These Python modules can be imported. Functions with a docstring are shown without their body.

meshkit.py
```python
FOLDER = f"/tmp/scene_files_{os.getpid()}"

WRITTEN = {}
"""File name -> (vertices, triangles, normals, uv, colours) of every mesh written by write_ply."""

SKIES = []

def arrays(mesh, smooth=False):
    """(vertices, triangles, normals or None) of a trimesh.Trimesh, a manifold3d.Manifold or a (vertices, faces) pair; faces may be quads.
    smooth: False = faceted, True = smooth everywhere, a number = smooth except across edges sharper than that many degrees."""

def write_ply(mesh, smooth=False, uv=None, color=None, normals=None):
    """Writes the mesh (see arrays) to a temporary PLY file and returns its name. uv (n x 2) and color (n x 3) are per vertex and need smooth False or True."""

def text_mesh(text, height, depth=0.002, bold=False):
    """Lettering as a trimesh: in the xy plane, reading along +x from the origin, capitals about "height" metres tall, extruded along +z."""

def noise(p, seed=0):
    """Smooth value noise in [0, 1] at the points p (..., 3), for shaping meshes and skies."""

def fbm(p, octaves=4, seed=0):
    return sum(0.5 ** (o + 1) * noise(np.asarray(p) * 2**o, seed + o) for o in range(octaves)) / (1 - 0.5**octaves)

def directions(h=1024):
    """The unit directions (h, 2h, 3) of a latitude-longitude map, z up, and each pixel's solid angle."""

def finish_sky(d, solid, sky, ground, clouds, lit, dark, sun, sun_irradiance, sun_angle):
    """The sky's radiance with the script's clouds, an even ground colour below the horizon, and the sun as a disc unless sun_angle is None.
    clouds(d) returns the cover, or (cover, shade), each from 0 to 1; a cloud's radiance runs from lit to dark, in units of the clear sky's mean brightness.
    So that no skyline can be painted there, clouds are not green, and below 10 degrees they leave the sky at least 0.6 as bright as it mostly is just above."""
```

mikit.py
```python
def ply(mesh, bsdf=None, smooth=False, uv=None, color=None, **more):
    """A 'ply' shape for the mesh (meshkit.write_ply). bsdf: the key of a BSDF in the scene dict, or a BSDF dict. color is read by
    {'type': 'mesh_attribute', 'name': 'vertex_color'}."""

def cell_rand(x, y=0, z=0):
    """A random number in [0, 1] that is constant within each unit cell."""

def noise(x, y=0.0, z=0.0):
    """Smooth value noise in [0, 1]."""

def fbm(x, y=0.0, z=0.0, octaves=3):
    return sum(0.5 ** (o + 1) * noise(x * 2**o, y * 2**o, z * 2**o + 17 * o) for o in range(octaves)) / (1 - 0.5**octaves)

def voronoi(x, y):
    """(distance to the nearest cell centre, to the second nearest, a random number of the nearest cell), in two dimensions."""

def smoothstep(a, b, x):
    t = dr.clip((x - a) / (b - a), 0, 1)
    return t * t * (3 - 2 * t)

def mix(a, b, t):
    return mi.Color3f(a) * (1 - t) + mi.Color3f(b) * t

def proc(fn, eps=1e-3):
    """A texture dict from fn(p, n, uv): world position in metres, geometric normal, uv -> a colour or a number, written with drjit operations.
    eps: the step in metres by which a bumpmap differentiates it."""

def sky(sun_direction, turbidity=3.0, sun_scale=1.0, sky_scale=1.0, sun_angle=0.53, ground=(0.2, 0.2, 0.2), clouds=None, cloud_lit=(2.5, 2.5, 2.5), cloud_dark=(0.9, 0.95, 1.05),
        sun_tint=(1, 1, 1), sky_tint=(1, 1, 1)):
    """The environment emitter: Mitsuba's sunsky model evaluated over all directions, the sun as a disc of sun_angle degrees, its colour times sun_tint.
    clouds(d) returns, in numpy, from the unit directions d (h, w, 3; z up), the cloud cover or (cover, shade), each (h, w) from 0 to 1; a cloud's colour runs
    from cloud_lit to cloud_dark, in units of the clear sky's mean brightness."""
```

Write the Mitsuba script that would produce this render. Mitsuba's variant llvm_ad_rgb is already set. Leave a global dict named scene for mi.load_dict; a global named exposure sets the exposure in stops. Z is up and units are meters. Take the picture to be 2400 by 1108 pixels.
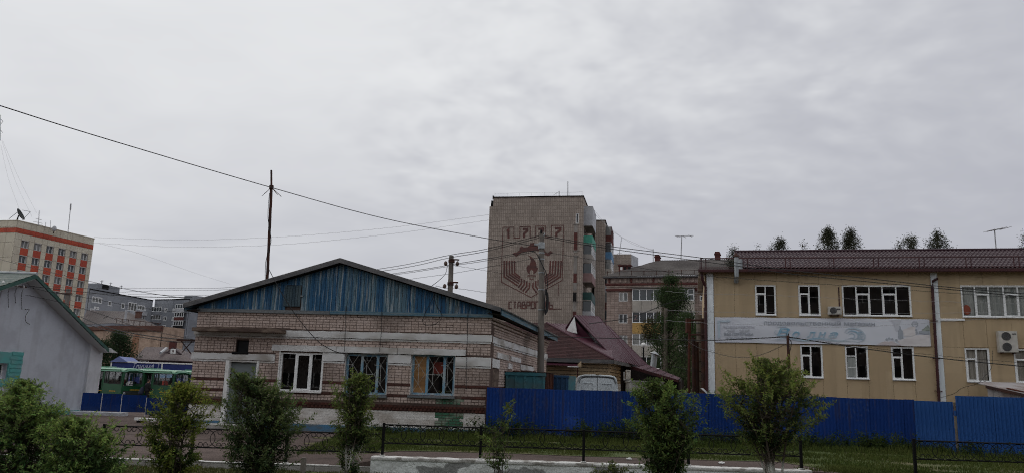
import math, random
import numpy as np
import trimesh, manifold3d
import shapely.geometry as sg
from shapely import affinity, union_all
import drjit as dr
import mitsuba as mi
import mikit, meshkit
from mikit import proc, noise as tn, fbm as tf, cell_rand, smoothstep, mix

scene, labels = {}, {}
T = mi.ScalarTransform4f
rnd = random.Random(7)
rng = np.random.default_rng(7)

# ---------------------------------------------------------------- camera, sky, exposure
PITCH, ROLL = math.radians(11.1), 0.032
_f = np.array([0, math.cos(PITCH), math.sin(PITCH)]); _u = np.array([0, -math.sin(PITCH), math.cos(PITCH)])
_up = _u * math.cos(ROLL) - np.array([1.0, 0, 0]) * math.sin(ROLL)
scene['camera'] = {'type': 'perspective', 'fov': 2 * math.degrees(math.atan(1200 / 1850)), 'fov_axis': 'x', 'near_clip': 0.1, 'far_clip': 20000.0,
                   'to_world': T().look_at(origin=[0, 0, 1.6], target=[0, float(_f[1]), 1.6 + float(_f[2])], up=[float(x) for x in _up])}


def overcast(d):
    x, y, z = d[..., 0], d[..., 1], np.maximum(d[..., 2], 0)
    k = 1.0 / (z + 0.16)
    p = np.stack([x * k * 1.0 + 0.35 * y * k, y * k * 1.15 - 0.3 * x * k, 0 * z], -1)
    a = meshkit.fbm(p * 0.8 + 3.1, 3, 5)
    w = p + 0.55 * np.stack([meshkit.fbm(p * 0.9 + 7, 3, 9), meshkit.fbm(p * 0.9 + 19, 3, 4), 0 * z], -1)
    b = meshkit.fbm(w * 1.7 + 11, 5, 2)
    c = meshkit.fbm(w * 4.2 + 31, 4, 8)
    e = meshkit.fbm(w * 13.0 + 3, 4, 6)
    patchy = np.clip((meshkit.fbm(p * 1.1 + 50, 2, 12) - 0.38) * 4, 0, 1)     # ripples only in some parts of the deck
    glow = np.clip(d @ np.array([-0.20, 0.86, 0.47]), 0, 1) ** 10          # where the sun stands behind the cloud deck
    s = 1.22 + 0.86 * x * (1 - 0.5 * z) - 1.75 * z - 0.30 * glow + 0.34 * (a - 0.5) + 0.30 * (b - 0.5) + 0.36 * (c - 0.5) + 0.62 * patchy * (e - 0.5)
    shade = 0.5 + 0.5 * np.tanh(1.6 * (s - 0.47))
    return np.ones_like(z), np.clip(shade, 0, 1)


scene['sky'] = mikit.sky((-0.25, 0.55, 0.8), turbidity=5, sun_scale=0.04, sun_angle=25, sky_scale=1.0, clouds=overcast,
                         cloud_lit=(1.74, 1.765, 1.79), cloud_dark=(0.95, 0.975, 1.09), ground=(0.12, 0.12, 0.11))
exposure = 2.06

# ---------------------------------------------------------------- helpers
place = {}


def frame(x, y, deg, z=0.0):
    """A wall's own coordinates: u to the right along it, v into the building, z up."""
    return T().translate([x, y, z]).rotate([0, 0, 1], deg)


ID = T()


def mat4(t):
    return np.array(t.matrix, float)


def numbered(base, table):
    if base not in table:
        table[base] = 0
        return base
    table[base] += 1
    return f'{base}_{table[base]:03d}'


used_things, used_parts = {}, {}


def thing(name, label, cat, group=None, kind=None):
    key = numbered(name, used_things)
    labels[key] = {'label': label, 'category': cat}
    if group:
        labels[key]['group'] = group
    if kind:
        labels[key]['kind'] = kind
    return key


def structure(name, mesh, m, t=ID, smooth=False):
    scene[name] = mikit.ply(mesh.mesh() if hasattr(mesh, 'mesh') else mesh, m, smooth=smooth, to_world=t)
    labels[name] = {'label': name.replace('_', ' '), 'kind': 'structure'}


def put(parent, name, mesh, m, t=ID, smooth=False, label=None, kind=None, **kw):
    """One entry of the scene: a part of parent, or the thing itself if name is empty."""
    if hasattr(mesh, 'mesh'):
        mesh = mesh.mesh()
    key = parent if not name else numbered(parent + '__' + name, used_parts)
    shape = mesh if isinstance(mesh, dict) else mikit.ply(mesh, m, smooth=smooth, **kw)
    scene[key] = {**shape, 'to_world': t}
    if label or kind:
        labels[key] = {**({'label': label} if label else {}), **({'kind': kind} if kind else {})}
    return key


CF = np.array([[0, 2, 3], [0, 3, 1], [4, 5, 7], [4, 7, 6], [0, 1, 5], [0, 5, 4], [2, 6, 7], [2, 7, 3], [0, 4, 6], [0, 6, 2], [1, 3, 7], [1, 7, 5]])


class G:
    """Collects boxes, prisms and tubes into one mesh."""

    def __init__(s):
        s.v, s.f, s.n = [], [], 0

    def add(s, v, f):
        s.v.append(np.asarray(v, float)); s.f.append(np.asarray(f, int) + s.n); s.n += len(v)
        return s

    def tm(s, m, t=None):
        v = np.array(m.vertices)
        if t is not None:
            v = v @ t[:3, :3].T + t[:3, 3]
        return s.add(v, np.array(m.faces))

    def box(s, x0, x1, y0, y1, z0, z1):
        x0, x1 = min(x0, x1), max(x0, x1); y0, y1 = min(y0, y1), max(y0, y1); z0, z1 = min(z0, z1), max(z0, z1)
        return s.add([[x, y, z] for x in (x0, x1) for y in (y0, y1) for z in (z0, z1)], CF)

    def cbox(s, x0, x1, y0, y1, z0, z1, c=0.02):
        """A box with its four long front edges cut off."""
        p = sg.box(x0, z0, x1, z1)
        q = p.buffer(-c, join_style=2)
        a, b = np.array(p.exterior.coords)[:-1], np.array(q.exterior.coords)[:-1]
        if len(a) != 4 or len(b) != 4:
            return s.box(x0, x1, y0, y1, z0, z1)
        ring = lambda r, y: np.stack([r[:, 0], np.full(4, y), r[:, 1]], 1)
        v = np.vstack([ring(b, y0), ring(a, y0 + c), ring(a, y1)])
        cc = np.cross(v[1] - v[0], v[2] - v[0])
        f = []
        for k in (0, 4):
            for i in range(4):
                j = (i + 1) % 4
                f += [[k + i, k + j, k + 4 + j], [k + i, k + 4 + j, k + 4 + i]]
        f += [[0, 2, 1], [0, 3, 2], [8, 9, 10], [8, 10, 11]]
        f = np.array(f)
        if cc[1] > 0:
            pass
        m = trimesh.Trimesh(v, f, process=False)
        if m.volume < 0:
            f = f[:, ::-1]
        return s.add(v, f)

    def prism(s, poly, y0, y1):
        """A polygon of (x, z) points or a shapely shape, from y0 to y1."""
        if not hasattr(poly, 'geom_type'):
            poly = sg.Polygon(poly)
        poly = poly.buffer(0)
        for g in getattr(poly, 'geoms', [poly]):
            if g.is_empty or g.area < 1e-7:
                continue
            m = trimesh.creation.extrude_polygon(g, abs(y1 - y0), engine='earcut')
            v = np.array(m.vertices)
            s.add(np.stack([v[:, 0], max(y0, y1) - v[:, 2], v[:, 1]], 1), m.faces)
        return s

    def slab(s, pts, d):
        """A plane polygon of 3D points thickened downwards along its normal by d."""
        p = np.asarray(pts, float)
        n = np.cross(p[1] - p[0], p[2] - p[0]); n /= np.linalg.norm(n)
        if n[2] < 0:
            p, n = p[::-1], -n
        k = len(p)
        v = np.vstack([p, p - n * d])
        f = [[0, i, i + 1] for i in range(1, k - 1)] + [[k, k + i + 1, k + i] for i in range(1, k - 1)]
        for i in range(k):
            j = (i + 1) % k
            f += [[i, k + j, j], [i, k + i, k + j]]
        return s.add(v, f)

    def tube(s, pts, r, n=6, cap=True):
        p = np.asarray(pts, float)
        t = np.gradient(p, axis=0); t /= np.linalg.norm(t, axis=1, keepdims=True) + 1e-12
        a = np.cross(t, np.where(np.abs(t[:, 2:]) < 0.9, [0, 0, 1.0], [1.0, 0, 0])); a /= np.linalg.norm(a, axis=1, keepdims=True) + 1e-12
        b, g = np.cross(t, a), np.arange(n) * 2 * math.pi / n
        rr = np.broadcast_to(r, (len(p),))[:, None, None]
        v = (p[:, None] + rr * (np.cos(g)[None, :, None] * a[:, None] + np.sin(g)[None, :, None] * b[:, None])).reshape(-1, 3)
        i, j = np.meshgrid(np.arange(len(p) - 1), np.arange(n), indexing='ij')
        q = np.stack([i * n + j, i * n + (j + 1) % n, (i + 1) * n + (j + 1) % n, (i + 1) * n + j], -1).reshape(-1, 4)
        f = np.vstack([q[:, [0, 1, 2]], q[:, [0, 2, 3]]])
        if cap:
            e = (len(p) - 1) * n
            f = np.vstack([f, [[0, k + 1, k] for k in range(1, n - 1)], [[e, e + k, e + k + 1] for k in range(1, n - 1)]])
        return s.add(v, f)

    def grid(s, P, flip=False):
        """A sheet from an (a, b, 3) array of points."""
        a, b = P.shape[:2]
        i, j = np.meshgrid(np.arange(a - 1), np.arange(b - 1), indexing='ij')
        q = np.stack([i * b + j, (i + 1) * b + j, (i + 1) * b + j + 1, i * b + j + 1], -1).reshape(-1, 4)
        f = np.vstack([q[:, [0, 1, 2]], q[:, [0, 2, 3]]])
        return s.add(P.reshape(-1, 3), f[:, ::-1] if flip else f)

    def mesh(s):
        return trimesh.Trimesh(np.vstack(s.v), np.vstack(s.f), process=False)


def sag(a, b, d, n=16):
    """A hanging wire's points between a and b, d metres below the chord at mid-span."""
    t = np.linspace(0, 1, n)[:, None]
    p = np.asarray(a, float) * (1 - t) + np.asarray(b, float) * t
    p[:, 2] -= (4 * d * t * (1 - t))[:, 0]
    return p


def bez(pts, n=14):
    """A smooth line through the points."""
    p = np.asarray(pts, float)
    q = np.vstack([2 * p[0] - p[1], p, 2 * p[-1] - p[-2]])
    out = []
    for i in range(1, len(q) - 2):
        t = np.linspace(0, 1, n, endpoint=False)[:, None]
        out.append(0.5 * (2 * q[i] + (q[i + 1] - q[i - 1]) * t + (2 * q[i - 1] - 5 * q[i] + 4 * q[i + 1] - q[i + 2]) * t ** 2 + (3 * q[i] - q[i - 1] - 3 * q[i + 1] + q[i + 2]) * t ** 3))
    return np.vstack(out + [p[-1:]])


def text_shape(text, height, bold=False, shear=0.0, width=None):
    """Lettering as a mesh upright in the wall's (u, z) plane, its face at v = 0."""
    m = meshkit.text_mesh(text, height, 0.01, bold)
    v = np.array(m.vertices)
    if width:
        v[:, 0] *= width / max(v[:, 0].max(), 1e-6)
    v[:, 0] += shear * v[:, 1]
    m.vertices = np.stack([v[:, 0], -v[:, 2], v[:, 1]], 1)
    return m


def moved(m, u, v, z):
    m = m.copy(); m.vertices = np.array(m.vertices) + [u, v, z]
    return m


# ---------------------------------------------------------------- materials
def M(name, color, rough=0.7, spec=0.3, metal=0.0, bump=None, bscale=0.003, **kw):
    c = color if isinstance(color, dict) else {'type': 'rgb', 'value': list(color)}
    b = {'type': 'principled', 'base_color': c, 'roughness': rough, 'specular': spec, 'metallic': metal, **kw}
    if bump is not None:
        b = {'type': 'bumpmap', 'arbitrary': bump, 'scale': bscale, 'bsdf': b}
    scene[name] = {'type': 'twosided', 'bsdf': b}
    return name


def C3(a):
    return mi.Color3f(*a)


def wear(a, b, fx, fy, fz, lo=0.3, hi=0.7, seed=0.0, octaves=3):
    """Colour a going to b in patches fx, fy, fz per metre."""
    def fn(p, n, uv):
        t = smoothstep(lo, hi, tf(p.x * fx + seed, p.y * fy + seed * 2, p.z * fz, octaves))
        return mix(C3(a), C3(b), t)
    return proc(fn)


def brickwork(ca, cb, joint, ux, uy, L, H, soil, mortar=None, running=False, off=0.0):
    """Bricks of L x H metres with a random tone each, for wall meshes and far walls."""
    def fn(p, n, uv):
        u = dr.select(dr.abs(n.x * ux + n.y * uy) > 0.7, p.y * ux - p.x * uy, p.x * ux + p.y * uy - off)
        row = dr.floor(p.z / H)
        uu = u / L + (0.5 * (row - 2 * dr.floor(row / 2)) if running else 0.0)
        r = cell_rand(dr.floor(uu), row, 3.0)
        c = mix(C3(ca), C3(cb), r * 0.75 + 0.25 * tn(p.x * 0.9, p.y * 0.9, p.z * 1.1))
        c *= 1.0 - soil * smoothstep(0.45, 0.75, tf(u * 0.8, p.z * 0.5 + 40, 2.0))
        c *= 0.88 + 0.24 * tn(p.x * 30, p.y * 30, p.z * 40)
        if mortar is not None:
            fu, fz = uu - dr.floor(uu), p.z / H - row
            j = dr.select((fu < joint / L) | (fz < joint / H), 1.0, 0.0)
            c = mix(c, C3(mortar), j)
        return c
    return proc(fn)


M('brick_tan', brickwork((0.3976, 0.3062, 0.2622), (0.5302, 0.4301, 0.3864), 0, 0.9945, -0.1045, 0.26, 0.0985, 0.35, off=-14.972), 0.85)
M('brick_red', wear((0.08925, 0.0315, 0.0225), (0.0595, 0.02625, 0.021), 3, 3, 6), 0.8)
M('brick_white', wear((0.62, 0.60, 0.57), (0.42, 0.38, 0.34), 1.6, 1.6, 5, 0.4, 0.75), 0.85)
M('mortar', wear((0.104, 0.07144, 0.06016), (0.068, 0.04512, 0.0376), 2, 2, 2), 0.95)
M('plaster_band', wear((0.6, 0.6, 0.5967), (0.34, 0.315, 0.2856), 1.1, 1.1, 1.6, 0.46, 0.80, 5.0, 4), 0.9)
M('plinth_blue', wear((0.06, 0.16, 0.27), (0.10, 0.13, 0.15), 2, 2, 5), 0.8)
M('canopy_concrete', wear((0.16, 0.12, 0.095), (0.075, 0.05, 0.042), 3, 3, 6), 0.95)


def planks(p, n, uv):
    u = p.x * 0.9945 - p.y * 0.1045
    k = dr.floor(u / 0.149)
    streak = tf(u * 26, p.z * 1.2, 3.0, 3)
    big = tf(u * 1.1, p.z * 1.2 + 9, 1.0, 3)
    r = cell_rand(k, 7.0)
    c = mix(C3((0.020, 0.085, 0.175)), C3((0.085, 0.155, 0.205)), smoothstep(0.30, 0.72, big * 0.50 + streak * 0.25 + (r - 0.5) * 0.85 + 0.10))
    c = mix(c, C3((0.30, 0.34, 0.36)), 0.75 * smoothstep(0.60, 0.74, streak + 0.16 * (r - 0.5) + 0.12 * (big - 0.5)))
    return mix(c, C3((0.03, 0.035, 0.04)), 0.6 * smoothstep(0.66, 0.78, tf(u * 21 + 5, p.z * 2.2, 6.0, 3)))


M('plank_blue', proc(planks), 0.7)
M('plank_dark', wear((0.03, 0.055, 0.075), (0.06, 0.09, 0.105), 6, 6, 1.2), 0.75)
M('board_blue', wear((0.055, 0.14, 0.20), (0.16, 0.20, 0.215), 1.2, 1.2, 22, 0.3, 0.7), 0.75)
M('board_grey', wear((0.115, 0.13, 0.14), (0.17, 0.18, 0.185), 1.2, 1.2, 22, 0.3, 0.7), 0.75)
M('bargeboard', wear((0.135, 0.13, 0.13), (0.085, 0.085, 0.09), 2.2, 2.2, 6, 0.3, 0.7), 0.6)
M('asbestos', wear((0.17, 0.165, 0.16), (0.10, 0.095, 0.09), 1.0, 1.0, 1.0), 0.9)
M('door_grey', wear((0.175, 0.205, 0.21), (0.14, 0.16, 0.165), 1.5, 1.5, 1.0), 0.5)
M('white_trim', wear((0.72, 0.72, 0.71), (0.55, 0.54, 0.52), 2, 2, 2, 0.5, 0.8), 0.5)
M('pvc', (0.78, 0.79, 0.79), 0.35)
M('blue_sash', wear((0.13, 0.28, 0.40), (0.33, 0.40, 0.43), 6, 6, 2.5, 0.4, 0.7), 0.6)
M('grille', (0.42, 0.42, 0.4), 0.6)
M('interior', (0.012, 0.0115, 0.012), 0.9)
M('added_house_brick', wear((0.12, 0.10, 0.09), (0.09, 0.075, 0.07), 1, 1, 1), 0.9)  # dark brick of the added house, keeps the mirrored panes dark
M('interior_light', (0.13, 0.13, 0.12), 0.9)
M('plywood', wear((0.30, 0.165, 0.07), (0.21, 0.11, 0.045), 1, 1, 8), 0.8)
M('curtain', wear((0.36, 0.37, 0.35), (0.23, 0.25, 0.24), 9, 9, 0.4), 0.9)
M('curtain_beige', wear((0.33, 0.31, 0.27), (0.26, 0.24, 0.21), 9, 9, 0.4), 0.9)
M('toy_orange', (0.26, 0.06, 0.03), 0.6)
M('glass_dark', (0.018, 0.02, 0.022), 0.08, 0.5)
M('glass_mid', (0.06, 0.07, 0.075), 0.1, 0.5)
M('glass_curtain', wear((0.10, 0.105, 0.10), (0.22, 0.22, 0.21), 1.7, 1.7, 0.3, 0.4, 0.6), 0.15, 0.5)
scene['window_glass'] = {'type': 'thindielectric', 'int_ior': 1.5}
M('graffiti', wear((0.045, 0.135, 0.08), (0.20, 0.24, 0.185), 4, 4, 5, 0.38, 0.72), 0.7)
M('black_metal', (0.007, 0.007, 0.0075), 0.6, 0.12)
M('cable', (0.02, 0.02, 0.021), 0.6)
M('thin_wire', (0.32, 0.32, 0.328), 0.6)
M('rust', wear((0.068, 0.028, 0.02), (0.04, 0.024, 0.0216), 2, 2, 3), 0.85)
M('rust_orange', wear((0.0825, 0.0275, 0.0165), (0.0495, 0.01925, 0.01375), 2, 2, 3), 0.85)
M('galvanised', wear((0.36, 0.38, 0.39), (0.26, 0.28, 0.29), 3, 3, 1), 0.4, 0.5, 0.4)
M('pole_concrete', wear((0.204, 0.1827, 0.1615), (0.1445, 0.1275, 0.1148), 2.5, 2.5, 0.7, 0.3, 0.7), 0.9)
M('rust_wood', wear((0.17, 0.145, 0.115), (0.11, 0.09, 0.075), 3, 3, 1), 0.9)
M('insulator', (0.10, 0.06, 0.045), 0.35)


def sheetblue(p, n, uv):
    t = tf(p.x * 0.7, p.y * 0.7, p.z * 0.6, 3)
    d = smoothstep(0.62, 0.70, tn(p.x * 26, p.y * 26, p.z * 11)) * smoothstep(0.5, 0.62, tf(p.x * 1.3 + 8, p.z * 1.7, 5.0))
    c = mix(C3((0.0075, 0.036, 0.178)), C3((0.0105, 0.043, 0.20)), smoothstep(0.3, 0.7, t))
    c = mix(c, C3((0.04, 0.07, 0.18)), 0.5 * d)
    c *= 0.88 + 0.24 * cell_rand(dr.floor((p.x + 0.72) / 1.11), 3.0)
    c = mix(c, C3((0.06, 0.05, 0.045)), 0.35 * smoothstep(0.60, 0.76, tf(p.x * 9, p.z * 0.8, 3.0)))
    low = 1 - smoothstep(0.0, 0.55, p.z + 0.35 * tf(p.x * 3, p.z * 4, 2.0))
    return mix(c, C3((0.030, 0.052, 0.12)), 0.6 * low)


M('sheet_blue_lit', wear((0.016, 0.068, 0.235), (0.022, 0.080, 0.26), 0.8, 0.8, 0.8), 0.5, 0.15)  # fence blue lightened in colour where the gate wing faces brighter sky
M('sheet_blue', proc(sheetblue), 0.5, 0.15)


def stainy(a, b, c, fz=0.35, f=1.2):
    """Base a, blotches b, rain streaks c."""
    def fn(p, n, uv):
        u = p.x + p.y
        t = smoothstep(0.42, 0.68, tf(p.x * f, p.y * f, p.z * f, 4))
        s = smoothstep(0.55, 0.8, tf(u * 5, p.z * fz, 7.0, 3))
        g = 0.92 + 0.16 * tn(p.x * 55, p.y * 55, p.z * 55)
        return mix(mix(C3(a), C3(b), 0.7 * t), C3(c), 0.22 * s) * g
    return proc(fn)


def rough_bump(f, octaves=4):
    return proc(lambda p, n, uv: tf(p.x * f, p.y * f, p.z * f, octaves))


M('render_white', stainy((0.53, 0.5555, 0.6032), (0.424, 0.44, 0.4814), (0.3498, 0.352, 0.3712)), 0.9, bump=rough_bump(9), bscale=0.02)
M('render_pier', stainy((0.5936, 0.605, 0.627), (0.4664, 0.473, 0.4788), (0.3816, 0.374, 0.3762)), 0.9, bump=rough_bump(9), bscale=0.02)
M('teal_paint', wear((0.10, 0.36, 0.34), (0.15, 0.33, 0.32), 2, 2, 3), 0.75)
M('green_trim', wear((0.025, 0.085, 0.065), (0.045, 0.11, 0.09), 2, 2, 2), 0.5)
M('green_tile', wear((0.055, 0.085, 0.078), (0.085, 0.11, 0.10), 3, 3, 3), 0.5)
M('soffit', (0.50, 0.51, 0.50), 0.7)


def wallplaster(p, n, uv):
    t = tf(p.x * 2.1, p.y * 2.1, p.z * 2.6, 4)
    blob = smoothstep(0.56, 0.63, tf(p.x * 1.7 + 4, p.z * 3.5, p.y * 1.7, 4))
    c = mix(C3((0.74, 0.77, 0.76)), C3((0.54, 0.555, 0.54)), smoothstep(0.35, 0.7, t))
    c = mix(c, C3((0.15, 0.15, 0.145)), 0.8 * blob)
    return c * (0.85 + 0.3 * tn(p.x * 40, p.y * 40, p.z * 40))


M('wall_plaster', proc(wallplaster), 0.9, bump=rough_bump(14), bscale=0.015)
M('whitewash', wear((0.5148, 0.5109, 0.4914), (0.234, 0.2223, 0.2028), 4, 4, 4, 0.5, 0.7, 2.0, 4), 0.9, bump=rough_bump(20), bscale=0.008)
M('concrete', stainy((0.33, 0.32, 0.30), (0.24, 0.225, 0.21), (0.18, 0.165, 0.155)), 0.9)


def asphalt(p, n, uv):
    t = tf(p.x * 0.35, p.y * 0.35, 2.0, 4)
    c = mix(C3((0.068, 0.050, 0.044)), C3((0.098, 0.074, 0.066)), smoothstep(0.3, 0.7, t))
    c = mix(c, C3((0.042, 0.031, 0.027)), 0.7 * smoothstep(0.55, 0.72, tf(p.x * 0.9 + 5, p.y * 2.2, 4.0, 4)))
    return c * (0.8 + 0.4 * tn(p.x * 38, p.y * 38, 1.0))


M('asphalt', proc(asphalt), 0.95, bump=rough_bump(22), bscale=0.01)


def soilgrass(p, n, uv):
    t = tf(p.x * 0.9, p.y * 0.9, 5.0, 4)
    c = mix(C3((0.050, 0.068, 0.022)), C3((0.095, 0.085, 0.045)), smoothstep(0.4, 0.68, t))
    return c * (0.65 + 0.7 * tn(p.x * 23, p.y * 23, 1.0))


M('lawn_soil', proc(soilgrass), 0.95)


def cladding_tone(p, n, uv):
    u = p.x * 0.974 - p.y * 0.225
    r = cell_rand(dr.floor((u - 0.1) / 1.1), dr.floor(p.z / 3.1), 2.0)
    c = mix(C3((0.415, 0.312, 0.19)), C3((0.46, 0.352, 0.22)), r)
    c *= 0.94 + 0.12 * tn(p.x * 60, p.y * 60, p.z * 60)
    return c * (1 - 0.11 * smoothstep(0.48, 0.8, tf(u * 3.2, p.z * 0.35, 2.0, 4)))


M('panel_yellow', proc(cladding_tone), 0.65)
M('panel_joint', (0.13, 0.085, 0.045), 0.8)
M('pilaster', wear((0.7975, 0.841, 0.87), (0.638, 0.6815, 0.7105), 1.5, 1.5, 0.6), 0.6)
M('roof_maroon', wear((0.0285, 0.009, 0.01525), (0.039, 0.0165, 0.02359), 0.8, 0.8, 0.8), 0.5, 0.3)
M('trim_maroon', wear((0.06, 0.017, 0.018), (0.04, 0.0136, 0.0162), 2, 2, 2), 0.45)
M('snow_white', wear((0.50, 0.49, 0.49), (0.27, 0.24, 0.24), 1.2, 1.2, 3, 0.4, 0.6), 0.6)
M('banner_cloth', wear((0.65, 0.6731, 0.7302), (0.559, 0.5778, 0.635), 0.5, 0.5, 1.3, 0.3, 0.7), 0.7)
M('print_grey', (0.444, 0.462, 0.492), 0.7)
M('print_faint', (0.525, 0.5429, 0.5917), 0.7)
M('print_grey_dark', (0.34, 0.37, 0.4113), 0.7)
M('print_blue', wear((0.1845, 0.3749, 0.5062), (0.4182, 0.5081, 0.5786), 0.9, 0.9, 2.4, 0.3, 0.7), 0.7)
M('print_pale_blue', (0.444, 0.522, 0.588), 0.7)
M('print_cream', wear((0.6875, 0.6625, 0.6625), (0.575, 0.5375, 0.5375), 2, 2, 4), 0.7)
M('print_pink', (0.5375, 0.4875, 0.4875), 0.7)
M('print_green', wear((0.14, 0.18, 0.15), (0.33, 0.36, 0.33), 9, 9, 9), 0.7)
M('ac_white', wear((0.52, 0.50, 0.46), (0.42, 0.40, 0.36), 3, 3, 3), 0.5)
M('ac_dark', (0.055, 0.055, 0.055), 0.6)

M('tower_brick', brickwork((0.2807, 0.2368, 0.2012), (0.3868, 0.3316, 0.2864), 0.06, 0.9816, -0.1908, 0.28, 0.56, 0.18, (0.1896, 0.1547, 0.1331)), 0.9)
M('emblem_red', wear((0.1256, 0.0546, 0.0473), (0.0897, 0.04725, 0.044), 1, 1, 2), 0.85)
M('tower_concrete', wear((0.3, 0.2775, 0.255), (0.195, 0.18, 0.165), 0.6, 0.6, 0.6), 0.9)
M('panel_white', wear((0.44, 0.45, 0.47), (0.36, 0.37, 0.39), 1, 1, 1), 0.6)
M('panel_green', (0.06, 0.27, 0.20), 0.6)
M('panel_darkgreen', (0.018, 0.06, 0.055), 0.6)
M('panel_pink', (0.22, 0.14, 0.135), 0.8)
M('panel_skyblue', (0.09, 0.21, 0.36), 0.6)
M('panel_mustard', wear((0.432, 0.27, 0.09), (0.372, 0.24, 0.096), 0.6, 0.6, 1), 0.7)
M('panel_cream', wear((0.408, 0.378, 0.33), (0.336, 0.312, 0.276), 0.6, 0.6, 1), 0.8)
M('five_brick', brickwork((0.264, 0.2, 0.168), (0.4, 0.32, 0.28), 0.05, 0.951, -0.309, 0.52, 0.30, 0.25, (0.168, 0.128, 0.112)), 0.9)
M('brick_dark_red', wear((0.11, 0.036, 0.03), (0.08, 0.03, 0.027), 1.5, 1.5, 3), 0.85)
M('slate_grey', wear((0.17, 0.155, 0.145), (0.105, 0.095, 0.09), 0.45, 0.45, 0.5, 0.3, 0.7, 0, 4), 0.9)
M('hotel_panel', wear((0.5984, 0.555, 0.4417), (0.5191, 0.4725, 0.3755), 0.35, 0.35, 0.35), 0.6)
M('hotel_joint', (0.17, 0.14, 0.11), 0.9)
M('hotel_orange', wear((0.4582, 0.07312, 0.03413), (0.39, 0.06338, 0.03413), 0.5, 0.5, 0.5), 0.55)
M('hotel_reveal', (0.564, 0.55, 0.52), 0.6)


def greypanel(p, n, uv):
    t = tf(p.x * 0.12, p.y * 0.12, p.z * 0.12, 3)
    c = mix(C3((0.20, 0.215, 0.24)), C3((0.27, 0.285, 0.31)), smoothstep(0.3, 0.7, t))
    fz = p.z / 2.8 - dr.floor(p.z / 2.8)
    u = (p.x * 0.6 + p.y * 0.8) / 3.0
    fu = u - dr.floor(u)
    return c * dr.select((fz < 0.035) | (fu < 0.03), 0.72, 1.0) * (0.85 + 0.3 * cell_rand(dr.floor(u), dr.floor(p.z / 2.8), 1.0))


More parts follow.
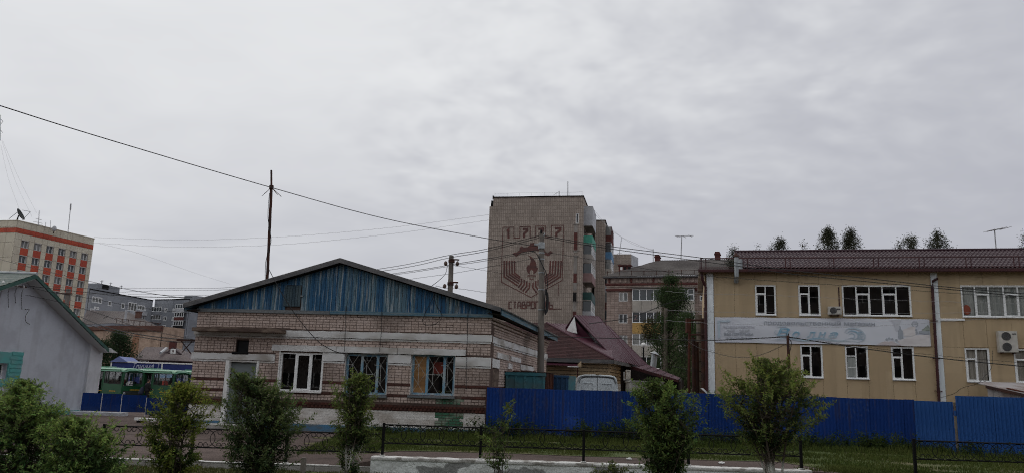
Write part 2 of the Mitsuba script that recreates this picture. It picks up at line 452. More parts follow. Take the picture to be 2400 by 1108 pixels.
M('grey_panel', proc(greypanel), 0.85)
M('beige_brick', brickwork((0.3402, 0.2408, 0.1806), (0.4536, 0.3371, 0.2589), 0.0, 0.97, -0.24, 0.5, 0.3, 0.3), 0.9)
M('stain_rust', wear((0.26, 0.125, 0.075), (0.30, 0.20, 0.14), 0.8, 0.8, 0.3), 0.9)
M('cornice_red', wear((0.098, 0.0462, 0.0363), (0.133, 0.0726, 0.0561), 0.8, 0.8, 2), 0.85)
M('tin_roof', wear((0.1564, 0.1394, 0.1365), (0.1088, 0.0952, 0.0945), 0.25, 0.25, 0.25), 0.7)
M('roof_brown', wear((0.07875, 0.05625, 0.06), (0.05625, 0.03975, 0.0435), 0.4, 0.4, 0.4), 0.6)
M('house_brown', (0.10, 0.075, 0.078), 0.8)
M('kiosk_blue', wear((0.012, 0.022, 0.125), (0.018, 0.03, 0.145), 0.5, 0.5, 0.5), 0.5)
M('kiosk_roof', (0.14, 0.175, 0.36), 0.6)
M('sign_letter', (0.40, 0.42, 0.52), 0.5)
M('bus_green', wear((0.008, 0.06375, 0.024), (0.0128, 0.07875, 0.0336), 1, 1, 1), 0.35, 0.5)
M('bus_roof', wear((0.078, 0.24, 0.141), (0.102, 0.258, 0.168), 1, 1, 1), 0.35, 0.5)
M('bus_dark', (0.025, 0.03, 0.03), 0.6)
M('bus_yellow', (0.45, 0.25, 0.03), 0.5)
M('bus_curtain', (0.09, 0.21, 0.34), 0.9)
M('white_plate', (0.72, 0.72, 0.70), 0.5)
M('rubber', (0.02, 0.02, 0.02), 0.85)
M('cloth_black', (0.014, 0.013, 0.014), 0.9)
M('cloth_red', (0.32, 0.045, 0.03), 0.9)
M('cloth_navy', (0.025, 0.03, 0.05), 0.9)
M('skin', (0.40, 0.24, 0.17), 0.6)
M('hair', (0.015, 0.012, 0.011), 0.8)
M('van_white', wear((0.6, 0.648, 0.672), (0.504, 0.552, 0.576), 1, 1, 1), 0.35, 0.5)
M('van_lamp', (0.20, 0.02, 0.02), 0.3)
M('container_teal', wear((0.045, 0.165, 0.20), (0.075, 0.14, 0.155), 1.4, 1.4, 2.2, 0.35, 0.7), 0.6)
M('container_blue', wear((0.015, 0.05, 0.115), (0.02, 0.075, 0.15), 1, 1, 1), 0.6)
M('siding', wear((0.481, 0.3705, 0.2405), (0.416, 0.3185, 0.2015), 0.5, 0.5, 3), 0.7)


def shingle(p, n, uv):
    r = dr.floor(p.z / 0.16)
    s = (p.x + p.y * 0.3) / 0.36 + 0.5 * (r - 2 * dr.floor(r / 2))
    k = cell_rand(dr.floor(s), r, 4.0)
    a, b = s - dr.floor(s) - 0.5, p.z / 0.16 - r
    edge = smoothstep(0.05, 0.35, b + 0.4 * dr.abs(a))
    return mix(C3((0.018, 0.006, 0.007)), mix(C3((0.030, 0.010, 0.011)), C3((0.048, 0.017, 0.018)), k), edge)


M('shingle', proc(shingle), 0.85)
M('metal_wine', wear((0.05569, 0.0133, 0.02558), (0.07219, 0.0238, 0.0363), 0.8, 0.8, 0.8), 0.5, 0.25)
M('dark_wood', (0.03, 0.024, 0.022), 0.9)
M('garage_white', wear((0.36, 0.36, 0.34), (0.27, 0.265, 0.245), 1.2, 1.2, 1.2), 0.7)
M('shed_tin', wear((0.34, 0.32, 0.32), (0.23, 0.19, 0.18), 1.5, 1.5, 1.5, 0.4, 0.65), 0.5)
M('bark', wear((0.085, 0.07, 0.055), (0.05, 0.04, 0.034), 8, 8, 2), 0.95)


def limewash(p, n, uv):
    up = smoothstep(0.42, 0.58, p.z + 0.12 * tn(p.x * 20, p.y * 20, 1.0))
    return mix(mix(C3((0.50, 0.50, 0.47)), C3((0.2, 0.18, 0.155)), smoothstep(0.45, 0.7, tf(p.x * 30, p.y * 30, p.z * 9))), C3((0.075, 0.06, 0.048)), up)


M('whitewashed_bark', proc(limewash), 0.9)
M('twig', (0.05, 0.04, 0.028), 0.9)


def leafmat(name, trans=0.55, rough=0.5):
    scene[name] = {'type': 'principledthin', 'base_color': {'type': 'mesh_attribute', 'name': 'vertex_color'}, 'roughness': rough, 'diff_trans': trans, 'spec_trans': 0.0, 'eta': 1.35}


leafmat('leaf')
leafmat('grass_blade', 0.5, 0.6)

# ---------------------------------------------------------------- the ground
def ss(a, b, x):
    t = np.clip((np.asarray(x, float) - a) / (b - a), 0, 1)
    return t * t * (3 - 2 * t)


def hz(x, y):
    x, y = np.asarray(x, float), np.asarray(y, float)
    wl = ss(-2.6, -4.2, x)
    behind = -0.03 + wl * (-0.23 + 0.23 * np.clip((y - 19.6) / 7.5, 0, 1))
    wall_end = ss(7.4, 8.6, x)
    step = (y > 19.38) * 1.0
    ramp = ss(16.0, 20.5, y)
    k = step * (1 - wall_end) + ramp * wall_end
    z = -0.40 * (1 - k) + behind * k
    z = z + ss(-9, -13, x) * ss(30, 44, y) * (-0.22) + ss(-2, 1, x) * ss(31, 36, y) * 0.42
    z = z + 0.05 * (meshkit.noise(np.stack([x * 0.35, y * 0.35, 0 * x], -1), 3) - 0.5) * ss(8.0, 9.0, x) 
    return z


xs = np.unique(np.concatenate([[-6000, -1500, -500, -250, -120], np.arange(-70, 70.1, 0.8), [120, 250, 500, 1500, 6000]]))
ys = np.unique(np.concatenate([[-3000, -300, -60, -10], np.arange(0, 17, 1.5), np.arange(17, 19.3, 0.3), [19.36, 19.41], np.arange(19.6, 46, 0.5), np.arange(46, 100, 3), [130, 200, 350, 700, 1500, 8000]]))
X, Y = np.meshgrid(xs, ys, indexing='ij')
structure('ground', G().grid(np.stack([X, Y, hz(X, Y)], -1)), 'asphalt')


def wob(x, s, a):
    return a * (meshkit.noise(np.stack([np.asarray(x) * 1.1, 0 * np.asarray(x) + s, 0 * np.asarray(x)], -1), 1) - 0.5) * 2


def lawn_edge(x):
    return 21.85 + wob(x, 3, 0.22) + 0.06 * x * (np.asarray(x) < 0) - 2.45 * ss(7.2, 8.2, x)


lx = np.arange(-5.6, 40, 0.25)
rows = np.linspace(0, 1, 46)
LX = np.repeat(lx[:, None], 46, 1)
LX = LX + ss(-3.2, -5.6, LX) * (wob(rows[None] * 9, 8, 1.1) - 1.6 * rows[None] + 0.5)
LY = lawn_edge(LX) * (1 - rows) + 31.0 * rows
structure('back_lawn', G().grid(np.stack([LX, LY, hz(LX, LY) + 0.012], -1)), 'lawn_soil')
lx = np.arange(8.3, 40, 0.5)
LX, LY = np.meshgrid(lx, np.arange(18.9, 20.6, 0.2), indexing='ij')
structure('side_lawn', G().grid(np.stack([LX, LY, hz(LX, LY) + 0.018], -1)), 'lawn_soil')
lx = np.arange(-26, 40, 0.5)
LX, LY = np.meshgrid(lx, np.concatenate([np.arange(8, 19.2, 0.4), [19.3]]), indexing='ij')
structure('front_lawn', G().grid(np.stack([LX, LY, hz(LX, LY) + 0.012], -1)), 'lawn_soil')

# ---------------------------------------------------------------- windows
QUAD = np.array([[0, 2, 1], [0, 3, 2]])


def sheet(u0, u1, v, z0, z1):
    """A single upright sheet facing out of the wall."""
    return G().add([[u0, v, z0], [u1, v, z0], [u1, v, z1], [u0, v, z1]], np.array([[0, 1, 2], [0, 2, 3]]))


def window(parent, t, r, v, mull=(), trans={}, fm='pvc', fw=0.06, glass='glass_dark', depth=0.06, sill=None, sillm=None, sash=(), room=None, label=None, curtain=None):
    """A window in the opening r = (u0, u1, z0, z1): frame, panes, sill, and for clear glass a room behind it. mull: fractions; trans: bay -> fraction up."""
    u0, u1, z0, z1 = r
    edges = [u0 + fw] + [u0 + (u1 - u0) * m for m in mull] + [u1 - fw]
    g = G()
    g.box(u0, u1, v, v + depth, z0, z0 + fw).box(u0, u1, v, v + depth, z1 - fw, z1)
    g.box(u0, u0 + fw, v, v + depth, z0 + fw, z1 - fw).box(u1 - fw, u1, v, v + depth, z0 + fw, z1 - fw)
    for m in edges[1:-1]:
        g.box(m - fw * 0.55, m + fw * 0.55, v, v + depth, z0 + fw, z1 - fw)
    for b, fr_ in trans.items():
        a0 = edges[b] + (fw * 0.55 if b > 0 else 0); a1 = edges[b + 1] - (fw * 0.55 if b + 2 < len(edges) else 0)
        zt = z0 + (z1 - z0) * fr_
        g.box(a0, a1, v, v + depth, zt - fw * 0.5, zt + fw * 0.5)
    for b in sash:                                                # an opening sash stands a little proud of the frame
        a0 = edges[b] + (fw * 0.55 if b > 0 else 0); a1 = edges[b + 1] - (fw * 0.55 if b + 2 < len(edges) else 0)
        zt = z0 + (z1 - z0) * trans[b] - fw * 0.5 if b in trans else z1 - fw
        s = fw * 0.75
        g.box(a0, a1, v - 0.015, v + depth - 0.01, z0 + fw, z0 + fw + s).box(a0, a1, v - 0.015, v + depth - 0.01, zt - s, zt)
        g.box(a0, a0 + s, v - 0.015, v + depth - 0.01, z0 + fw + s, zt - s).box(a1 - s, a1, v - 0.015, v + depth - 0.01, z0 + fw + s, zt - s)
    w = put(parent, 'window', g, fm, t, label=label)
    vg = v + depth * 0.5
    for b in range(len(edges) - 1):
        put(w, 'pane', sheet(edges[b], edges[b + 1], vg, z0 + fw, z1 - fw), glass, t)
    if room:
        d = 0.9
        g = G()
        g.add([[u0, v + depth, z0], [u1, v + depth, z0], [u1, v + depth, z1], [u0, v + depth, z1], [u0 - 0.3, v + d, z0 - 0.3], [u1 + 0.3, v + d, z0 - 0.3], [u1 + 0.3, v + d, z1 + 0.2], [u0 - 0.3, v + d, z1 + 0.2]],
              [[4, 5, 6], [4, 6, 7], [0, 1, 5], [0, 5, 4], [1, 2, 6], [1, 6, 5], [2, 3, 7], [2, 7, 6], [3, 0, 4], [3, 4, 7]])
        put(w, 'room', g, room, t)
    if curtain:
        P = []
        uu = np.linspace(u0 + fw, u1 - fw, int((u1 - u0) / 0.025))
        for z in (z0 + fw, z1 - fw):
            P.append(np.stack([uu, v + depth + 0.07 + 0.02 * np.sin(uu * 55) + 0.012 * np.sin(uu * 23 + 1), 0 * uu + z], -1))
        put(w, 'curtain', G().grid(np.array(P)), curtain, t)
    if sill:
        put(w, 'sill', G().cbox(u0 - 0.03, u1 + 0.03, v - sill, v + 0.02, z0 - 0.045, z0 - 0.002, 0.008), sillm or fm, t)
    return w


def holed(outline, holes):
    p = outline if hasattr(outline, 'geom_type') else sg.Polygon(outline)
    return p.difference(union_all([sg.box(a, c, b, d) for a, b, c, d in holes])) if holes else p


# ---------------------------------------------------------------- the brick house
BH = frame(-11.883, 30.169, -6.00)
SD = frame(-0.761, 29.000, 78.00)
house = thing('brick_house', 'low tan brick house with a blue plank gable, white bands and a grey door', 'house')
UW = 11.30
door = (1.39, 2.55, 0.34, 2.43)
door = (door[0], door[1], 0.12, door[3])
tr = (1.64, 2.13, 2.71, 3.19)
w1 = (3.41, 5.05, 1.37, 2.79)
w2 = (5.92, 7.52, 1.33, 2.81)
w3 = (8.40, 10.02, 1.38, 2.86)
open_ = [door, tr, w1, w2, w3]
HB = 0.0985
zA = 17 * HB; zB = 13 * HB; zC = 0.82
b1 = (-0.06, 11.19, 3.27, 3.55); b1 = (-0.05, UW + 0.04, 3.36, 3.60)
b2 = (-0.01, 3.21, 2.45, 2.69)
b2 = (-0.05, b2[1], b2[2], b2[3])
lin = (3.07, 10.39, 2.83, 3.05)
EAVE = 4.28
outline = sg.box(0.0, 0.0, UW, EAVE)
wall = put(house, 'wall', G().prism(holed(outline, open_), 0.012, 0.40).box(UW + 0.0, UW - 0.4, 0.4, 0.9, 0, EAVE), 'mortar', BH)

occupied = open_ + [b1, b2, lin, (0, UW, zA, zA + HB), (0, UW, zB, zB + HB)]
greenpatch = (9.43, 10.30, 0.31, 1.42)
blocks = [(5.04, 5.87, 2.51, 2.79), (7.52, 8.37, 2.50, 2.80), (10.02, 11.18, 2.47, 2.79)]
blocks[2] = (blocks[2][0], UW + 0.03, blocks[2][2], blocks[2][3])
occupied += blocks
z_white0 = 0.18 + 0.04
z_red0, z_red1 = zC - 0.01, zC + 0.19


def brick_cells(width, rows, occ, half, skip=lambda i: False):
    for i in rows:
        z0 = i * HB
        if skip(i):
            continue
        L = 0.13 if i % 9 == 2 else 0.26
        off = 0.13 if half(i) else 0.0
        cuts = [(a, b) for a, b, c, d in occ if c < z0 + 0.06 and d > z0 + 0.03]
        u = -off
        while u < width:
            segs = [(max(u, 0) + 0.009, min(u + L, width) - 0.009)]
            for a, b in cuts:
                segs = [q for s in segs for q in ((s[0], min(s[1], a - 0.006)), (max(s[0], b + 0.006), s[1])) if q[1] - q[0] > 0.045]
            for a, b in segs:
                yield i, a, b, z0 + 0.008, z0 + HB - 0.008
            u += L


singles, rest, white, green = [], G(), G(), G()
for i, a, b, z0, z1 in brick_cells(UW, range(0, int(EAVE / HB)), occupied, lambda i: i % 9 == 5):
    zc, uc = (z0 + z1) / 2, (a + b) / 2
    if z_red0 - 0.05 < zc < z_red1 + 0.03 or zc < z_white0:
        continue
    jit = rnd.uniform(-0.003, 0.004)
    gp = greenpatch
    n_ = meshkit.noise(np.array([uc * 3, zc * 3, 1.0]))
    if gp[0] - 0.1 * n_ < uc < gp[1] + 0.1 * n_ and gp[2] - 0.05 < zc < gp[3] - 0.05 + 0.1 * n_:
        green.cbox(a, b, jit, 0.04, z0, z1, 0.006)
    elif zc < z_red0:
        white.cbox(a - 0.008, b + 0.008, jit, 0.04, z0 - 0.007, z1 + 0.007, 0.004)
    elif b - a > 0.234:
        singles.append((a, z0, b - a, jit))
    else:
        rest.cbox(a, b, jit, 0.04, z0, z1, 0.006)
singles.sort(key=lambda s: -s[0] + abs(s[1] - 1.8) * 0.5)
kinds = []
for k in range(6):
    q = rnd.uniform(-0.004, 0.004)
    m = G().cbox(0, 0.242, 0, 0.04, 0, 0.0825 + 0.4 * q, 0.005 + 0.006 * (k == 3)).mesh()
    m.vertices = np.array(m.vertices) + rng.uniform(-0.0022, 0.0022, (len(m.vertices), 3))
    kinds.append(mikit.ply(m, 'brick_tan'))
for k, (a, z0, L, jit) in enumerate(singles):
    if k < 300:
        put(wall, 'brick', kinds[rnd.randrange(6)], None, BH @ T().translate([a, jit, z0]))
    else:
        rest.cbox(a, a + L, jit, 0.04, z0, z0 + 0.0825, 0.006)
put(wall, 'brickwork', rest, 'brick_tan', BH, kind='stuff')
put(wall, 'plinth_bricks', white, 'brick_white', BH, kind='stuff', label='whitewashed bricks at the foot of the wall')
put(wall, 'green_paint', green, 'graffiti', BH, kind='stuff', label='patch of green paint on the bricks under the barred window')


def free(u0, u1, occ):
    segs = [(u0, u1)]
    for a, b in occ:
        segs = [q for s in segs for q in ((s[0], min(s[1], a)), (max(s[0], b), s[1])) if q[1] - q[0] > 0.05]
    return segs


rd = G()
for zr in (zA, zB):
    for a, b in free(0, UW + 0.012, [(o[0], o[1]) for o in open_ if o[2] < zr + 0.05 and o[3] > zr + 0.05]):
        k = max(1, round((b - a) / 0.26))
        for j in range(k):
            x0, x1 = a + (b - a) * j / k + 0.004, a + (b - a) * (j + 1) / k - 0.004
            if greenpatch[0] < (x0 + x1) / 2 < greenpatch[1] and zr < 1.3:
                continue
            rd.cbox(x0, x1, -0.012, 0.03, zr + 0.004, zr + HB - 0.004, 0.006)
put(wall, 'red_course', rd, 'brick_red', BH, kind='stuff')
dg = G()
for row in (0, 1):
    k = int(UW / 0.145)
    for j in range(k + 1):
        x = j * 0.145 + (0.0725 if row else 0)
        if door[0] - 0.05 < x < door[1] + 0.05 or x > UW - 0.02:
            continue
        c = np.array([[x - 0.068, 0.0], [x, -0.062], [x + 0.068, 0.0], [x, 0.05]])
        z0 = z_red0 + row * 0.1 + 0.005
        v = [[p[0], p[1], z] for z in (z0, z0 + 0.088) for p in c]
        dg.add(v, [[0, 2, 1], [0, 3, 2], [4, 5, 6], [4, 6, 7]] + [f for i in range(4) for f in ([i, (i + 1) % 4, 4 + (i + 1) % 4], [i, 4 + (i + 1) % 4, 4 + i])])
put(wall, 'dogtooth_course', dg, 'brick_red', BH, kind='stuff', label='course of dark red bricks set on edge like teeth')
for a, b in free(-0.03, UW + 0.03, [(door[0] - 0.1, door[1] + 0.1)]):
    put(house, 'plinth', G().cbox(a, b, -0.05, 0.03, -0.3, z_white0 - 0.01), 'plinth_blue', BH)


def ragged(u0, u1, z0, z1, a=0.012, step=0.22):
    """A plaster strip's outline with slightly uneven, chipped edges."""
    us = np.arange(u0, u1, step)
    low = [(u, z0 + rnd.uniform(-a, a)) for u in us] + [(u1, z0)]
    up = [(u1, z1)] + [(u, z1 + rnd.uniform(-a, a)) for u in us[::-1]]
    return sg.Polygon(low + up).buffer(0)


for r in (b1, b2):
    n = max(1, round((r[1] - r[0]) / 2.9))
    for j in range(n):
        x0, x1 = r[0] + (r[1] - r[0]) * j / n, r[0] + (r[1] - r[0]) * (j + 1) / n
        put(house, 'band', G().prism(ragged(x0 + 0.004, x1 - 0.004, r[2], r[3]), -0.055, 0.02), 'plaster_band', BH)
    put(house, 'band_ledge', G().prism(ragged(max(r[0], 0), min(r[1], UW), r[2] - 0.07, r[2] - 0.015), -0.022, 0.02), 'plaster_band', BH)
n = 3
for j, (x0, x1) in enumerate(((lin[0], 5.53), (5.55, 7.85), (7.87, lin[1]))):
    put(house, 'lintel', G().prism(ragged(x0, x1, lin[2], lin[3], 0.01).buffer(-0.02).buffer(0.02), -0.06 - 0.006 * j, 0.02), 'plaster_band', BH)
for r in blocks:
    put(house, 'plaster_block', G().prism(ragged(*r), -0.045, 0.02), 'plaster_band', BH)
    put(house, 'plaster_block', G().prism(ragged(r[0], r[1], r[2] - 0.075, r[2] - 0.02), -0.02, 0.02), 'plaster_band', BH)
# the worn concrete canopy over the door
cx0, cx1, cz = 0.11, 3.57, 3.46
put(house, 'canopy', G().cbox(cx0, cx1, -0.55, 0.02, cz, cz + 0.13, 0.015), 'canopy_concrete', BH, label='worn brown concrete canopy slab over the door')
put(house, 'canopy_course', G().cbox(cx0 + 0.5, cx1 + 0.12, -0.03, 0.02, cz + 0.14, cz + 0.22, 0.01).cbox(cx0 + 0.6, cx1 + 0.5, -0.02, 0.02, cz + 0.66, cz + 0.69, 0.004), 'canopy_concrete', BH)
# door
d0, d1, e0, e1 = door
put(house, 'door_frame', G().cbox(d0 - 0.07, d0 + 0.09, -0.05, 0.3, e0, e1 + 0.01).cbox(d1 - 0.02, d1 + 0.07, -0.05, 0.3, e0, e1 + 0.01), 'white_trim', BH)
dr_ = put(house, 'door', G().cbox(d0 + 0.09, d1 - 0.02, 0.12, 0.19, e0, e1 - 0.02, 0.006).cbox(d0 + 0.14, d1 - 0.07, 0.112, 0.13, e0 + 0.06, e1 - 0.08, 0.006), 'door_grey', BH, label='grey steel door')
put(dr_, 'hinge', G().tube([[d0 + 0.10, 0.10, e1 - 0.42], [d0 + 0.10, 0.10, e1 - 0.27]], 0.018), 'rust', BH)
put(dr_, 'hinge', G().tube([[d0 + 0.10, 0.10, e1 - 0.62], [d0 + 0.10, 0.10, e1 - 0.50]], 0.018), 'rust', BH)
put(dr_, 'handle_plate', G().cbox(*(1.83, 2.00, 1.74, 1.83)[:2], 0.085, 0.115, *(1.83, 2.00, 1.74, 1.83)[2:], 0.004), 'black_metal', BH)
for k in range(2):
    put(house, 'step', G().cbox(d0 - 0.35 - 0.3 * k, d1 + 0.35 + 0.3 * k, -1.0 - 0.32 * k, -0.06, -0.35 - 0.2 * k, 0.12 - 0.16 * k), 'concrete', BH)
# transom: a small dark window with a box below
tw = window(house, BH, tr, 0.10, fm='black_metal', fw=0.04, label='small dark window over the door')
put(tw, 'sill', G().cbox(tr[0] - 0.1, tr[1] + 0.04, -0.10, 0.06, tr[2] - 0.045, tr[2] + 0.03), 'black_metal', BH)
# windows
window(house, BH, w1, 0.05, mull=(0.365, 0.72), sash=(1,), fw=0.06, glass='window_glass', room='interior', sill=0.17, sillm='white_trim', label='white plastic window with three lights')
for x0, x1 in ((w1[0] - 0.04, w1[0]), (w1[1], w1[1] + 0.04)):
    put(house, 'reveal', G().box(x0, x1, -0.03, 0.3, w1[2], w1[3] + 0.03), 'white_trim', BH)


def barred(r, mull, lab, left=None):
    w = window(house, BH, r, 0.12, mull=mull, fm='blue_sash', fw=0.085, glass='window_glass', room='interior', label=lab)
    u0, u1, z0, z1 = r
    g = G()
    wd = (u1 - u0) / 3
    for k in range(3):
        a, b = u0 + wd * k + 0.02, u0 + wd * (k + 1) - 0.02
        m = (a + b) / 2
        q = (z1 - z0)
        za, zb, zm = z0 + q * 0.27, z0 + q * 0.73, z0 + q * 0.5
        for pts in ([(a, z1), (m, zb), (b, z1)], [(a, z0 + 0.02), (m, za), (b, z0 + 0.02)], [(m, za), (m, zb)], [(a, zm), (m, zb), (b, zm), (m, za), (a, zm)], [(a, zm), (b, zm)] if k == 1 else [(a, zb), (m, zb)]):
            g.tube([[p[0], 0.03, p[1]] for p in pts], 0.0075, 4)
    g.tube([[u0 + 0.02, 0.03, z0 + 0.02], [u1 - 0.02, 0.03, z0 + 0.02], [u1 - 0.02, 0.03, z1 - 0.02], [u0 + 0.02, 0.03, z1 - 0.02], [u0 + 0.02, 0.03, z0 + 0.02]], 0.008, 4)
    put(w, 'grille', g, 'grille', BH)
    put(w, 'sill', G().cbox(u0 - 0.07, u1 + 0.03, -0.13, 0.06, z0 - 0.10, z0 - 0.02, 0.01), 'board_grey', BH)
    return w


barred(w2, (0.37, 0.74), 'barred window with flaking blue sashes')
wb = barred(w3, (0.355, 0.745), 'barred window with an orange plywood pane')
put(wb, 'plywood_pane', G().box(w3[0] + 0.085, w3[0] + 0.355 * (w3[1] - w3[0]) - 0.045, 0.135, 0.145, w3[2] + 0.085, w3[3] - 0.02), 'plywood', BH)
put(wb, 'red_cloth', G().box(w3[0] + 0.44 * (w3[1] - w3[0]), w3[0] + 0.66 * (w3[1] - w3[0]), 0.55, 0.57, w3[2] + 0.8, w3[3] - 0.25), 'cloth_red', BH)
for r in (w2, w3):
    for x0, x1 in ((r[0] - 0.012, r[0]), (r[1], r[1] + 0.012)):
        put(house, 'reveal', G().box(x0, x1, -0.008, 0.4, r[2], r[3]), 'plaster_band', BH)

# gable
PU, PZ = 5.53, 6.14
ru0, rz0, ru1, rz1 = -0.42, 4.32, 11.66, 4.42


def rake(u):
    return np.where(np.asarray(u) < PU, rz0 + (PZ - rz0) * (np.asarray(u) - ru0) / (PU - ru0), PZ + (rz1 - PZ) * (np.asarray(u) - PU) / (ru1 - PU))


gb = put(house, 'gable', G().prism([(0, EAVE + 0.02), (UW, EAVE + 0.02), (UW, float(rake(UW)) - 0.02), (PU, PZ - 0.02), (0, float(rake(0)) - 0.02)], 0.0, 0.12), 'mortar', BH)
u = 0.02
hatch = (3.37, 4.02, 4.48, 5.29)
while u < UW - 0.05:
    wdt = 0.149
    a, b = u + 0.007, min(u + wdt - 0.007 - rnd.choice((0, 0, 0, 0.006)), UW)
    v0 = -0.045 + rnd.uniform(-0.006, 0.006)
    lo = EAVE + 0.05
    if not (hatch[0] < (a + b) / 2 < hatch[1]):
        put(gb, 'plank', G().prism([(a, lo), (b, lo), (b, float(rake(b)) - 0.03), (a, float(rake(a)) - 0.03)], v0, v0 + 0.03), 'plank_blue', BH)
    else:
        put(gb, 'plank', G().prism([(a, hatch[3] + 0.01), (b, hatch[3] + 0.01), (b, float(rake(b)) - 0.03), (a, float(rake(a)) - 0.03)], v0, v0 + 0.03), 'plank_blue', BH)
    u += wdt
hd = put(house, 'hatch', G().box(hatch[0], hatch[1], -0.035, -0.005, hatch[2], hatch[3]), 'mortar', BH, label='square loft hatch in the blue gable')
for k in range(6):
    a = hatch[0] + (hatch[1] - hatch[0]) * k / 6
    put(hd, 'plank', G().cbox(a + 0.006, a + (hatch[1] - hatch[0]) / 6 - 0.006, -0.075, -0.036, hatch[2] + 0.01, hatch[3] - 0.01, 0.005), 'plank_dark', BH)
put(hd, 'latch', G().cbox(hatch[1] - 0.01, hatch[1] + 0.08, -0.10, -0.06, (hatch[2] + hatch[3]) / 2 - 0.03, (hatch[2] + hatch[3]) / 2 + 0.02), 'galvanised', BH)
for x0, x1, m, dz, v in ((-0.02, 5.2, 'board_grey', 0.0, -0.075), (5.21, UW + 0.04, 'board_blue', 0.012, -0.10)):
    put(house, 'base_board', G().cbox(x0, x1, v, 0.01, EAVE - 0.06 + dz, EAVE + 0.07 + dz, 0.008), m, BH)
for (ua, ub) in ((ru0, PU), (PU, ru1)):
    za, zb = float(rake(ua)), float(rake(ub))
    put(house, 'bargeboard', G().prism([(ua, za), (ub, zb), (ub, zb + 0.17), (ua, za + 0.17)], -0.36, -0.32), 'bargeboard', BH)
bd = np.array([math.cos(math.radians(84)), math.sin(math.radians(84))])          # the house runs back along this
LB = 13.8


def slope(ua, za, ub, zb, waves):
    s = np.linspace(-0.30, LB, int(waves * 6))
    P = []
    for f_ in (0, 0.5, 1):
        uu, zz = ua + (ub - ua) * f_, za + (zb - za) * f_
        P.append(np.stack([uu + bd[0] * s, bd[1] * s, zz + 0.175 + 0.022 * np.sin(s * 2 * math.pi * waves / LB)], -1))
    P = np.array(P)
    g = G().grid(P)
    g.grid(P - [0, 0, 0.03], True)
    return g


put(house, 'roof', slope(ru0 - 0.05, rz0 - 0.01, PU, PZ, 92), 'asbestos', BH, smooth=True)
put(house, 'roof', slope(ru1 + 0.12, rz1 - 0.04, PU, PZ, 92), 'asbestos', BH, smooth=True)
for uu, zz in ((ru0 + 0.02, rz0), (ru1, rz1)):
    e = np.array([uu, 0]) + bd * LB
    p = np.array([[uu, -0.32, zz - 0.10], [e[0], e[1], zz - 0.10], [e[0], e[1], zz + 0.15], [uu, -0.32, zz + 0.15]])
    put(house, 'eave_board', G().add(np.vstack([p, p + [0.03, 0, 0]]), [[0, 1, 2], [0, 2, 3], [4, 6, 5], [4, 7, 6], [0, 4, 5], [0, 5, 1], [3, 2, 6], [3, 6, 7]]), 'board_blue', BH)
    s_ = -1 if uu > 5 else 1
    q = np.array([[uu + s_ * 0.03, -0.2, zz - 0.06], [uu + s_ * 0.5, -0.2, zz - 0.02], [e[0] + s_ * 0.5, e[1], zz - 0.02], [e[0] + s_ * 0.03, e[1], zz - 0.06]])
    put(house, 'soffit', G().slab(q, 0.02), 'dark_wood', BH)
# side wall
LS = 13.4
sopen = []
sblocks = [(1.54, 3.66, 2.85, 3.06), (4.10, 6.20, 2.85, 3.05), (3.63, 4.40, 2.53, 2.75), (6.26, 9.54, 2.56, 2.79), (0.0, 1.94, blocks[2][2], blocks[2][3])]
sw = put(house, 'side_wall', G().box(0.014, LS, 0.012, 0.4, 0, EAVE).box(LS - 0.4, LS, 0.4, 11.2, 0, EAVE).box(0, LS, 11.0, 11.35, 0, EAVE), 'mortar', SD)
g = G()
socc = [(-0.02, LS, b1[2], b1[3])] + sblocks + [(0, LS, zA, zA + HB), (0, LS, zB, zB + HB)]
for i, a, b, z0, z1 in brick_cells(LS, range(4, int(EAVE / HB)), socc, lambda i: i % 2 == 0):
    g.cbox(a, b, rnd.uniform(-0.004, 0.004), 0.03, z0, z1, 0.006)
put(sw, 'brickwork', g, 'brick_tan', SD, kind='stuff')
put(sw, 'red_course', G().cbox(0.01, LS, -0.012, 0.02, zA, zA + HB, 0.006).cbox(0.01, LS, -0.012, 0.02, zB, zB + HB, 0.006), 'brick_red', SD)
put(house, 'band', G().prism(ragged(-0.04, LS, b1[2], b1[3], 0.012), -0.057, 0.02), 'plaster_band', SD)
put(house, 'band_ledge', G().prism(ragged(0, LS, b1[2] - 0.07, b1[2] - 0.015), -0.024, 0.02), 'plaster_band', SD)
for r in sblocks:
    put(house, 'plaster_block', G().prism(ragged(*r), -0.047, 0.02), 'plaster_band', SD)
for k in range(3):
    put(sw, 'corbel_course', G().cbox(0.05, LS, -0.05 - 0.05 * k, 0.02, EAVE - 0.34 + 0.12 * k, EAVE - 0.26 + 0.12 * k, 0.008), 'brick_tan', SD)
put(house, 'side_patch', G().prism(ragged(0.5, 2.0, 1.75, 2.45, 0.03), -0.008, 0.02), 'canopy_concrete', SD)

# things on and by the brick house
mast = thing('antenna_mast', 'rusty pipe mast with drooping rods rising from the left side of the brick house roof', 'antenna')
mz = [(-9.25, 30.00, 5.42), (-9.47, 30.00, 9.12), (-9.54, 30.00, 9.82)]
mz[0] = (mz[0][0], mz[0][1], mz[0][2] - 1.1)
put(mast, 'pipe', G().tube(mz[:2], 0.055, 8).tube([mz[1], mz[2]], 0.038, 6), 'rust')
hub = np.array(mz[1])
put(mast, 'hub', G().tube([hub - [0, 0, 0.06], hub + [0, 0, 0.08]], 0.09, 8), 'rust')
for a in (2.7, 4.3, 5.6, 0.4):
    put(mast, 'rod', G().tube([hub, hub + [0.42 * math.cos(a), 0.3 * math.sin(a), -0.33]], 0.011, 4), 'rust')
def wire(label, pts, r, group='wires strung over the yard', m='cable', name='overhead_wire', sides=5, cat='wire'):
    k = thing(name, label, cat, group)
    put(k, '', G().tube(pts, r, sides), m)
    return k


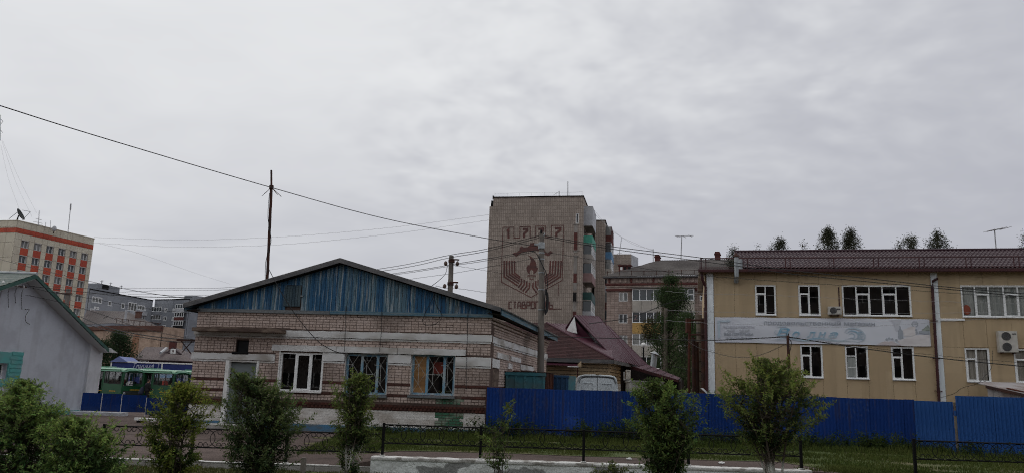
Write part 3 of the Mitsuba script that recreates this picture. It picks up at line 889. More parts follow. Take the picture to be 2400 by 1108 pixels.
put(mast, 'cable', G().tube(bez([np.array(mz[1]) + (np.array(mz[0]) - np.array(mz[1])) * f_ + [dx_, -0.06, 0] for f_, dx_ in ((0.05, -0.05), (0.25, -0.06), (0.42, 0.09), (0.5, 0.05), (0.62, -0.07), (0.8, -0.05))]), 0.012, 5), 'cable')
F_ = lambda pts, v: [tuple((mat4(BH) @ np.array([q[0], v, q[1], 1]))[:3]) for q in pts]
wire('black cable running slantwise from the foot of the mast to the window lintel', bez(F_([(2.79, 5.86), (3.43, 4.89), (4.10, 4.03), (4.90, 3.23), (5.50, 2.89), (5.99, 2.76)], -0.35)), 0.014, None, name='facade_cable', cat='cable')
wire('black cable hanging straight down to the left corner of the first barred window', F_([(5.82, 4.53), (5.86, 3.70), (5.89, 2.85)], -0.13), 0.011, None, name='facade_cable', cat='cable')
wire('black cable hanging straight down the facade onto the lintel of the first barred window', F_([(7.20, 4.43), (7.23, 3.58), (7.21, 2.89)], -0.13), 0.011, None, name='facade_cable', cat='cable')
wire('black cable hanging straight down the facade right of the second barred window', F_([(10.42, 4.91), (10.44, 3.65), (10.48, 1.63)], -0.13), 0.011, None, name='facade_cable', cat='cable')
wire('black cable hanging in a loop below the right slope of the blue gable', bez(F_([(9.17, 5.33), (9.15, 5.04), (8.83, 4.32), (8.79, 3.97), (9.08, 3.89), (9.39, 4.07), (9.46, 4.30), (9.22, 4.69), (9.13, 5.04)], -0.14)), 0.011, None, name='facade_cable', cat='cable')

# ---------------------------------------------------------------- low wall, kerb and ornamental fence in front
wx = [p[0] for p in [(-3.16, 19.50, -0.05), (7.25, 19.50, -0.00)]]
lw = thing('low_wall', 'low grey plastered wall with a whitewashed top and dark peeling patches', 'wall')
g = G()
us = np.linspace(wx[0], wx[1], 120)
for (v0, v1, zt, nm, m) in ((19.28, 19.62, -0.055, 'body', 'wall_plaster'),):
    zz = np.array([-0.62, -0.4, -0.25, -0.12, zt])
    U_, Z_ = np.meshgrid(us, zz, indexing='ij')
    bumpy = 0.014 * (meshkit.fbm(np.stack([U_ * 3, Z_ * 5, 0 * U_], -1), 3, 2) - 0.5) * 2
    g.grid(np.stack([U_, v0 + bumpy, Z_], -1))
    g.box(wx[0], wx[1], v0 + 0.03, v1, -0.62, zt)
    put(lw, 'body', g, m)
nseg = 5
for k in range(nseg):
    a, b = wx[0] + (wx[1] - wx[0]) * k / nseg, wx[0] + (wx[1] - wx[0]) * (k + 1) / nseg
    uu = np.linspace(a + 0.003, b - 0.003, 26)
    prof = np.array([[19.265, -0.075], [19.255, -0.05], [19.265, -0.012], [19.29, 0.0], [19.60, 0.004], [19.63, -0.02], [19.63, -0.07]])
    P = np.stack([np.repeat(uu[:, None], 7, 1), np.repeat(prof[None, :, 0], 26, 0), np.repeat(prof[None, :, 1], 26, 0)], -1)
    P[..., 1:] += 0.012 * (meshkit.noise(np.stack([P[..., 0] * 5, P[..., 1] * 4, P[..., 2] * 6], -1), 6)[..., None] - 0.5)
    put(lw, 'coping', G().grid(P), 'whitewash', smooth=40)
kx = (-9.47, 19.50, -0.23)[0]
kb = thing('kerb', 'low grey kerb with a white painted top beside the pavement on the left', 'kerb')
n = 7
for k in range(n):
    a, b = kx - 3 + (wx[0] - kx + 3) * k / n, kx - 3 + (wx[0] - kx + 3) * (k + 1) / n
    put(kb, 'stone', G().cbox(a + 0.006, b - 0.006, 19.36 + rnd.uniform(-0.01, 0.01), 19.58, -0.55, -0.262, 0.012), 'concrete')
    put(kb, 'white_top', G().cbox(a + 0.008, b - 0.008, 19.355, 19.585, -0.258, -0.238 + rnd.uniform(-0.006, 0.006), 0.006), 'whitewash')


def scroll(w, h, side):
    """A C-shaped scroll of flat iron: a big bow with its two ends rolled in."""
    cx, a, b, r = 0.0, w, h / 2, h * 0.125
    c0 = -0.012 - r
    t = np.linspace(90, 270, 19) * math.pi / 180
    bow = np.stack([c0 + (a + c0) * np.cos(t), b * np.sin(t)], 1)
    k = np.linspace(90, -200, 15) * math.pi / 180
    top = np.stack([c0 + r * np.cos(k), b - r + r * np.sin(k)], 1)
    bot = top[::-1] * [1, -1]
    top2 = top[::-1]
    p = np.vstack([top2[:-1], bow[1:-1], (top * [1, -1])[1:]])
    return np.stack([p[:, 0] * side, 0 * p[:, 0], p[:, 1]], 1)


scroll_ply = {}


def fence_bay(key, p0, p1, cells):
    """Rails from p0 to p1 (points under the top rail) and the scrolls between them."""
    p0, p1 = np.array(p0), np.array(p1)
    h = 0.43
    for dz in (0, -h):
        put(key, 'rail', G().tube([p0 + [0, 0, dz], p1 + [0, 0, dz]], 0.016, 4), 'black_metal')
    L = np.linalg.norm(p1 - p0); d = (p1 - p0) / L
    cw = L / cells
    k = round(cw, 2)
    for s in (-1, 1):
        if (k, s) not in scroll_ply:
            scroll_ply[k, s] = mikit.ply(G().tube(scroll(cw * 0.5 + 0.06, h - 0.03, -s if False else s), 0.0085, 4).mesh(), 'black_metal')
    for i in range(cells):
        c = p0 + d * cw * (i + 0.5) + [0, 0, -h / 2]
        for s in (-1, 1):
            put(key, 'scroll', scroll_ply[k, s], None, T().translate([float(c[0]), float(c[1]) + 0.006 * s, float(c[2])]).rotate([0, 0, 1], math.degrees(math.atan2(d[1], d[0]))))


def fence_run(key, posts, top, rail, base, cells):
    for x, y in posts:
        b_ = base(x)
        put(key, 'post', G().box(x - 0.03, x + 0.03, y - 0.03, y + 0.03, b_, top(x)), 'black_metal')
        put(key, 'post_foot', G().cbox(x - 0.06, x + 0.06, y - 0.06, y + 0.06, b_, b_ + 0.035, 0.01), 'whitewash')
    for (a, b), c in zip(zip(posts[:-1], posts[1:]), cells):
        fence_bay(key, (a[0] + 0.03, a[1], rail(a[0])), (b[0] - 0.03, b[1], rail(b[0])), c)


px = [p[0] for p in [(-2.92, 19.45, 0.57), (-0.59, 19.45, 0.65), (1.87, 19.45, 0.72), (4.37, 19.45, 0.80), (7.06, 19.45, 0.88)]]
fe = thing('ornamental_fence', 'black wrought iron scroll fence standing on the low plastered wall', 'fence', 'wrought iron fences')
fence_run(fe, [(x, 19.45) for x in px], lambda x: 0.775, lambda x: 0.735, lambda x: 0.0, (5, 5, 5, 5))
px = [p[0] for p in [(-9.60, 19.45, 0.37), (-7.46, 19.45, 0.43), (-5.21, 19.45, 0.50), (-2.98, 19.45, 0.57)]]
fe = thing('ornamental_fence', 'black wrought iron scroll fence above the kerb on the left, lower than its neighbour', 'fence', 'wrought iron fences')
fence_run(fe, [(x, 19.47) for x in px[:3]], lambda x: 0.54, lambda x: 0.50, lambda x: -0.24, (5, 5))
fence_bay(fe, (px[2] + 0.03, 19.47, 0.50), (px[3] - 0.02, 19.47, 0.515), 5)
fe = thing('ornamental_fence', 'black wrought iron scroll fence at the right edge, in front of the blue sheet gate', 'fence', 'wrought iron fences')
px = [p[0] for p in [(9.78, 19.45, 0.67), (12.63, 19.45, 0.76), (15.41, 19.45, 0.85)]]
fence_run(fe, [(x, 19.45) for x in px], lambda x: 0.80, lambda x: 0.76, lambda x: float(hz(x, 19.45)), (6, 6))
st = (-4.64, 18.90, -0.05)
k = thing('short_post', 'short weathered concrete post standing in front of the white topped kerb', 'post')
put(k, 'post', G().cbox(st[0] - 0.055, st[0] + 0.055, 18.85, 18.95, -0.5, st[2] - 0.02, 0.012), 'pole_concrete')
put(k, 'cap', G().cbox(st[0] - 0.045, st[0] + 0.05, 18.86, 18.94, st[2] - 0.018, st[2] + 0.012, 0.01), 'pole_concrete')
bp = (-14.35, 31.86, -0.20)
k = thing('bench', 'white slab bench on a dark foot on the asphalt behind the left fence', 'bench')
th_ = np.linspace(0, 2 * math.pi, 28, endpoint=False)
sl = sg.Polygon([(bp[0] - 0.25 + 1.3 + 1.35 * math.cos(a) * (1 if abs(math.cos(a)) < 0.9 else 0.96), 0.30 * math.sin(a)) for a in th_])
m_ = trimesh.creation.extrude_polygon(sl, 0.09, engine='earcut'); m_.vertices = np.array(m_.vertices) + [0, bp[1], 0.05]
put(k, 'seat', m_, 'white_trim')
for dx in (0.0, 1.9):
    put(k, 'foot', G().cbox(bp[0] - 0.08 + dx, bp[0] + 0.09 + dx, bp[1] - 0.15, bp[1] + 0.15, -0.25, 0.05), 'black_metal')

# ---------------------------------------------------------------- the blue sheet fence
def profiled(u0, u1, z0, z1, pitch=0.115, dep=0.02, v=0.0):
    """A profiled steel sheet."""
    n = max(1, int((u1 - u0) / pitch))
    pw = (u1 - u0) / n
    us, vs = [], []
    for i in range(n):
        for f_, d_ in ((0, 0), (0.52, 0), (0.62, dep), (0.9, dep)):
            us.append(u0 + (i + f_) * pw); vs.append(v + d_)
    us.append(u1); vs.append(v)
    us, vs = np.array(us), np.array(vs)
    zs = np.linspace(z0, z1, 5)
    P = np.stack([np.repeat(us[:, None], 5, 1), np.repeat(vs[:, None], 5, 1) + 0.006 * np.sin(zs * 2.1 + u0)[None], np.repeat(zs[None], len(us), 0)], -1)
    g = G().grid(P)
    return g.grid(P + [0, 0.004, 0], True)


FE = frame(-0.723, 28.900, -3.00)
bf = thing('blue_fence', 'long fence of dark blue profiled steel sheets between the brick house and the gate', 'fence')
u = 0.0
FEND = 14.95
ftop = lambda u: 1.725 + 0.05 * u / 15
i = 0
while u < FEND - 0.2:
    w_ = min(rnd.choice((1.1, 1.12, 1.16, 0.62 if i == 0 else 1.1)), FEND - u)
    tilt = rnd.uniform(-0.010, 0.012)
    sm = profiled(u, u + w_ + 0.03, -0.10 + 0.06 * (i % 3 == 1), ftop(u) + rnd.uniform(-0.012, 0.012), v=rnd.uniform(-0.012, 0.004) - 0.004 * (i % 2)).mesh()
    vv = np.array(sm.vertices); vv[:, 0] += tilt * (vv[:, 2] - 0.8); vv[:, 1] += rnd.uniform(-0.02, 0.02) * (vv[:, 2] - 0.6)
    if i == 2:                                                      # a dented sheet with its foot bent out
        q = ss(1.0, -0.1, vv[:, 2]) * np.exp(-((vv[:, 0] - u - w_ * 0.75) / 0.35) ** 2)
        vv[:, 1] -= 0.22 * q; vv[:, 2] -= 0.05 * q
    sm.vertices = vv
    put(bf, 'sheet', sm, 'sheet_blue', FE)
    u += w_; i += 1
put(bf, 'rail', G().box(0, FEND, 0.04, 0.08, 1.45, 1.50), 'rust', FE)
put(bf, 'rail', G().box(0, FEND, 0.04, 0.08, 0.25, 0.30), 'rust', FE)
for k in range(6):
    put(bf, 'post', G().box(0.3 + 2.75 * k, 0.36 + 2.75 * k, 0.085, 0.145, -0.3, 1.7), 'rust', FE)
put(bf, 'edge_strip', G().box(-0.03, 0.0, -0.02, 0.05, -0.1, 1.75), 'rust', FE)
# the gate wing turns towards the street
gp0 = mat4(FE) @ np.array([FEND, 0, 0, 1])
GA = frame(gp0[0] + 0.02, gp0[1] - 0.02, -42)
k = put(bf, 'sheet', profiled(0.0, 0.66, -0.1, 1.74), 'sheet_blue_lit', GA)
k = put(bf, 'sheet', profiled(0.64, 1.22, -0.1, 1.735, v=0.006), 'sheet_blue_lit', GA)
gt = thing('sheet_gate', 'gate of blue profiled steel sheets taller than the fence beside it', 'gate')
put(gt, 'post', G().tube([[1.26, 0.02, -0.2], [1.26, 0.02, 1.72]], 0.035, 8), 'rust_wood', GA)
for a, b, z1, tl in ((1.30, 2.47, 1.94, 0.0), (2.44, 3.74, 1.935, -0.004)):
    m_ = profiled(a, b, -0.06, z1, v=0.02 if a < 2 else 0.0).mesh()
    vv = np.array(m_.vertices); vv[:, 0] += tl * vv[:, 2]
    if a > 2:                                                       # its top corner is bent back
        q = ss(1.45, 1.94, vv[:, 2]) * ss(3.5, 3.72, vv[:, 0]); vv[:, 0] -= 0.10 * q; vv[:, 2] -= 0.12 * q
    m_.vertices = vv
    put(gt, 'sheet', m_, 'sheet_blue_lit', GA)
put(gt, 'rail', G().box(1.3, 3.7, 0.05, 0.09, 1.55, 1.6), 'rust', GA)
put(gt, 'rail', G().box(1.3, 3.7, 0.05, 0.09, 0.3, 0.35), 'rust', GA)
put(gt, 'hinge', G().cbox(1.24, 1.30, -0.03, 0.02, 1.28, 1.45, 0.006), 'sheet_blue_lit', GA)
put(gt, 'post', G().tube([[3.83, 0.10, -0.2], [3.83, 0.10, 1.75]], 0.03, 8), 'rust', GA)
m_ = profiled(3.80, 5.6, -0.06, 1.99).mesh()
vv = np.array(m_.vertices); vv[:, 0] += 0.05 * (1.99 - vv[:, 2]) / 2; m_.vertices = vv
put(gt, 'sheet', m_, 'sheet_blue_lit', GA)

# low blue fence on the left
LF = frame(*(-21.71, 41.30, 0.31)[:2], 2)
bl = thing('low_blue_fence', 'low fence of blue steel panels beside the white building, in front of the buses', 'fence')
x = 0.0
for k, (w_, z0, z1) in enumerate(((1.02, -0.02, 0.87), (1.0, -0.03, 0.86), (1.25, -0.03, 0.83), (1.5, -0.13, 0.72), (1.4, -0.13, 0.70))):
    put(bl, 'panel', profiled(x + 0.012, x + w_ - 0.012, z0, z1, 0.1, 0.012), 'sheet_blue', LF)
    put(bl, 'post', G().box(x - 0.012, x + 0.01, -0.03, 0.0, z0 - 0.1, z1 + 0.01), 'white_trim', LF)
    x += w_
k = thing('concrete_block', 'whitewashed concrete footing under the left end of the low blue fence', 'concrete block')
put(k, '', G().cbox(-0.3, 2.3, -0.5, 0.3, -0.6, -0.06, 0.03), 'render_pier', LF)

# ---------------------------------------------------------------- the white building at the left edge
WB = frame(-21.923, 43.000, 87.00)
wb_ = thing('white_building', 'white rendered building with a dark green roof edge and a turquoise window surround', 'building')
pk = (-7.05, 6.02); er = (-0.25, 3.02); el = (-15.0, 2.98)
wo = (-8.72, -7.22, 1.45, 2.14)
so = (-9.72, -6.33, 1.12, 2.63)
gabl = sg.Polygon([(-14.2, -0.6), (0.0, -0.6), (0.0, 3.25), (pk[0], pk[1] - 0.1), (-14.2, 3.15)])
put(wb_, 'wall', G().prism(holed(gabl, [wo]), 0, 0.4), 'render_white', WB)
put(wb_, 'wall', G().box(-0.4, 0, 0.4, 9, -0.6, 3.2).box(-14.2, -13.8, 0.4, 9, -0.6, 3.2).box(-14.2, 0, 9, 9.4, -0.6, 3.2), 'render_white', WB)
put(wb_, 'pier', G().prism([(-1.15, -0.6), (0.012, -0.6), (0.012, 3.24), (-1.15, 3.7)], -0.14, 0.03), 'render_pier', WB)
put(wb_, 'plinth', G().cbox(-14.2, -1.2, -0.06, 0.02, -0.6, -0.02), 'teal_paint', WB)
put(wb_, 'window_surround', G().prism(holed(sg.box(so[0], so[2], so[1], so[3]), [wo]), -0.035, 0.02), 'teal_paint', WB)
for k in range(8):
    z_ = so[2] + 0.06 + (so[3] - so[2]) * k / 8
    put(wb_, 'surround_brick', G().cbox(wo[1] + 0.02 + 0.12 * (k % 2), so[1] - 0.01 + 0.03 * (k % 2), -0.06, 0.0, z_, z_ + (so[3] - so[2]) / 8 - 0.02, 0.008), 'teal_paint', WB)
window(wb_, WB, wo, 0.2, mull=(0.5,), fw=0.07, glass='glass_dark', label='small white window in a turquoise surround')
D_ = 9.6
for (ea, s_) in ((er, 1), (el, -1)):
    a3, b3 = np.array([ea[0], -0.55, ea[1]]), np.array([pk[0], -0.55, pk[1]])
    put(wb_, 'rake_board', G().prism([(ea[0], ea[1] - 0.02), (pk[0], pk[1] - 0.02), (pk[0], pk[1] + 0.15), (ea[0], ea[1] + 0.15)], -0.60, -0.56), 'green_trim', WB)
    put(wb_, 'soffit', G().slab([[ea[0], -0.55, ea[1] - 0.04], [pk[0], -0.55, pk[1] - 0.04], [pk[0], 0.0, pk[1] - 0.04], [ea[0], 0.0, ea[1] - 0.04]], 0.02), 'soffit', WB)
    n1, n2 = 60, 26
    s1, s2 = np.linspace(0, 1, n1), np.linspace(-0.58, D_, 120)
    S1, S2 = np.meshgrid(s1, s2, indexing='ij')
    Z = ea[1] + (pk[1] - ea[1]) * S1 + 0.16 + 0.02 * np.abs(np.sin(S2 * math.pi / 0.2)) + 0.03 * (1 - (S1 * 22) % 1)
    put(wb_, 'roof', G().grid(np.stack([ea[0] + (pk[0] - ea[0]) * S1, S2, Z], -1), s_ < 0), 'green_tile', WB)
put(wb_, 'ridge_cap', G().tube([[pk[0], -0.6, pk[1] + 0.19], [pk[0], D_, pk[1] + 0.19]], 0.09, 8), 'galvanised', WB)
put(wb_, 'soffit_bracket', G().prism([(-0.05, 3.0), (0.75, 3.0), (-0.05, 3.24)], -0.55, -0.02), 'soffit', WB)
ins = thing('insulator_bracket', 'bracket with insulators and dangling wires under the gable of the white building', 'insulator')
ic = (-8.09, 5.45)
put(ins, 'arm', G().tube([[ic[0] - 0.75, -0.3, ic[1]], [ic[0] + 0.9, -0.3, ic[1] + 0.12]], 0.03, 5), 'rust', WB)
for k in range(4):
    x_ = ic[0] - 0.65 + 0.45 * k
    put(ins, 'insulator', G().tube([[x_, -0.3, ic[1] + 0.03], [x_, -0.3, ic[1] + 0.10], [x_, -0.3, ic[1] + 0.15], [x_, -0.3, ic[1] + 0.2]], [0.03, 0.06, 0.05, 0.02], 7), 'white_plate', WB)
    put(ins, 'loose_wire', G().tube(bez([[x_, -0.3, ic[1] + 0.05], [x_ - 0.1, -0.34, ic[1] - 0.3], [x_ + 0.12 - 0.2 * (k == 0), -0.3, ic[1] - 0.7 - 0.2 * (k % 2)]], 6), 0.013, 4), 'cable', WB)
put(wb_, 'hook_wire', G().tube(bez([[pk[0] + 0.25, -0.12, 4.6], [pk[0] + 0.55, -0.12, 4.62], [pk[0] + 0.35, -0.12, 4.3], [pk[0] + 0.45, -0.12, 4.05], [pk[0] + 0.75, -0.12, 3.95]], 8), 0.014, 4), 'cable', WB)

# ---------------------------------------------------------------- poles, containers and van behind the fence
pol = thing('utility_pole', 'tall concrete utility pole in front of the emblem block, a cable coil on its side', 'utility pole', 'concrete utility poles')
pb, pt = np.array((1.48, 36.00, 2.57)), np.array((1.38, 36.00, 8.87))
pb = pb + (pb - pt) / (pt[2] - pb[2]) * (pb[2] - 0.2)
put(pol, 'shaft', G().tube([pb, pt], [0.175, 0.115], 12), 'pole_concrete', smooth=40)
nrm = lambda v: v / np.linalg.norm(v)
for py, r_ in ((570, 0.14), (582, 0.14), (594, 0.14), (609, 0.145), (641, 0.15), (681, 0.155), (728, 0.16)):
    f_ = (py - 546) / (868 - 546)
    c = pt + (np.array((1.48, 36.00, 2.57)) - pt) * f_
    put(pol, 'strap', G().tube([c - [0, 0, 0.025], c + [0, 0, 0.025]], r_, 12), 'galvanised')
c = pt + [0, 0, -0.55]
put(pol, 'bracket', G().cbox(c[0] - 0.15, c[0] + 0.15, c[1] - 0.15, c[1] + 0.15, c[2] - 0.2, c[2] + 0.05), 'galvanised')
put(pol, 'arm', G().box(c[0] - 0.34, c[0] - 0.12, c[1] - 0.2, c[1] - 0.14, c[2] - 0.06, c[2] + 0.02), 'galvanised')
put(pol, 'top_fitting', G().tube([pt + [-0.03, -0.08, -0.05], pt + [-0.03, -0.08, 0.12]], 0.05, 7), 'black_metal')
put(pol, 'top_fitting', G().tube([pt + [0.09, -0.08, -0.15], pt + [0.16, -0.08, -0.02]], 0.035, 6), 'galvanised')
put(pol, 'drop_cable', G().tube(bez([(0.85, 35.85, 7.98), (1.12, 35.80, 7.90), (1.41, 35.75, 7.38), (1.62, 35.80, 6.96), (1.69, 35.80, 6.47), (1.64, 35.80, 5.98)]), 0.02, 5), 'cable')
put(pol, 'drop_cable', G().tube(bez([(1.24, 35.80, 7.82), (1.49, 35.75, 7.15), (1.59, 35.80, 6.57), (1.60, 35.80, 5.98)]), 0.015, 5), 'cable')
coil = thing('cable_coil', 'black cable wound in a long narrow coil hanging on the tall utility pole', 'cable coil')
cc = np.array((1.62, 35.85, 5.65))
for k in range(4):
    a = np.linspace(0, 2 * math.pi, 30)
    put(coil, 'turn', G().tube(np.stack([cc[0] + (0.05 + 0.012 * k) * np.cos(a) + 0.015 * k, cc[1] - 0.1 + 0.04 * k + 0.25 * np.cos(a) * 0.3, cc[2] + (0.56 - 0.03 * k) * np.sin(a)], 1), 0.028, 6), 'cable')
pol2 = thing('utility_pole', 'shorter concrete utility pole with insulators rising behind the right slope of the blue gable', 'utility pole', 'concrete utility poles')
qb, qt = np.array((-3.21, 42.00, 6.76)), np.array((-3.23, 42.00, 8.68))
qb = qb + (qb - qt) / (qt[2] - qb[2]) * (qb[2] - 0.1)
put(pol2, 'shaft', G().tube([qb, qt], [0.20, 0.125], 12), 'pole_concrete', smooth=40)
for dz in (-0.22, -1.45):
    c = qt + [0.02, -0.16, dz]
    put(pol2, 'arm', G().box(c[0] - 0.05, c[0] + 0.42, c[1] - 0.04, c[1] + 0.04, c[2] - 0.04, c[2] + 0.03), 'rust')
    put(pol2, 'clamp', G().box(c[0] - 0.16, c[0] + 0.16, c[1] - 0.02, c[1] + 0.33, c[2] - 0.14, c[2] + 0.0), 'rust')
    for x_ in (-0.30, 0.33):
        z_ = c[2] - 0.22
        put(pol2, 'insulator', G().tube([[c[0] + x_, c[1], z_ - 0.12], [c[0] + x_, c[1], z_ - 0.03], [c[0] + x_, c[1], z_ + 0.05], [c[0] + x_, c[1], z_ + 0.12]], [0.05, 0.10, 0.09, 0.04], 8), 'insulator')
    put(pol2, 'pin', G().tube([c + [0.33, 0, -0.15], c + [0.36, 0, 0.0]], 0.02, 5), 'rust')
k = thing('post', 'thin rusty steel post carrying the thick black cable in front of the shop banner', 'post')
p0, p1 = np.array((10.65, 30.20, 2.12)), np.array((10.63, 30.20, 4.02))
p0 = p0 + (p0 - p1) / (p1[2] - p0[2]) * (p0[2] - 0.0)
put(k, 'pipe', G().tube([p0, p1], 0.055, 8), 'rust')
put(k, 'tip', G().tube([p1 + [-0.03, 0, -0.02], p1 + [-0.03, 0, 0.10]], 0.018, 5).tube([p1 + [0.03, 0, -0.02], p1 + [0.03, 0, 0.10]], 0.018, 5), 'black_metal')
put(k, 'wire_tail', G().tube(bez([(10.62, 30.10, 3.92), (10.70, 30.05, 3.79), (10.67, 30.05, 3.55), (10.63, 30.10, 3.41)], 6), 0.016, 5), 'cable')

CO = frame(*(-0.09, 32.00, 2.04)[:2], -11)
ct = thing('container', 'teal steel container with a rusty right side standing behind the blue fence', 'container', 'containers behind the blue fence')
cw_, ch_ = 1.62, 2.39
put(ct, 'front', G().box(0.02, cw_ - 0.02, 0.03, 0.08, 0.2, ch_ - 0.03), 'container_teal', CO)
for k in range(5):
    put(ct, 'front_rib', G().cbox(0.02 + 0.37 * k, 0.12 + 0.37 * k, -0.02, 0.03, 0.2, ch_ - 0.16, 0.012), 'container_teal', CO)
put(ct, 'top_rail', G().cbox(-0.02, cw_ + 0.01, -0.03, 0.1, ch_ - 0.15, ch_ - 0.0, 0.012), 'container_teal', CO)
put(ct, 'side', G().box(cw_ - 0.03, cw_ + 0.0, 0.1, 2.3, 0.2, ch_ - 0.01).box(0.0, 0.03, 0.1, 2.3, 0.2, ch_ - 0.01).box(0, cw_, 2.28, 2.32, 0.2, ch_), 'rust_orange', CO)
for k in range(5):
    put(ct, 'side_rib', G().cbox(cw_, cw_ + 0.04, 0.12 + 0.45 * k, 0.3 + 0.45 * k, 0.2, ch_ - 0.02), 'rust_orange', CO)
put(ct, 'lid', G().slab([[-0.03, -0.05, ch_ + 0.01], [cw_ + 0.04, -0.05, ch_ + 0.01], [cw_ + 0.04, 2.35, ch_ + 0.03], [-0.03, 2.35, ch_ + 0.03]], 0.015), 'rust', CO)
for k, (a, b) in enumerate(((0.55, 1.05), (0.2, 0.5), (0.95, 1.15))):
    put(ct, 'debris', G().tm(trimesh.creation.icosphere(1, 1.0), np.array([[(b - a) / 2, 0, 0, (a + b) / 2], [0, 0.2, 0, 0.3 + 0.2 * k], [0, 0, 0.05, ch_ + 0.03], [0, 0, 0, 1]])), 'rust', CO)
C2 = frame(*(1.83, 33.80, 2.09)[:2], -8)
ct = thing('container', 'dark blue steel container standing beside the white van', 'container', 'containers behind the blue fence')
w2_, h2 = 0.74, (2.17, 33.80, 2.35)[2]
put(ct, 'front', G().box(0.02, w2_, 0.03, 0.08, 0.2, h2 - 0.02), 'container_blue', C2)
for k in range(4):
    put(ct, 'front_rib', G().cbox(0.03 + 0.2 * k, 0.10 + 0.2 * k, -0.02, 0.03, 0.2, h2 - 0.1, 0.01), 'container_blue', C2)
put(ct, 'top_rail', G().cbox(-0.01, w2_ + 0.02, -0.03, 0.08, h2 - 0.1, h2, 0.01), 'container_blue', C2)
put(ct, 'side', G().slab([[w2_, 0.05, 0.2], [w2_ + 0.24, 1.2, 0.2], [w2_ + 0.24, 1.2, h2], [w2_, 0.05, h2]], 0.03), 'container_teal', C2)
put(ct, 'back', G().box(0, w2_ + 0.2, 1.2, 1.24, 0.2, h2).box(0, 0.03, 0.1, 1.2, 0.2, h2), 'container_blue', C2)

# the van: seen from behind
vp = (4.10, 36.60, 2.15)
VA = frame(vp[0], vp[1], -3, 0.4)
van = thing('van', 'white panel van seen from behind over the blue fence', 'van')


def van_section(s, z_top):
    """Half width against height: bulging sides, leaning in above the belt, rounded roof edge."""
    z = np.array([0.28, 0.45, 0.8, 1.1, 1.35, 1.6, 1.8, 1.95, 2.03, 2.07, 2.09])
    w = np.array([0.92, 0.97, 1.0, 1.0, 0.985, 0.955, 0.915, 0.87, 0.80, 0.62, 0.0])
    return z * z_top, w * s


P = []
for y_, s_, zt in ((0.0, 0.965, 0.985), (0.06, 0.99, 1.0), (1.0, 1.0, 1.005), (3.3, 1.0, 1.005), (3.7, 0.98, 0.97), (4.3, 0.95, 0.72), (4.75, 0.9, 0.58), (5.2, 0.8, 0.5)):
    z, w = van_section(s_, zt)
    P.append(np.stack([np.concatenate([w, -w[::-1][1:]]), np.full(21, y_), np.concatenate([z, z[::-1][1:]])], 1))
P = np.array(P)
body = G().grid(P)
body.add(np.vstack([P[0], [[0, 0, 0.28]]]), [[i, i + 1, 21] for i in range(20)])
body.add(np.vstack([P[-1], [[0, 5.2, 0.28]]]), [[i + 1, i, 21] for i in range(20)])
put(van, 'body', body, 'van_white', VA, smooth=35)
z, w = van_section(0.965, 0.985)
roofz = np.concatenate([w * 0.99, -w[::-1][1:] * 0.99]), np.concatenate([z, z[::-1][1:]])
rim = [(roofz[0][i], -0.045, roofz[1][i]) for i in range(6, 15)]
put(van, 'rear_rim', G().tube(np.array(rim) + [0, 0.02, 0.0], 0.045, 6), 'van_white', VA, smooth=True)
put(van, 'door_seal', G().tube(np.array([(q[0] * 0.935, -0.035, q[2] - 0.075) for q in rim]), 0.016, 5), 'rubber', VA)
put(van, 'door_seam', G().box(-0.012, 0.012, -0.036, -0.02, 0.5, 1.97), 'rubber', VA)
for s_ in (-1, 1):
    dz = np.array([0.5, 1.0, 1.35, 1.6, 1.78, 1.88]); dw = np.interp(dz, z, w) - 0.10
    poly = [(0.012 * s_, 0.5)] + [(s_ * a, b) for a, b in zip(dw, dz)] + [(s_ * 0.45, 1.97), (0.012 * s_, 1.98)]
    dd = put(van, 'rear_door', G().prism(sg.Polygon(poly).buffer(0), -0.03, 0.01), 'van_white', VA)
    bx = sg.box(*sorted((s_ * 0.17, s_ * 0.17 + s_ * 0.52))[:1], 1.0, sorted((s_ * 0.17, s_ * 0.69))[1], 1.72).buffer(-0.07).buffer(0.07)
    bx = affinity.affine_transform(bx, [1, 0, 0, 1, 0, 0])
    put(dd, 'panel', G().prism(bx.difference(bx.buffer(-0.035)), -0.065, -0.029), 'van_white', VA)
    put(dd, 'panel', G().prism(bx.buffer(-0.06), -0.037, -0.029), 'van_white', VA)
    put(van, 'tail_lamp', G().cbox(*sorted((s_ * 0.86, s_ * 0.96)), -0.02, 0.03, 0.75, 1.15), 'van_lamp', VA)
    for y_ in (0.95, 4.2):
        m_ = trimesh.creation.cylinder(0.33, 0.22, sections=24); m_.vertices = np.array(m_.vertices)[:, [2, 0, 1]] + [s_ * 0.82, y_, 0.33 - 0.0]
        put(van, 'wheel', m_, 'rubber', VA)
put(van, 'roof_lamp', G().cbox(-0.09, 0.09, -0.06, 0.05, 2.05, 2.10, 0.01), 'black_metal', VA)
put(van, 'bumper', G().cbox(-0.95, 0.95, -0.12, 0.1, 0.35, 0.5), 'bus_dark', VA)

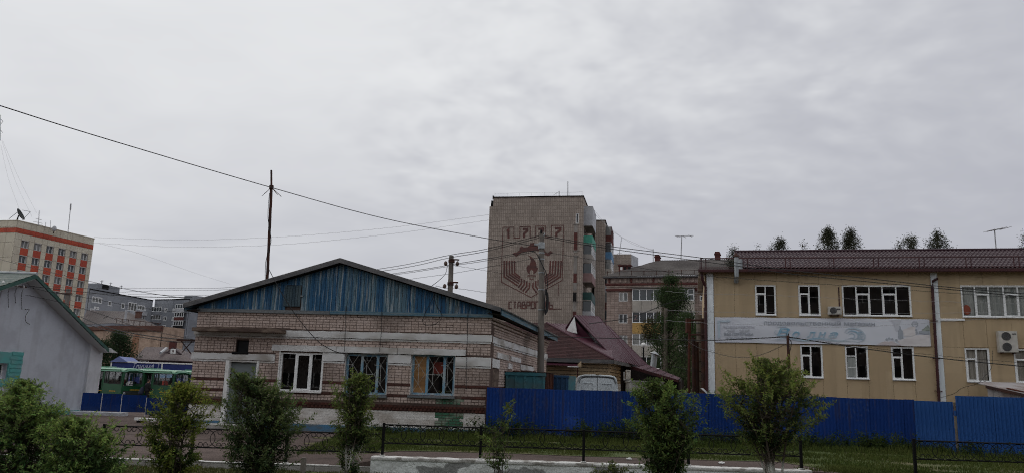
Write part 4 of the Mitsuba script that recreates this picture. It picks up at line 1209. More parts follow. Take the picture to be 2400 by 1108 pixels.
# ---------------------------------------------------------------- the house with the maroon roof
mh = thing('maroon_roof_house', 'low house with beige siding, a dark red hipped roof and a steep upper gable', 'house')
c0 = np.array((5.82, 46.00, 2.67)); c0[2] = 0.0
SF, SR = frame(c0[0], c0[1], 0), frame(c0[0], c0[1], 71)
HS = (5.81, 46.00, 3.56)[2]
XL = -3.81 - 0.6
so_ = (1.09, 1.85, 2.61, 2.88)
put(mh, 'wall', G().box(XL, 0.0, 0.012, 0.3, 0.2, HS), 'dark_wood', SF)
put(mh, 'wall', G().box(0.0, 6.5, 0.012, 0.3, 0.2, HS), 'dark_wood', SR)
nb = int((HS - 0.4) / 0.2)
for k in range(nb):
    z_ = HS - 0.24 - 0.205 * k
    pr = [(0.012, z_), (-0.022, z_ + 0.004), (-0.022, z_ + 0.02), (-0.008, z_ + 0.172), (0.012, z_ + 0.172)]
    for (t, a, b) in ((SF, XL, -0.04), (SR, 0.04, 3.4)):
        v = np.array([[x, p[0], p[1]] for x in (a, b) for p in pr]); 
        f = [[0, 1, 2], [0, 2, 3], [0, 3, 4], [5, 7, 6], [5, 8, 7], [5, 9, 8]] + [q for i in range(5) for q in ([i, 5 + i, 5 + (i + 1) % 5], [i, 5 + (i + 1) % 5, (i + 1) % 5])]
        put(mh, 'siding_board', G().add(v, np.array(f)), 'siding', t)
put(mh, 'corner_trim', G().box(-0.05, 0.05, -0.05, 0.02, 0.2, HS - 0.03), 'siding', SF)
window(mh, SR, (1.05, 1.65, 1.25, 1.95), -0.02, mull=(0.5,), fw=0.09, depth=0.05)
put(mh, 'side_door', G().cbox(2.5, 3.35, -0.05, 0.02, 0.3, 2.28), 'white_trim', SR)
E1 = np.array((5.99, 45.50, 3.57)); E0 = np.array((1.73, 45.50, 3.58)); PK = np.array((2.38, 50.50, 5.97)); E2 = np.array((10.04, 56.00, 3.52)); R2 = np.array((7.12, 57.00, 6.50))
E0[2] = E1[2]
put(mh, 'fascia', G().slab([E0, E1, E1 - [0, 0, 0.22], E0 - [0, 0, 0.22]], 0.05), 'bargeboard')
d_ = nrm(E2 - E1)
put(mh, 'fascia', G().slab([E1 - [0, 0, 0.02], E2 - [0, 0, 0.02], E2 - [0, 0, 0.22], E1 - [0, 0, 0.22]], 0.05), 'bargeboard')
# front slope: courses of shingles, each lapping the one below
E0b = E0 + np.array([-3.0, 0, 0]); PKb = PK + np.array([-3.5, 0.0, 0.0])
put(mh, 'roof_deck', G().slab([E0b, E1, PK, PKb], 0.05), 'shingle')
nc = 26
for k in range(nc):
    a, b = k / nc, (k + 1.12) / nc
    l0, r0_, l1, r1 = E0b + (PKb - E0b) * a, E1 + (PK - E1) * a, E0b + (PKb - E0b) * min(b, 1), E1 + (PK - E1) * min(b, 1)
    n_ = nrm(np.cross(r0_ - l0, l1 - l0))
    put(mh, 'shingle_course', G().slab([l0 + n_ * 0.022, r0_ + n_ * 0.022, r1 + n_ * 0.004, l1 + n_ * 0.004], 0.012), 'shingle')


def seamed(a, b, c, d, n, m, parent, nm, thick=0.03, seam=0.035):
    """A metal roof plane a-b (eave) to d-c (ridge), with n standing ribs running up the slope."""
    g = G().slab([a, b, c, d], thick)
    nn = nrm(np.cross(b - a, d - a))
    if nn[2] < 0:
        nn = -nn
    for i in range(n + 1):
        f_ = i / n
        g.tube([a + (b - a) * f_ + nn * 0.012, d + (c - d) * f_ + nn * 0.012], seam * 0.6, 4)
    return put(parent, nm, g, m)


seamed(E1, E2, R2, PK, 16, 'metal_wine', mh, 'roof_sheet')
put(mh, 'hip_cap', G().tube([E1 + [0, 0, 0.03], PK + [0, 0, 0.03]], 0.07, 6), 'metal_wine')
# steep upper roof
A0 = np.array((4.08, 50.00, 6.50)); A1 = np.array((5.98, 53.00, 6.76)); B1 = np.array((8.35, 50.50, 3.45)); B0 = np.array((6.34, 47.20, 3.65))
seamed(B0, B1, A1, A0, 9, 'metal_wine', mh, 'upper_roof')
Bk = A0 + np.array([-1.6, 2.6, -2.6])
put(mh, 'upper_roof', G().slab([A0, A1, A1 + (Bk - A0), Bk], 0.03), 'metal_wine')
GL = [A0 + [0.03, -0.03, -0.1], np.array((3.60, 50.20, 5.45)), np.array((4.27, 49.80, 5.33)), ]
put(mh, 'gable_board', G().slab([GL[0], GL[1], GL[2]], 0.05), 'white_trim', label='white triangular gable board')
put(mh, 'gable_wall', G().slab([A0 + [0, 0.1, -0.2], Bk + [0, 0.1, 0], np.array((5.47, 49.00, 4.63)) + [0, 0.15, 0]], 0.05), 'metal_wine')
# small awning with a broken end over the left part of the front
aw0, aw1 = -3.82, -1.85
za_ = 3.43
seamed(np.array([c0[0] + aw0 - 0.6, c0[1] - 0.75, za_ - 0.24]), np.array([c0[0] + aw1, c0[1] - 0.75, za_ - 0.28]), np.array([c0[0] + aw1 - 0.05, c0[1] - 0.02, za_ + 0.02]), np.array([c0[0] + aw0 - 0.6, c0[1] - 0.02, za_ + 0.03]), 9, 'metal_wine', mh, 'awning')
put(mh, 'awning_end', G().prism([(aw1 - 0.12, za_ - 0.32), (aw1 + 0.2, za_ - 0.34), (aw1 + 0.18, za_ + 0.02)], -0.70, -0.66), 'siding', SF)
put(mh, 'awning_board', G().cbox(aw1 - 0.6, aw1 + 0.02, -0.82, -0.76, za_ - 0.36, za_ - 0.30), 'white_trim', SF)
put(mh, 'awning_post', G().tube([[aw1 - 0.02, -0.7, 0.2], [aw1 - 0.02, -0.7, za_ - 0.3]], 0.03, 6), 'trim_maroon', SF)
# lean-to on the right
l0, l1, l2, l3 = [np.array(q) for q in [(7.41, 50.00, 3.51), (10.24, 48.00, 2.62), (11.64, 54.00, 2.89), (9.26, 56.00, 3.97)]]
lt = thing('lean_to', 'dark lean-to with a sloping maroon sheet roof at the right end of the house', 'shed')
seamed(l0, l1, l2, l3, 6, 'metal_wine', lt, 'roof')
put(lt, 'roof_edge', G().slab([l0 - [0, .02, 0], l1 - [0, .02, 0], l1 - [0, .02, 0.16], l0 - [0, .02, 0.2]], 0.04), 'trim_maroon')
bw = np.array([l3 - [0, 0, 0.03], l2 - [0, 0, 0.03], [l2[0], l2[1], 0.2], [l3[0], l3[1], 0.2]])
put(lt, 'back_wall', G().slab(bw, 0.1), 'dark_wood')
put(lt, 'end_wall', G().slab(np.array([l1 - [0, 0, 0.1], l2 - [0, 0, 0.05], [l2[0], l2[1], 0.2], [l1[0], l1[1], 0.2]]), 0.1), 'dark_wood')
put(lt, 'end_wall', G().slab([[l0[0] + 0.0, l0[1] + 0.1, 0.2], [l0[0] + 0.0, l0[1] + 0.1, l0[2] - 0.25], [l0[0] + 0.4, l0[1] + 3, l0[2] - 0.25], [l0[0] + 0.4, l0[1] + 3, 0.2]], 0.1), 'dark_wood')
rwp = [(8.18, 57.00, 3.73), (12.52, 57.00, 2.79)]
put(lt, 'rear_wall', G().slab([rwp[0], rwp[1], [rwp[1][0], rwp[1][1], 0.2], [rwp[0][0], rwp[0][1], 0.2]], 0.1), 'dark_wood')
k = thing('air_conditioner', 'white air conditioner box on the end wall of the siding clad house', 'air conditioner')
q = np.array((7.12, 47.30, 2.83))
put(k, 'case', G().cbox(q[0] - 0.14, q[0] + 0.14, q[1] - 0.1, q[1] + 0.35, q[2] - 0.28, q[2] + 0.26, 0.02), 'ac_white')
put(k, 'badge', G().box(q[0] - 0.07, q[0] + 0.07, q[1] - 0.104, q[1] - 0.1, q[2] + 0.16, q[2] + 0.2), 'ac_dark')
put(k, 'bracket', G().box(q[0] - 0.22, q[0] + 0.16, q[1] - 0.05, q[1] + 0.3, q[2] - 0.34, q[2] - 0.29), 'white_trim')
put(k, 'rail', G().box(q[0] - 0.27, q[0] - 0.22, q[1] - 0.05, q[1], q[2] - 0.34, q[2] + 0.14), 'white_trim')
k = thing('garage_box', 'low off white sheet metal garage seen over the blue fence under the lean-to', 'garage')
g0, g1 = [(6.76, 44.00, 2.40), (8.57, 44.00, 2.42)]
GB = frame(g0[0], g0[1], -2)
gw = math.hypot(g1[0] - g0[0], g1[1] - g0[1])
for i in range(3):
    put(k, 'door_panel', G().cbox(gw * i / 3 + 0.015, gw * (i + 1) / 3 - 0.015, 0, 0.05, 0.2, g0[2] - 0.05, 0.012), 'garage_white', GB)
put(k, 'shell', G().box(0, gw, 0.03, 2.5, 0.2, g0[2] - 0.06), 'garage_white', GB)
put(k, 'top_rail', G().cbox(-0.04, gw + 0.04, -0.03, 2.55, g0[2] - 0.06, g0[2] + 0.02), 'garage_white', GB)
k = thing('vent_pipe', 'leaning grey sheet metal flue with a cap above the lean-to roof', 'vent pipe')
q0, q1 = [(10.43, 58.00, 3.41), (10.65, 58.00, 4.61)]
put(k, 'duct', G().tube([np.array(q0) - [0, 0, 0.8], q1], 0.22, 10), 'galvanised')
put(k, 'cap', G().tube([np.array(q1), np.array(q1) + [0.05, 0, 0.18]], [0.42, 0.1], 10), 'galvanised')
k = thing('street_lamp', 'small white globe lamp on a thin dark post in front of the five storey block', 'street lamp')
q0, q1 = [(10.55, 62.00, 4.10), (10.52, 62.00, 5.35)]
put(k, 'post', G().tube([[q0[0], q0[1], 0.2], q1], 0.06, 6), 'black_metal')
put(k, 'globe', G().tm(trimesh.creation.icosphere(2, 0.19), np.array([[1, 0, 0, q1[0]], [0, 1, 0, q1[1]], [0, 0, 1, q1[2] + 0.15], [0, 0, 0, 1]])), 'white_plate', smooth=True)
k = thing('street_lamp', 'second, smaller globe lamp low beside the grey flue', 'street lamp')
q0, q1 = [(10.64, 57.00, 3.03), (10.67, 57.00, 3.36)]
put(k, 'post', G().tube([[q0[0], q0[1], 0.2], q1], 0.05, 6), 'black_metal')
put(k, 'globe', G().tm(trimesh.creation.icosphere(2, 0.14), np.array([[1, 0, 0, q1[0]], [0, 1, 0, q1[1]], [0, 0, 1, q1[2] + 0.1], [0, 0, 0, 1]])), 'white_plate', smooth=True)

# posts and pipes at the shop's left corner
def pole(name, label, cat, a, b, r, m, group=None, z0=0.3):
    k = thing(name, label, cat, group)
    a, b = np.array(a), np.array(b)
    a = a + (a - b) / (b[2] - a[2]) * (a[2] - z0)
    put(k, 'shaft', G().tube([a, b], r, 10), m, smooth=40)
    return k, a, b


k, a, b = pole('concrete_post', 'concrete post wound with wire rings beside the dark pipes at the shop corner', 'post', *[(10.34, 43.00, 2.19), (10.32, 43.00, 6.03)], 0.15, 'rust_wood')
for i in range(9):
    c = b + (a - b) * (0.08 + 0.09 * i)
    put(k, 'ring', G().tube([c - [0, 0, 0.02], c + [0, 0, 0.02]], 0.165, 10), 'cable')
pole('wooden_post', 'bare wooden post in front of the dark poplar', 'post', *[(13.23, 67.00, 5.07), (13.28, 67.00, 9.00)], 0.17, 'rust_wood')
gpipe = thing('gas_pipe_stand', 'rusty red steel frame of pipes with a flat cabinet standing left of the shop', 'pipe stand')
q0, q1 = [(9.24, 41.00, 1.93), (9.35, 41.00, 5.63)]
put(gpipe, 'pipe', G().tube([[q0[0], q0[1], 0.2], q1], 0.07, 8), 'rust_orange')
put(gpipe, 'cabinet', G().cbox(q1[0] - 0.16, q1[0] + 0.07, q1[1] - 0.05, q1[1] + 0.25, q1[2] - 0.75, q1[2]), 'rust_orange')
for pyy in (749, 783):
    r0_, r1_ = [[(9.40, 41.00, 5.54), (10.23, 40.60, 5.54)], [(9.39, 41.00, 4.79), (10.21, 40.60, 4.79)]][0 if pyy == 749 else 1]
    put(gpipe, 'crosspipe', G().tube([r0_, r1_], 0.05, 6), 'rust')
for i, (xa, dy) in enumerate(((1627, 42), (1634, 42.4), (1648, 41.0), (1653, 41.5))):
    q0, q1 = [[(9.78, 42.00, 1.95), (9.77, 42.00, 4.72)], [(10.03, 42.40, 1.95), (10.02, 42.40, 4.53)], [(10.05, 41.00, 1.95), (10.06, 41.00, 5.65)], [(10.28, 41.50, 1.96), (10.31, 41.50, 6.27)]][i]
    put(gpipe, 'pipe', G().tube([[q0[0], q0[1], 0.2], q1], (0.10, 0.13, 0.13, 0.10)[i], 8), 'rust')
k = thing('plank', 'pale plank leaning on the blue fence at the foot of the posts', 'plank')
q0, q1 = [(7.26, 29.60, 1.84), (7.12, 29.60, 1.96)]
d_ = np.array(q1) - np.array(q0)
put(k, '', G().slab([np.array(q0) - d_ * 4, np.array(q0) - d_ * 4 + [0.1, 0, 0], np.array(q1) + [0.1, 0, 0], np.array(q1)], 0.04), 'white_trim')

# ---------------------------------------------------------------- the yellow shop
SH = frame(10.109, 39.500, -13.00)
shop = thing('yellow_shop', 'two storey building clad in yellow panels with white window frames and a maroon tile roof', 'building')
ups = [(2.15, 3.08, 5.69, 7.18), (4.19, 5.14, 5.71, 7.18), (6.20, 9.23, 5.74, 7.19), (11.45, 14.87, 5.78, 7.28)]
los = [(4.18, 5.14, 2.76, 4.25), (6.21, 7.18, 2.77, 4.22), (8.25, 9.20, 2.77, 4.24), (11.42, 12.40, 2.80, 4.28), (13.46, 14.43, 2.80, 4.26)]
zu0, zu1 = 5.72, 7.17; zl0, zl1 = 2.74, 4.24
ups = [(a, b, zu0, zu1) for a, b, c, d in ups]; los = [(a, b, zl0, zl1) for a, b, c, d in los]
SW = 17.5; ZE = 7.80
holes = ups + los
put(shop, 'wall', G().prism(holed([(-0.3, 0), (SW, 0), (SW, ZE), (-0.3, ZE)], holes), 0.02, 0.35), 'panel_joint', SH)
put(shop, 'wall', G().box(-0.3, 0.0, 0.35, 11, 0, ZE).box(SW - 0.3, SW, 0.35, 11, 0, ZE).box(-0.3, SW, 11, 11.3, 0, ZE), 'panel_yellow', SH)
pil = [(-0.20, 0.12), (10.17, 10.46)]
for a, b in pil:
    put(shop, 'pilaster', G().cbox(a, b, -0.06, 0.03, 0.3, ZE, 0.015), 'pilaster', SH)
seams = [1.14, 2.14, 3.16]
s0 = los[0][0]
cols = [0.13] + seams + [s0] + [los[0][1], los[1][0], los[1][1], los[2][0], los[2][1], pil[1][0] - 0.01, pil[1][1] + 0.01, los[3][0], los[3][1], los[4][0], los[4][1], SW]
rows_ = [0.6, zl0 - 0.02, zl1 + 0.03, 5.6, ZE]
for j, (a, b) in enumerate(zip(cols[:-1], cols[1:])):
    if abs(a - pil[1][0] + 0.01) < 0.02:
        continue
    rr = [0.6, 2.05 + 0.05 * (j % 3), 4.28, 5.62, ZE] if False else ([0.6, zl0 - 0.05, zl1 + 0.06, 5.60, ZE] if any(abs(a - l[0]) < 0.02 for l in los) else [0.6, zl1 + 0.06, 5.60, ZE])
    for c, d in zip(rr[:-1], rr[1:]):
        p = holed(sg.box(a + 0.006, c + 0.005, b - 0.006, d - 0.005), [(q[0] - 0.03, q[1] + 0.03, q[2] - 0.05, q[3] + 0.03) for q in holes])
        for piece in getattr(p, 'geoms', [p]):
            if piece.area > 0.03:
                put(shop, 'panel', G().prism(piece, -0.004 - 0.003 * (j % 2), 0.021), 'panel_yellow', SH)
for q in holes:
    g = holed(sg.box(q[0] - 0.022, q[2] - 0.02, q[1] + 0.022, q[3] + 0.022), [q])
    put(shop, 'window_trim', G().prism(g, -0.03, 0.03), 'pvc', SH)
for q in ups[:2]:
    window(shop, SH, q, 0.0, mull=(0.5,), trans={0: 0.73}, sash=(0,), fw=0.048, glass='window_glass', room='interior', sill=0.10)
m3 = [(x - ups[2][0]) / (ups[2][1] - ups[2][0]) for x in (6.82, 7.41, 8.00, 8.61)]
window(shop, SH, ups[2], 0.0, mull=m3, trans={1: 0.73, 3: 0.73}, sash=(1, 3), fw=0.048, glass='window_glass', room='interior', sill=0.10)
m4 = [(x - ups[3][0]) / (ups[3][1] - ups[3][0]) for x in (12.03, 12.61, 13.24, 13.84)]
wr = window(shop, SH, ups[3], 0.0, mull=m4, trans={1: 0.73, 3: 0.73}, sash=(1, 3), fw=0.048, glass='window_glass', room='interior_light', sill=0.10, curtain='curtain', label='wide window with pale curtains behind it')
toy = np.array([11.66, 0.105, zu0 + 0.33])
put(wr, 'orange_toy', G().tm(trimesh.creation.icosphere(2, 1.0), np.array([[0.17, 0, 0, toy[0]], [0, 0.03, 0, toy[1]], [0, 0, 0.24, toy[2]], [0, 0, 0, 1]])), 'toy_orange', SH, smooth=True)
for i, q in enumerate(los):
    cur = i > 2
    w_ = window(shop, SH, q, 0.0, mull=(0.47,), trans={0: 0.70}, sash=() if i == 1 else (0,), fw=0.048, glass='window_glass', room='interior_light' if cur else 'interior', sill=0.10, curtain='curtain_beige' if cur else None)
    if i == 1:
        a, b = q[0] + 0.06, q[0] + (q[1] - q[0]) * 0.44
        put(w_, 'insect_screen', G().box(a, b, -0.012, -0.006, q[2] + 0.07, q[2] + 0.98), 'curtain', SH)
        put(w_, 'screen_bar', G().box(a, b, -0.022, -0.012, q[2] + 0.50, q[2] + 0.53), 'pvc', SH)
put(shop, 'ledge', G().cbox(pil[1][1], 11.50, -0.07, 0.0, 5.52, 5.62, 0.01), 'pvc', SH)
put(shop, 'base_strip', G().cbox(0.1, SW, -0.05, 0.02, 1.2, 1.62), 'trim_maroon', SH)
# eave, gutter, roof
put(shop, 'soffit', G().box(-0.55, SW, -0.42, 0.3, ZE - 0.02, ZE + 0.02), 'panel_joint', SH)
put(shop, 'gutter', G().cbox(-0.62, SW, -0.52, -0.40, ZE - 0.02, ZE + 0.13, 0.02), 'trim_maroon', SH)
put(shop, 'eave_strip', G().slab([[-0.6, -0.45, ZE + 0.14], [SW, -0.45, ZE + 0.14], [SW, 0.25, ZE + 0.22], [-0.6, 0.25, ZE + 0.22]], 0.05), 'snow_white', SH)
put(shop, 'corner_roof', G().slab([[-0.6, 0.2, ZE + 0.20], [1.6, 0.2, ZE + 0.20], [1.6, 10.8, ZE + 0.3], [-0.6, 10.8, ZE + 0.3]], 0.08), 'snow_white', SH)
RX0, RZ1, RV1 = 1.45, 9.62, 4.2
nw = int((SW + 0.5 - RX0) / 0.19)
us = np.linspace(RX0, SW + 0.5, nw * 6 + 1)
ks = []
nr = 11
for r in range(nr):
    ks += [(r + 0.02) / nr, (r + 0.98) / nr]
ks = np.array(ks)
Uu, Kk = np.meshgrid(us, ks, indexing='ij')
wave = 0.022 * np.sin((Uu - RX0) * 2 * math.pi / 0.19)
step = 0.035 * (1 - (Kk * nr) % 1)
P = np.stack([Uu, 0.15 + (RV1 - 0.15) * Kk, ZE + 0.24 + (RZ1 - ZE - 0.24) * Kk + wave + step], -1)
put(shop, 'tile_roof', G().grid(P), 'roof_maroon', SH)
put(shop, 'tile_roof', G().slab([[RX0, 8.3, ZE + 0.2], [SW + 0.5, 8.3, ZE + 0.2], [SW + 0.5, RV1, RZ1], [RX0, RV1, RZ1]], 0.05), 'roof_maroon', SH)
put(shop, 'ridge_cap', G().tube([[RX0 - 0.05, RV1, RZ1 + 0.03], [SW + 0.5, RV1, RZ1 + 0.03]], 0.07, 8), 'roof_maroon', SH)
put(shop, 'rake_board', G().slab([[RX0 - 0.03, 0.1, ZE + 0.1], [RX0 - 0.03, RV1, RZ1 - 0.16], [RX0 - 0.03, RV1, RZ1 + 0.02], [RX0 - 0.03, 0.1, ZE + 0.30]], 0.03), 'trim_maroon', SH)
put(shop, 'attic_wall', G().slab([[RX0 + 0.02, 0.3, ZE + 0.2], [RX0 + 0.02, RV1, ZE + 0.2], [RX0 + 0.02, RV1, RZ1 - 0.1]], 0.05), 'trim_maroon', SH)
rl = put(shop, 'roof_railing', G().tube([[-0.5, 0.28, ZE + 0.80], [SW, 0.28, ZE + 0.80]], 0.03, 5), 'trim_maroon', SH)
put(rl, 'lower_rail', G().tube([[-0.5, 0.28, ZE + 0.32], [SW, 0.28, ZE + 0.32]], 0.026, 5), 'trim_maroon', SH)
for i in range(9):
    for dx in (0, 0.22):
        x_ = -0.45 + 2.05 * i + dx
        put(rl, 'post', G().tube([[x_, 0.28, ZE + 0.2], [x_, 0.28, ZE + 0.80]], 0.028, 5), 'trim_maroon', SH)
    if i:
        x_ = -0.45 + 2.05 * i - 0.9
        put(rl, 'tie', G().tube([[x_, 0.28, ZE + 0.32], [x_, 0.6, ZE + 0.6], [x_, 0.28, ZE + 0.8]], 0.014, 4), 'trim_maroon', SH)
for v_ in np.arange(1.4, 4, 1.2):
    put(rl, 'side_post', G().tube([[-0.5, v_, ZE + 0.22], [-0.5, v_, ZE + 0.8]], 0.02, 5), 'trim_maroon', SH)
put(rl, 'side_rail', G().tube([[-0.5, 0.28, ZE + 0.8], [-0.5, 4, ZE + 0.8]], 0.02, 5), 'trim_maroon', SH)
dp0 = (10.18, 7.38); dp1 = (10.11, 1.97)
dp = put(shop, 'downpipe', G().tube([[dp0[0] + 0.22, -0.3, dp0[1] + 0.10], [dp0[0] + 0.05, -0.16, dp0[1]], [dp0[0], -0.15, dp0[1] - 0.25], [dp1[0], -0.15, 0.6]], 0.065, 9), 'trim_maroon', SH)
for z_ in (5.5, 3.75, 2.25):
    f_ = (dp0[1] - z_) / (dp0[1] - 0.6)
    x_ = dp0[0] + (dp1[0] - dp0[0]) * f_
    put(dp, 'clip', G().box(x_ - 0.16, x_ + 0.16, -0.17, -0.10, z_ - 0.02, z_ + 0.02), 'trim_maroon', SH)
q0 = (-0.23, 7.47)
put(shop, 'downpipe', G().tube(bez([[-0.45, -0.3, ZE - 0.05], [-0.42, -0.26, ZE - 0.35], [-0.26, -0.12, ZE - 0.75], [-0.28, -0.1, ZE - 1.4], [-0.28, -0.1, 0.6]], 8), 0.065, 9), 'trim_maroon', SH)
vd = (1.23, 7.30)
put(shop, 'vent_duct', G().tube([[vd[0], 0.1, vd[1] + 0.1], [vd[0], -0.3, vd[1] + 0.05], [vd[0], -0.62, vd[1] + 0.25], [vd[0], -0.62, vd[1] + 1.18]], 0.115, 10), 'galvanised', SH, smooth=40, label='galvanised vent duct bent over the eave')
put(shop, 'vent_cap', G().tube([[vd[0], -0.62, vd[1] + 1.22], [vd[0], -0.62, vd[1] + 1.42]], [0.17, 0.02], 10), 'rust', SH)
put(shop, 'vent_stub', G().tube([[vd[0] + 0.24, 0.1, ZE + 0.1], [vd[0] + 0.24, 0.1, ZE + 0.72]], 0.10, 10), 'galvanised', SH)
put(shop, 'conduit', G().box(6.01, 6.06, -0.03, 0.0, 6.1, 7.1), 'trim_maroon', SH)
for i in range(3):
    pass
# banner
bn = thing('shop_banner', 'long faded white cloth banner with pale blue lettering hung across the yellow shop', 'banner')
bu0, bu1, bz0, bz1 = 0.16, 9.97, 4.33, 5.59
nn_ = 90
uu = np.linspace(bu0, bu1, nn_)
zz = np.linspace(0, 1, 9)
Uu, Zz = np.meshgrid(uu, zz, indexing='ij')
bulge = 0.012 * np.sin(Uu * 2.1) * np.sin(Zz * math.pi) + 0.010 * (meshkit.fbm(np.stack([Uu * 1.3, Zz * 2, 0 * Uu], -1), 3, 4) - 0.5)
scall = 0.022 * np.abs(np.sin(Uu * math.pi / 1.2))
P = np.stack([Uu, -0.075 + bulge, bz0 + (bz1 - bz0 - scall) * Zz + 0.01 * np.sin(Uu * 1.3) * (1 - Zz)], -1)
put(bn, 'cloth', G().grid(P).grid(P + [0, 0.004, 0], True), 'banner_cloth', SH, smooth=True)
VB = -0.098


def prnt(nm, m, mat, label=None):
    return put(bn, nm, m, mat, SH, label=label)


bx = lambda x: -0.58 + (x / 2400 * 560) / 560 * (10.37 - -0.58)
BU = lambda x: float(np.interp(x, [155, 640, 1200, 1760, 2310], [0.17, 2.47, 5.07, 7.58, 9.98]))
BZ = lambda y: bz1 - (y - 102) / (370 - 102) * (bz1 - bz0)
prnt('heading', moved(text_shape('продовольственный магазин', BZ(134) - BZ(178), width=BU(1758) - BU(640)), BU(640), VB, BZ(178)), 'print_grey_dark')
for (s, x0, x1, yb, h, m, bo) in (('РЕЖИМ РАБОТЫ', 232, 548, 218, 25, 'print_faint', True), ('9:00 - 23:00', 275, 500, 258, 24, 'print_grey', True), ('БЕЗ ПЕРЕРЫВА', 243, 540, 295, 26, 'print_grey_dark', True), ('И ВЫХОДНЫХ', 262, 520, 333, 20, 'print_grey_dark', True)):
    prnt('opening_hours', moved(text_shape(s, h / 268 * (bz1 - bz0), bold=bo, width=BU(x1) - BU(x0)), BU(x0), VB, BZ(yb)), m)
g = G()
g.prism(sg.box(BU(180), BZ(325), BU(205), BZ(140)), VB, VB + 0.006).prism(sg.box(BU(205), BZ(158), BU(300), BZ(138)), VB, VB + 0.006).prism([(BU(280), BZ(165)), (BU(312), BZ(146)), (BU(280), BZ(124))], VB, VB + 0.006)
prnt('arrow', g, 'print_pale_blue')
for s, x0, x1, h in (('В', 770, 905, 78), ('о', 925, 1003, 56), ('л', 1070, 1160, 56), ('н', 1180, 1265, 56), ('а', 1285, 1385, 56)):
    m_ = text_shape(s, (h if s == 'В' else h * 1.30) / 268 * (bz1 - bz0), bold=True, shear=0.28)
    v = np.array(m_.vertices); wd = v[:, 0].max() - v[:, 0].min(); v[:, 0] = (v[:, 0] - v[:, 0].min()) / wd * (BU(x1) - BU(x0)); m_.vertices = v
    prnt('shop_name', moved(m_, BU(x0), VB, BZ(303 if s != 'В' else 292)), 'print_blue')


def ribbon(pts, w, mat, nm):
    p = bez([(BU(x), BZ(y)) for x, y in pts], 10)
    ln = sg.LineString(p)
    n_ = len(p)
    t = np.gradient(p, axis=0); t /= np.linalg.norm(t, axis=1, keepdims=True) + 1e-9
    ws = w * np.sin(np.linspace(0.12, math.pi - 0.12, n_))[:, None] / 268 * (bz1 - bz0) * 0.5
    q = np.stack([-t[:, 1], t[:, 0]], 1) * ws
    prnt(nm, G().prism(sg.Polygon(np.vstack([p + q, (p - q)[::-1]])).buffer(0), VB, VB + 0.006), mat)


ribbon([(752, 335), (860, 312), (960, 322), (1050, 334), (1180, 312), (1290, 322), (1400, 335), (1475, 318)], 17, 'print_blue', 'wave')
ribbon([(760, 342), (900, 330), (1050, 343), (1200, 328), (1340, 340), (1480, 336), (1600, 345)], 9, 'print_pale_blue', 'wave')
ribbon([(775, 228), (752, 250), (765, 275), (790, 268)], 7, 'print_pale_blue', 'swash')
ribbon([(778, 205), (840, 196), (880, 200)], 8, 'print_pale_blue', 'swash')
ribbon([(1450, 255), (1480, 215), (1540, 205), (1610, 225), (1652, 280), (1630, 325), (1560, 350)], 16, 'print_pale_blue', 'wave_crest')
ribbon([(1470, 262), (1510, 232), (1560, 240), (1590, 275), (1570, 310), (1520, 318)], 14, 'print_blue', 'wave_crest')
ribbon([(1490, 275), (1520, 255), (1550, 272), (1540, 300), (1505, 305), (1470, 320)], 10, 'print_blue', 'wave_crest')
for i in range(5):
    ribbon([(1575, 250 + 17 * i), (1610, 247 + 17 * i), (1640, 252 + 16 * i)], 10, 'print_blue', 'wave_crest')
# the faded picture at the banner's right end: table with bottle, basket and fruit
prnt('picture', G().prism([(BU(x), BZ(y)) for x, y in ((1755, 372), (1830, 335), (1930, 330), (2000, 372))], VB, VB + 0.006), 'print_pink')
prnt('picture', G().prism([(BU(x), BZ(y)) for x, y in ((1975, 330), (2075, 285), (2200, 262), (2300, 262), (2300, 376), (2010, 376))], VB, VB + 0.004), 'print_cream')
prnt('picture', G().prism([(BU(x), BZ(y)) for x, y in ((1985, 305), (1988, 225), (2000, 205), (2004, 175), (2014, 175), (2018, 205), (2032, 225), (2036, 300), (2010, 308))], VB - 0.003, VB + 0.004), 'print_grey_dark')
prnt('picture', G().prism([(BU(x), BZ(y)) for x, y in ((1918, 115), (2030, 115), (2010, 160), (1985, 235), (1960, 225), (1950, 160))], VB, VB + 0.004), 'print_faint')
prnt('picture', G().prism([(BU(x), BZ(y)) for x, y in ((2035, 215), (2120, 180), (2165, 182), (2160, 268), (2045, 282))], VB, VB + 0.004), 'print_cream')
prnt('picture', G().prism(sg.Point(BU(2160), BZ(157)).buffer(0.14).difference(sg.Point(BU(2160), BZ(157)).buffer(0.11)), VB, VB + 0.004).prism([(BU(2128), BZ(158)), (BU(2192), BZ(150)), (BU(2192), BZ(158))], VB, VB + 0.004), 'print_grey_dark')
prnt('picture', G().prism([(BU(x), BZ(y)) for x, y in ((2195, 225), (2300, 215), (2300, 255), (2195, 248))], VB, VB + 0.005), 'print_grey_dark')
prnt('picture', G().prism([(BU(x), BZ(y)) for x, y in ((2225, 210), (2255, 190), (2290, 160), (2303, 190), (2302, 222), (2230, 224))], VB - 0.003, VB + 0.003), 'print_green')
for x, y in ((1868, 312), (1895, 303), (1925, 308), (1965, 318), (2168, 215), (2172, 240)):
    prnt('picture', G().prism(sg.Point(BU(x), BZ(y)).buffer(0.055), VB - 0.004, VB + 0.004), 'print_grey_dark')


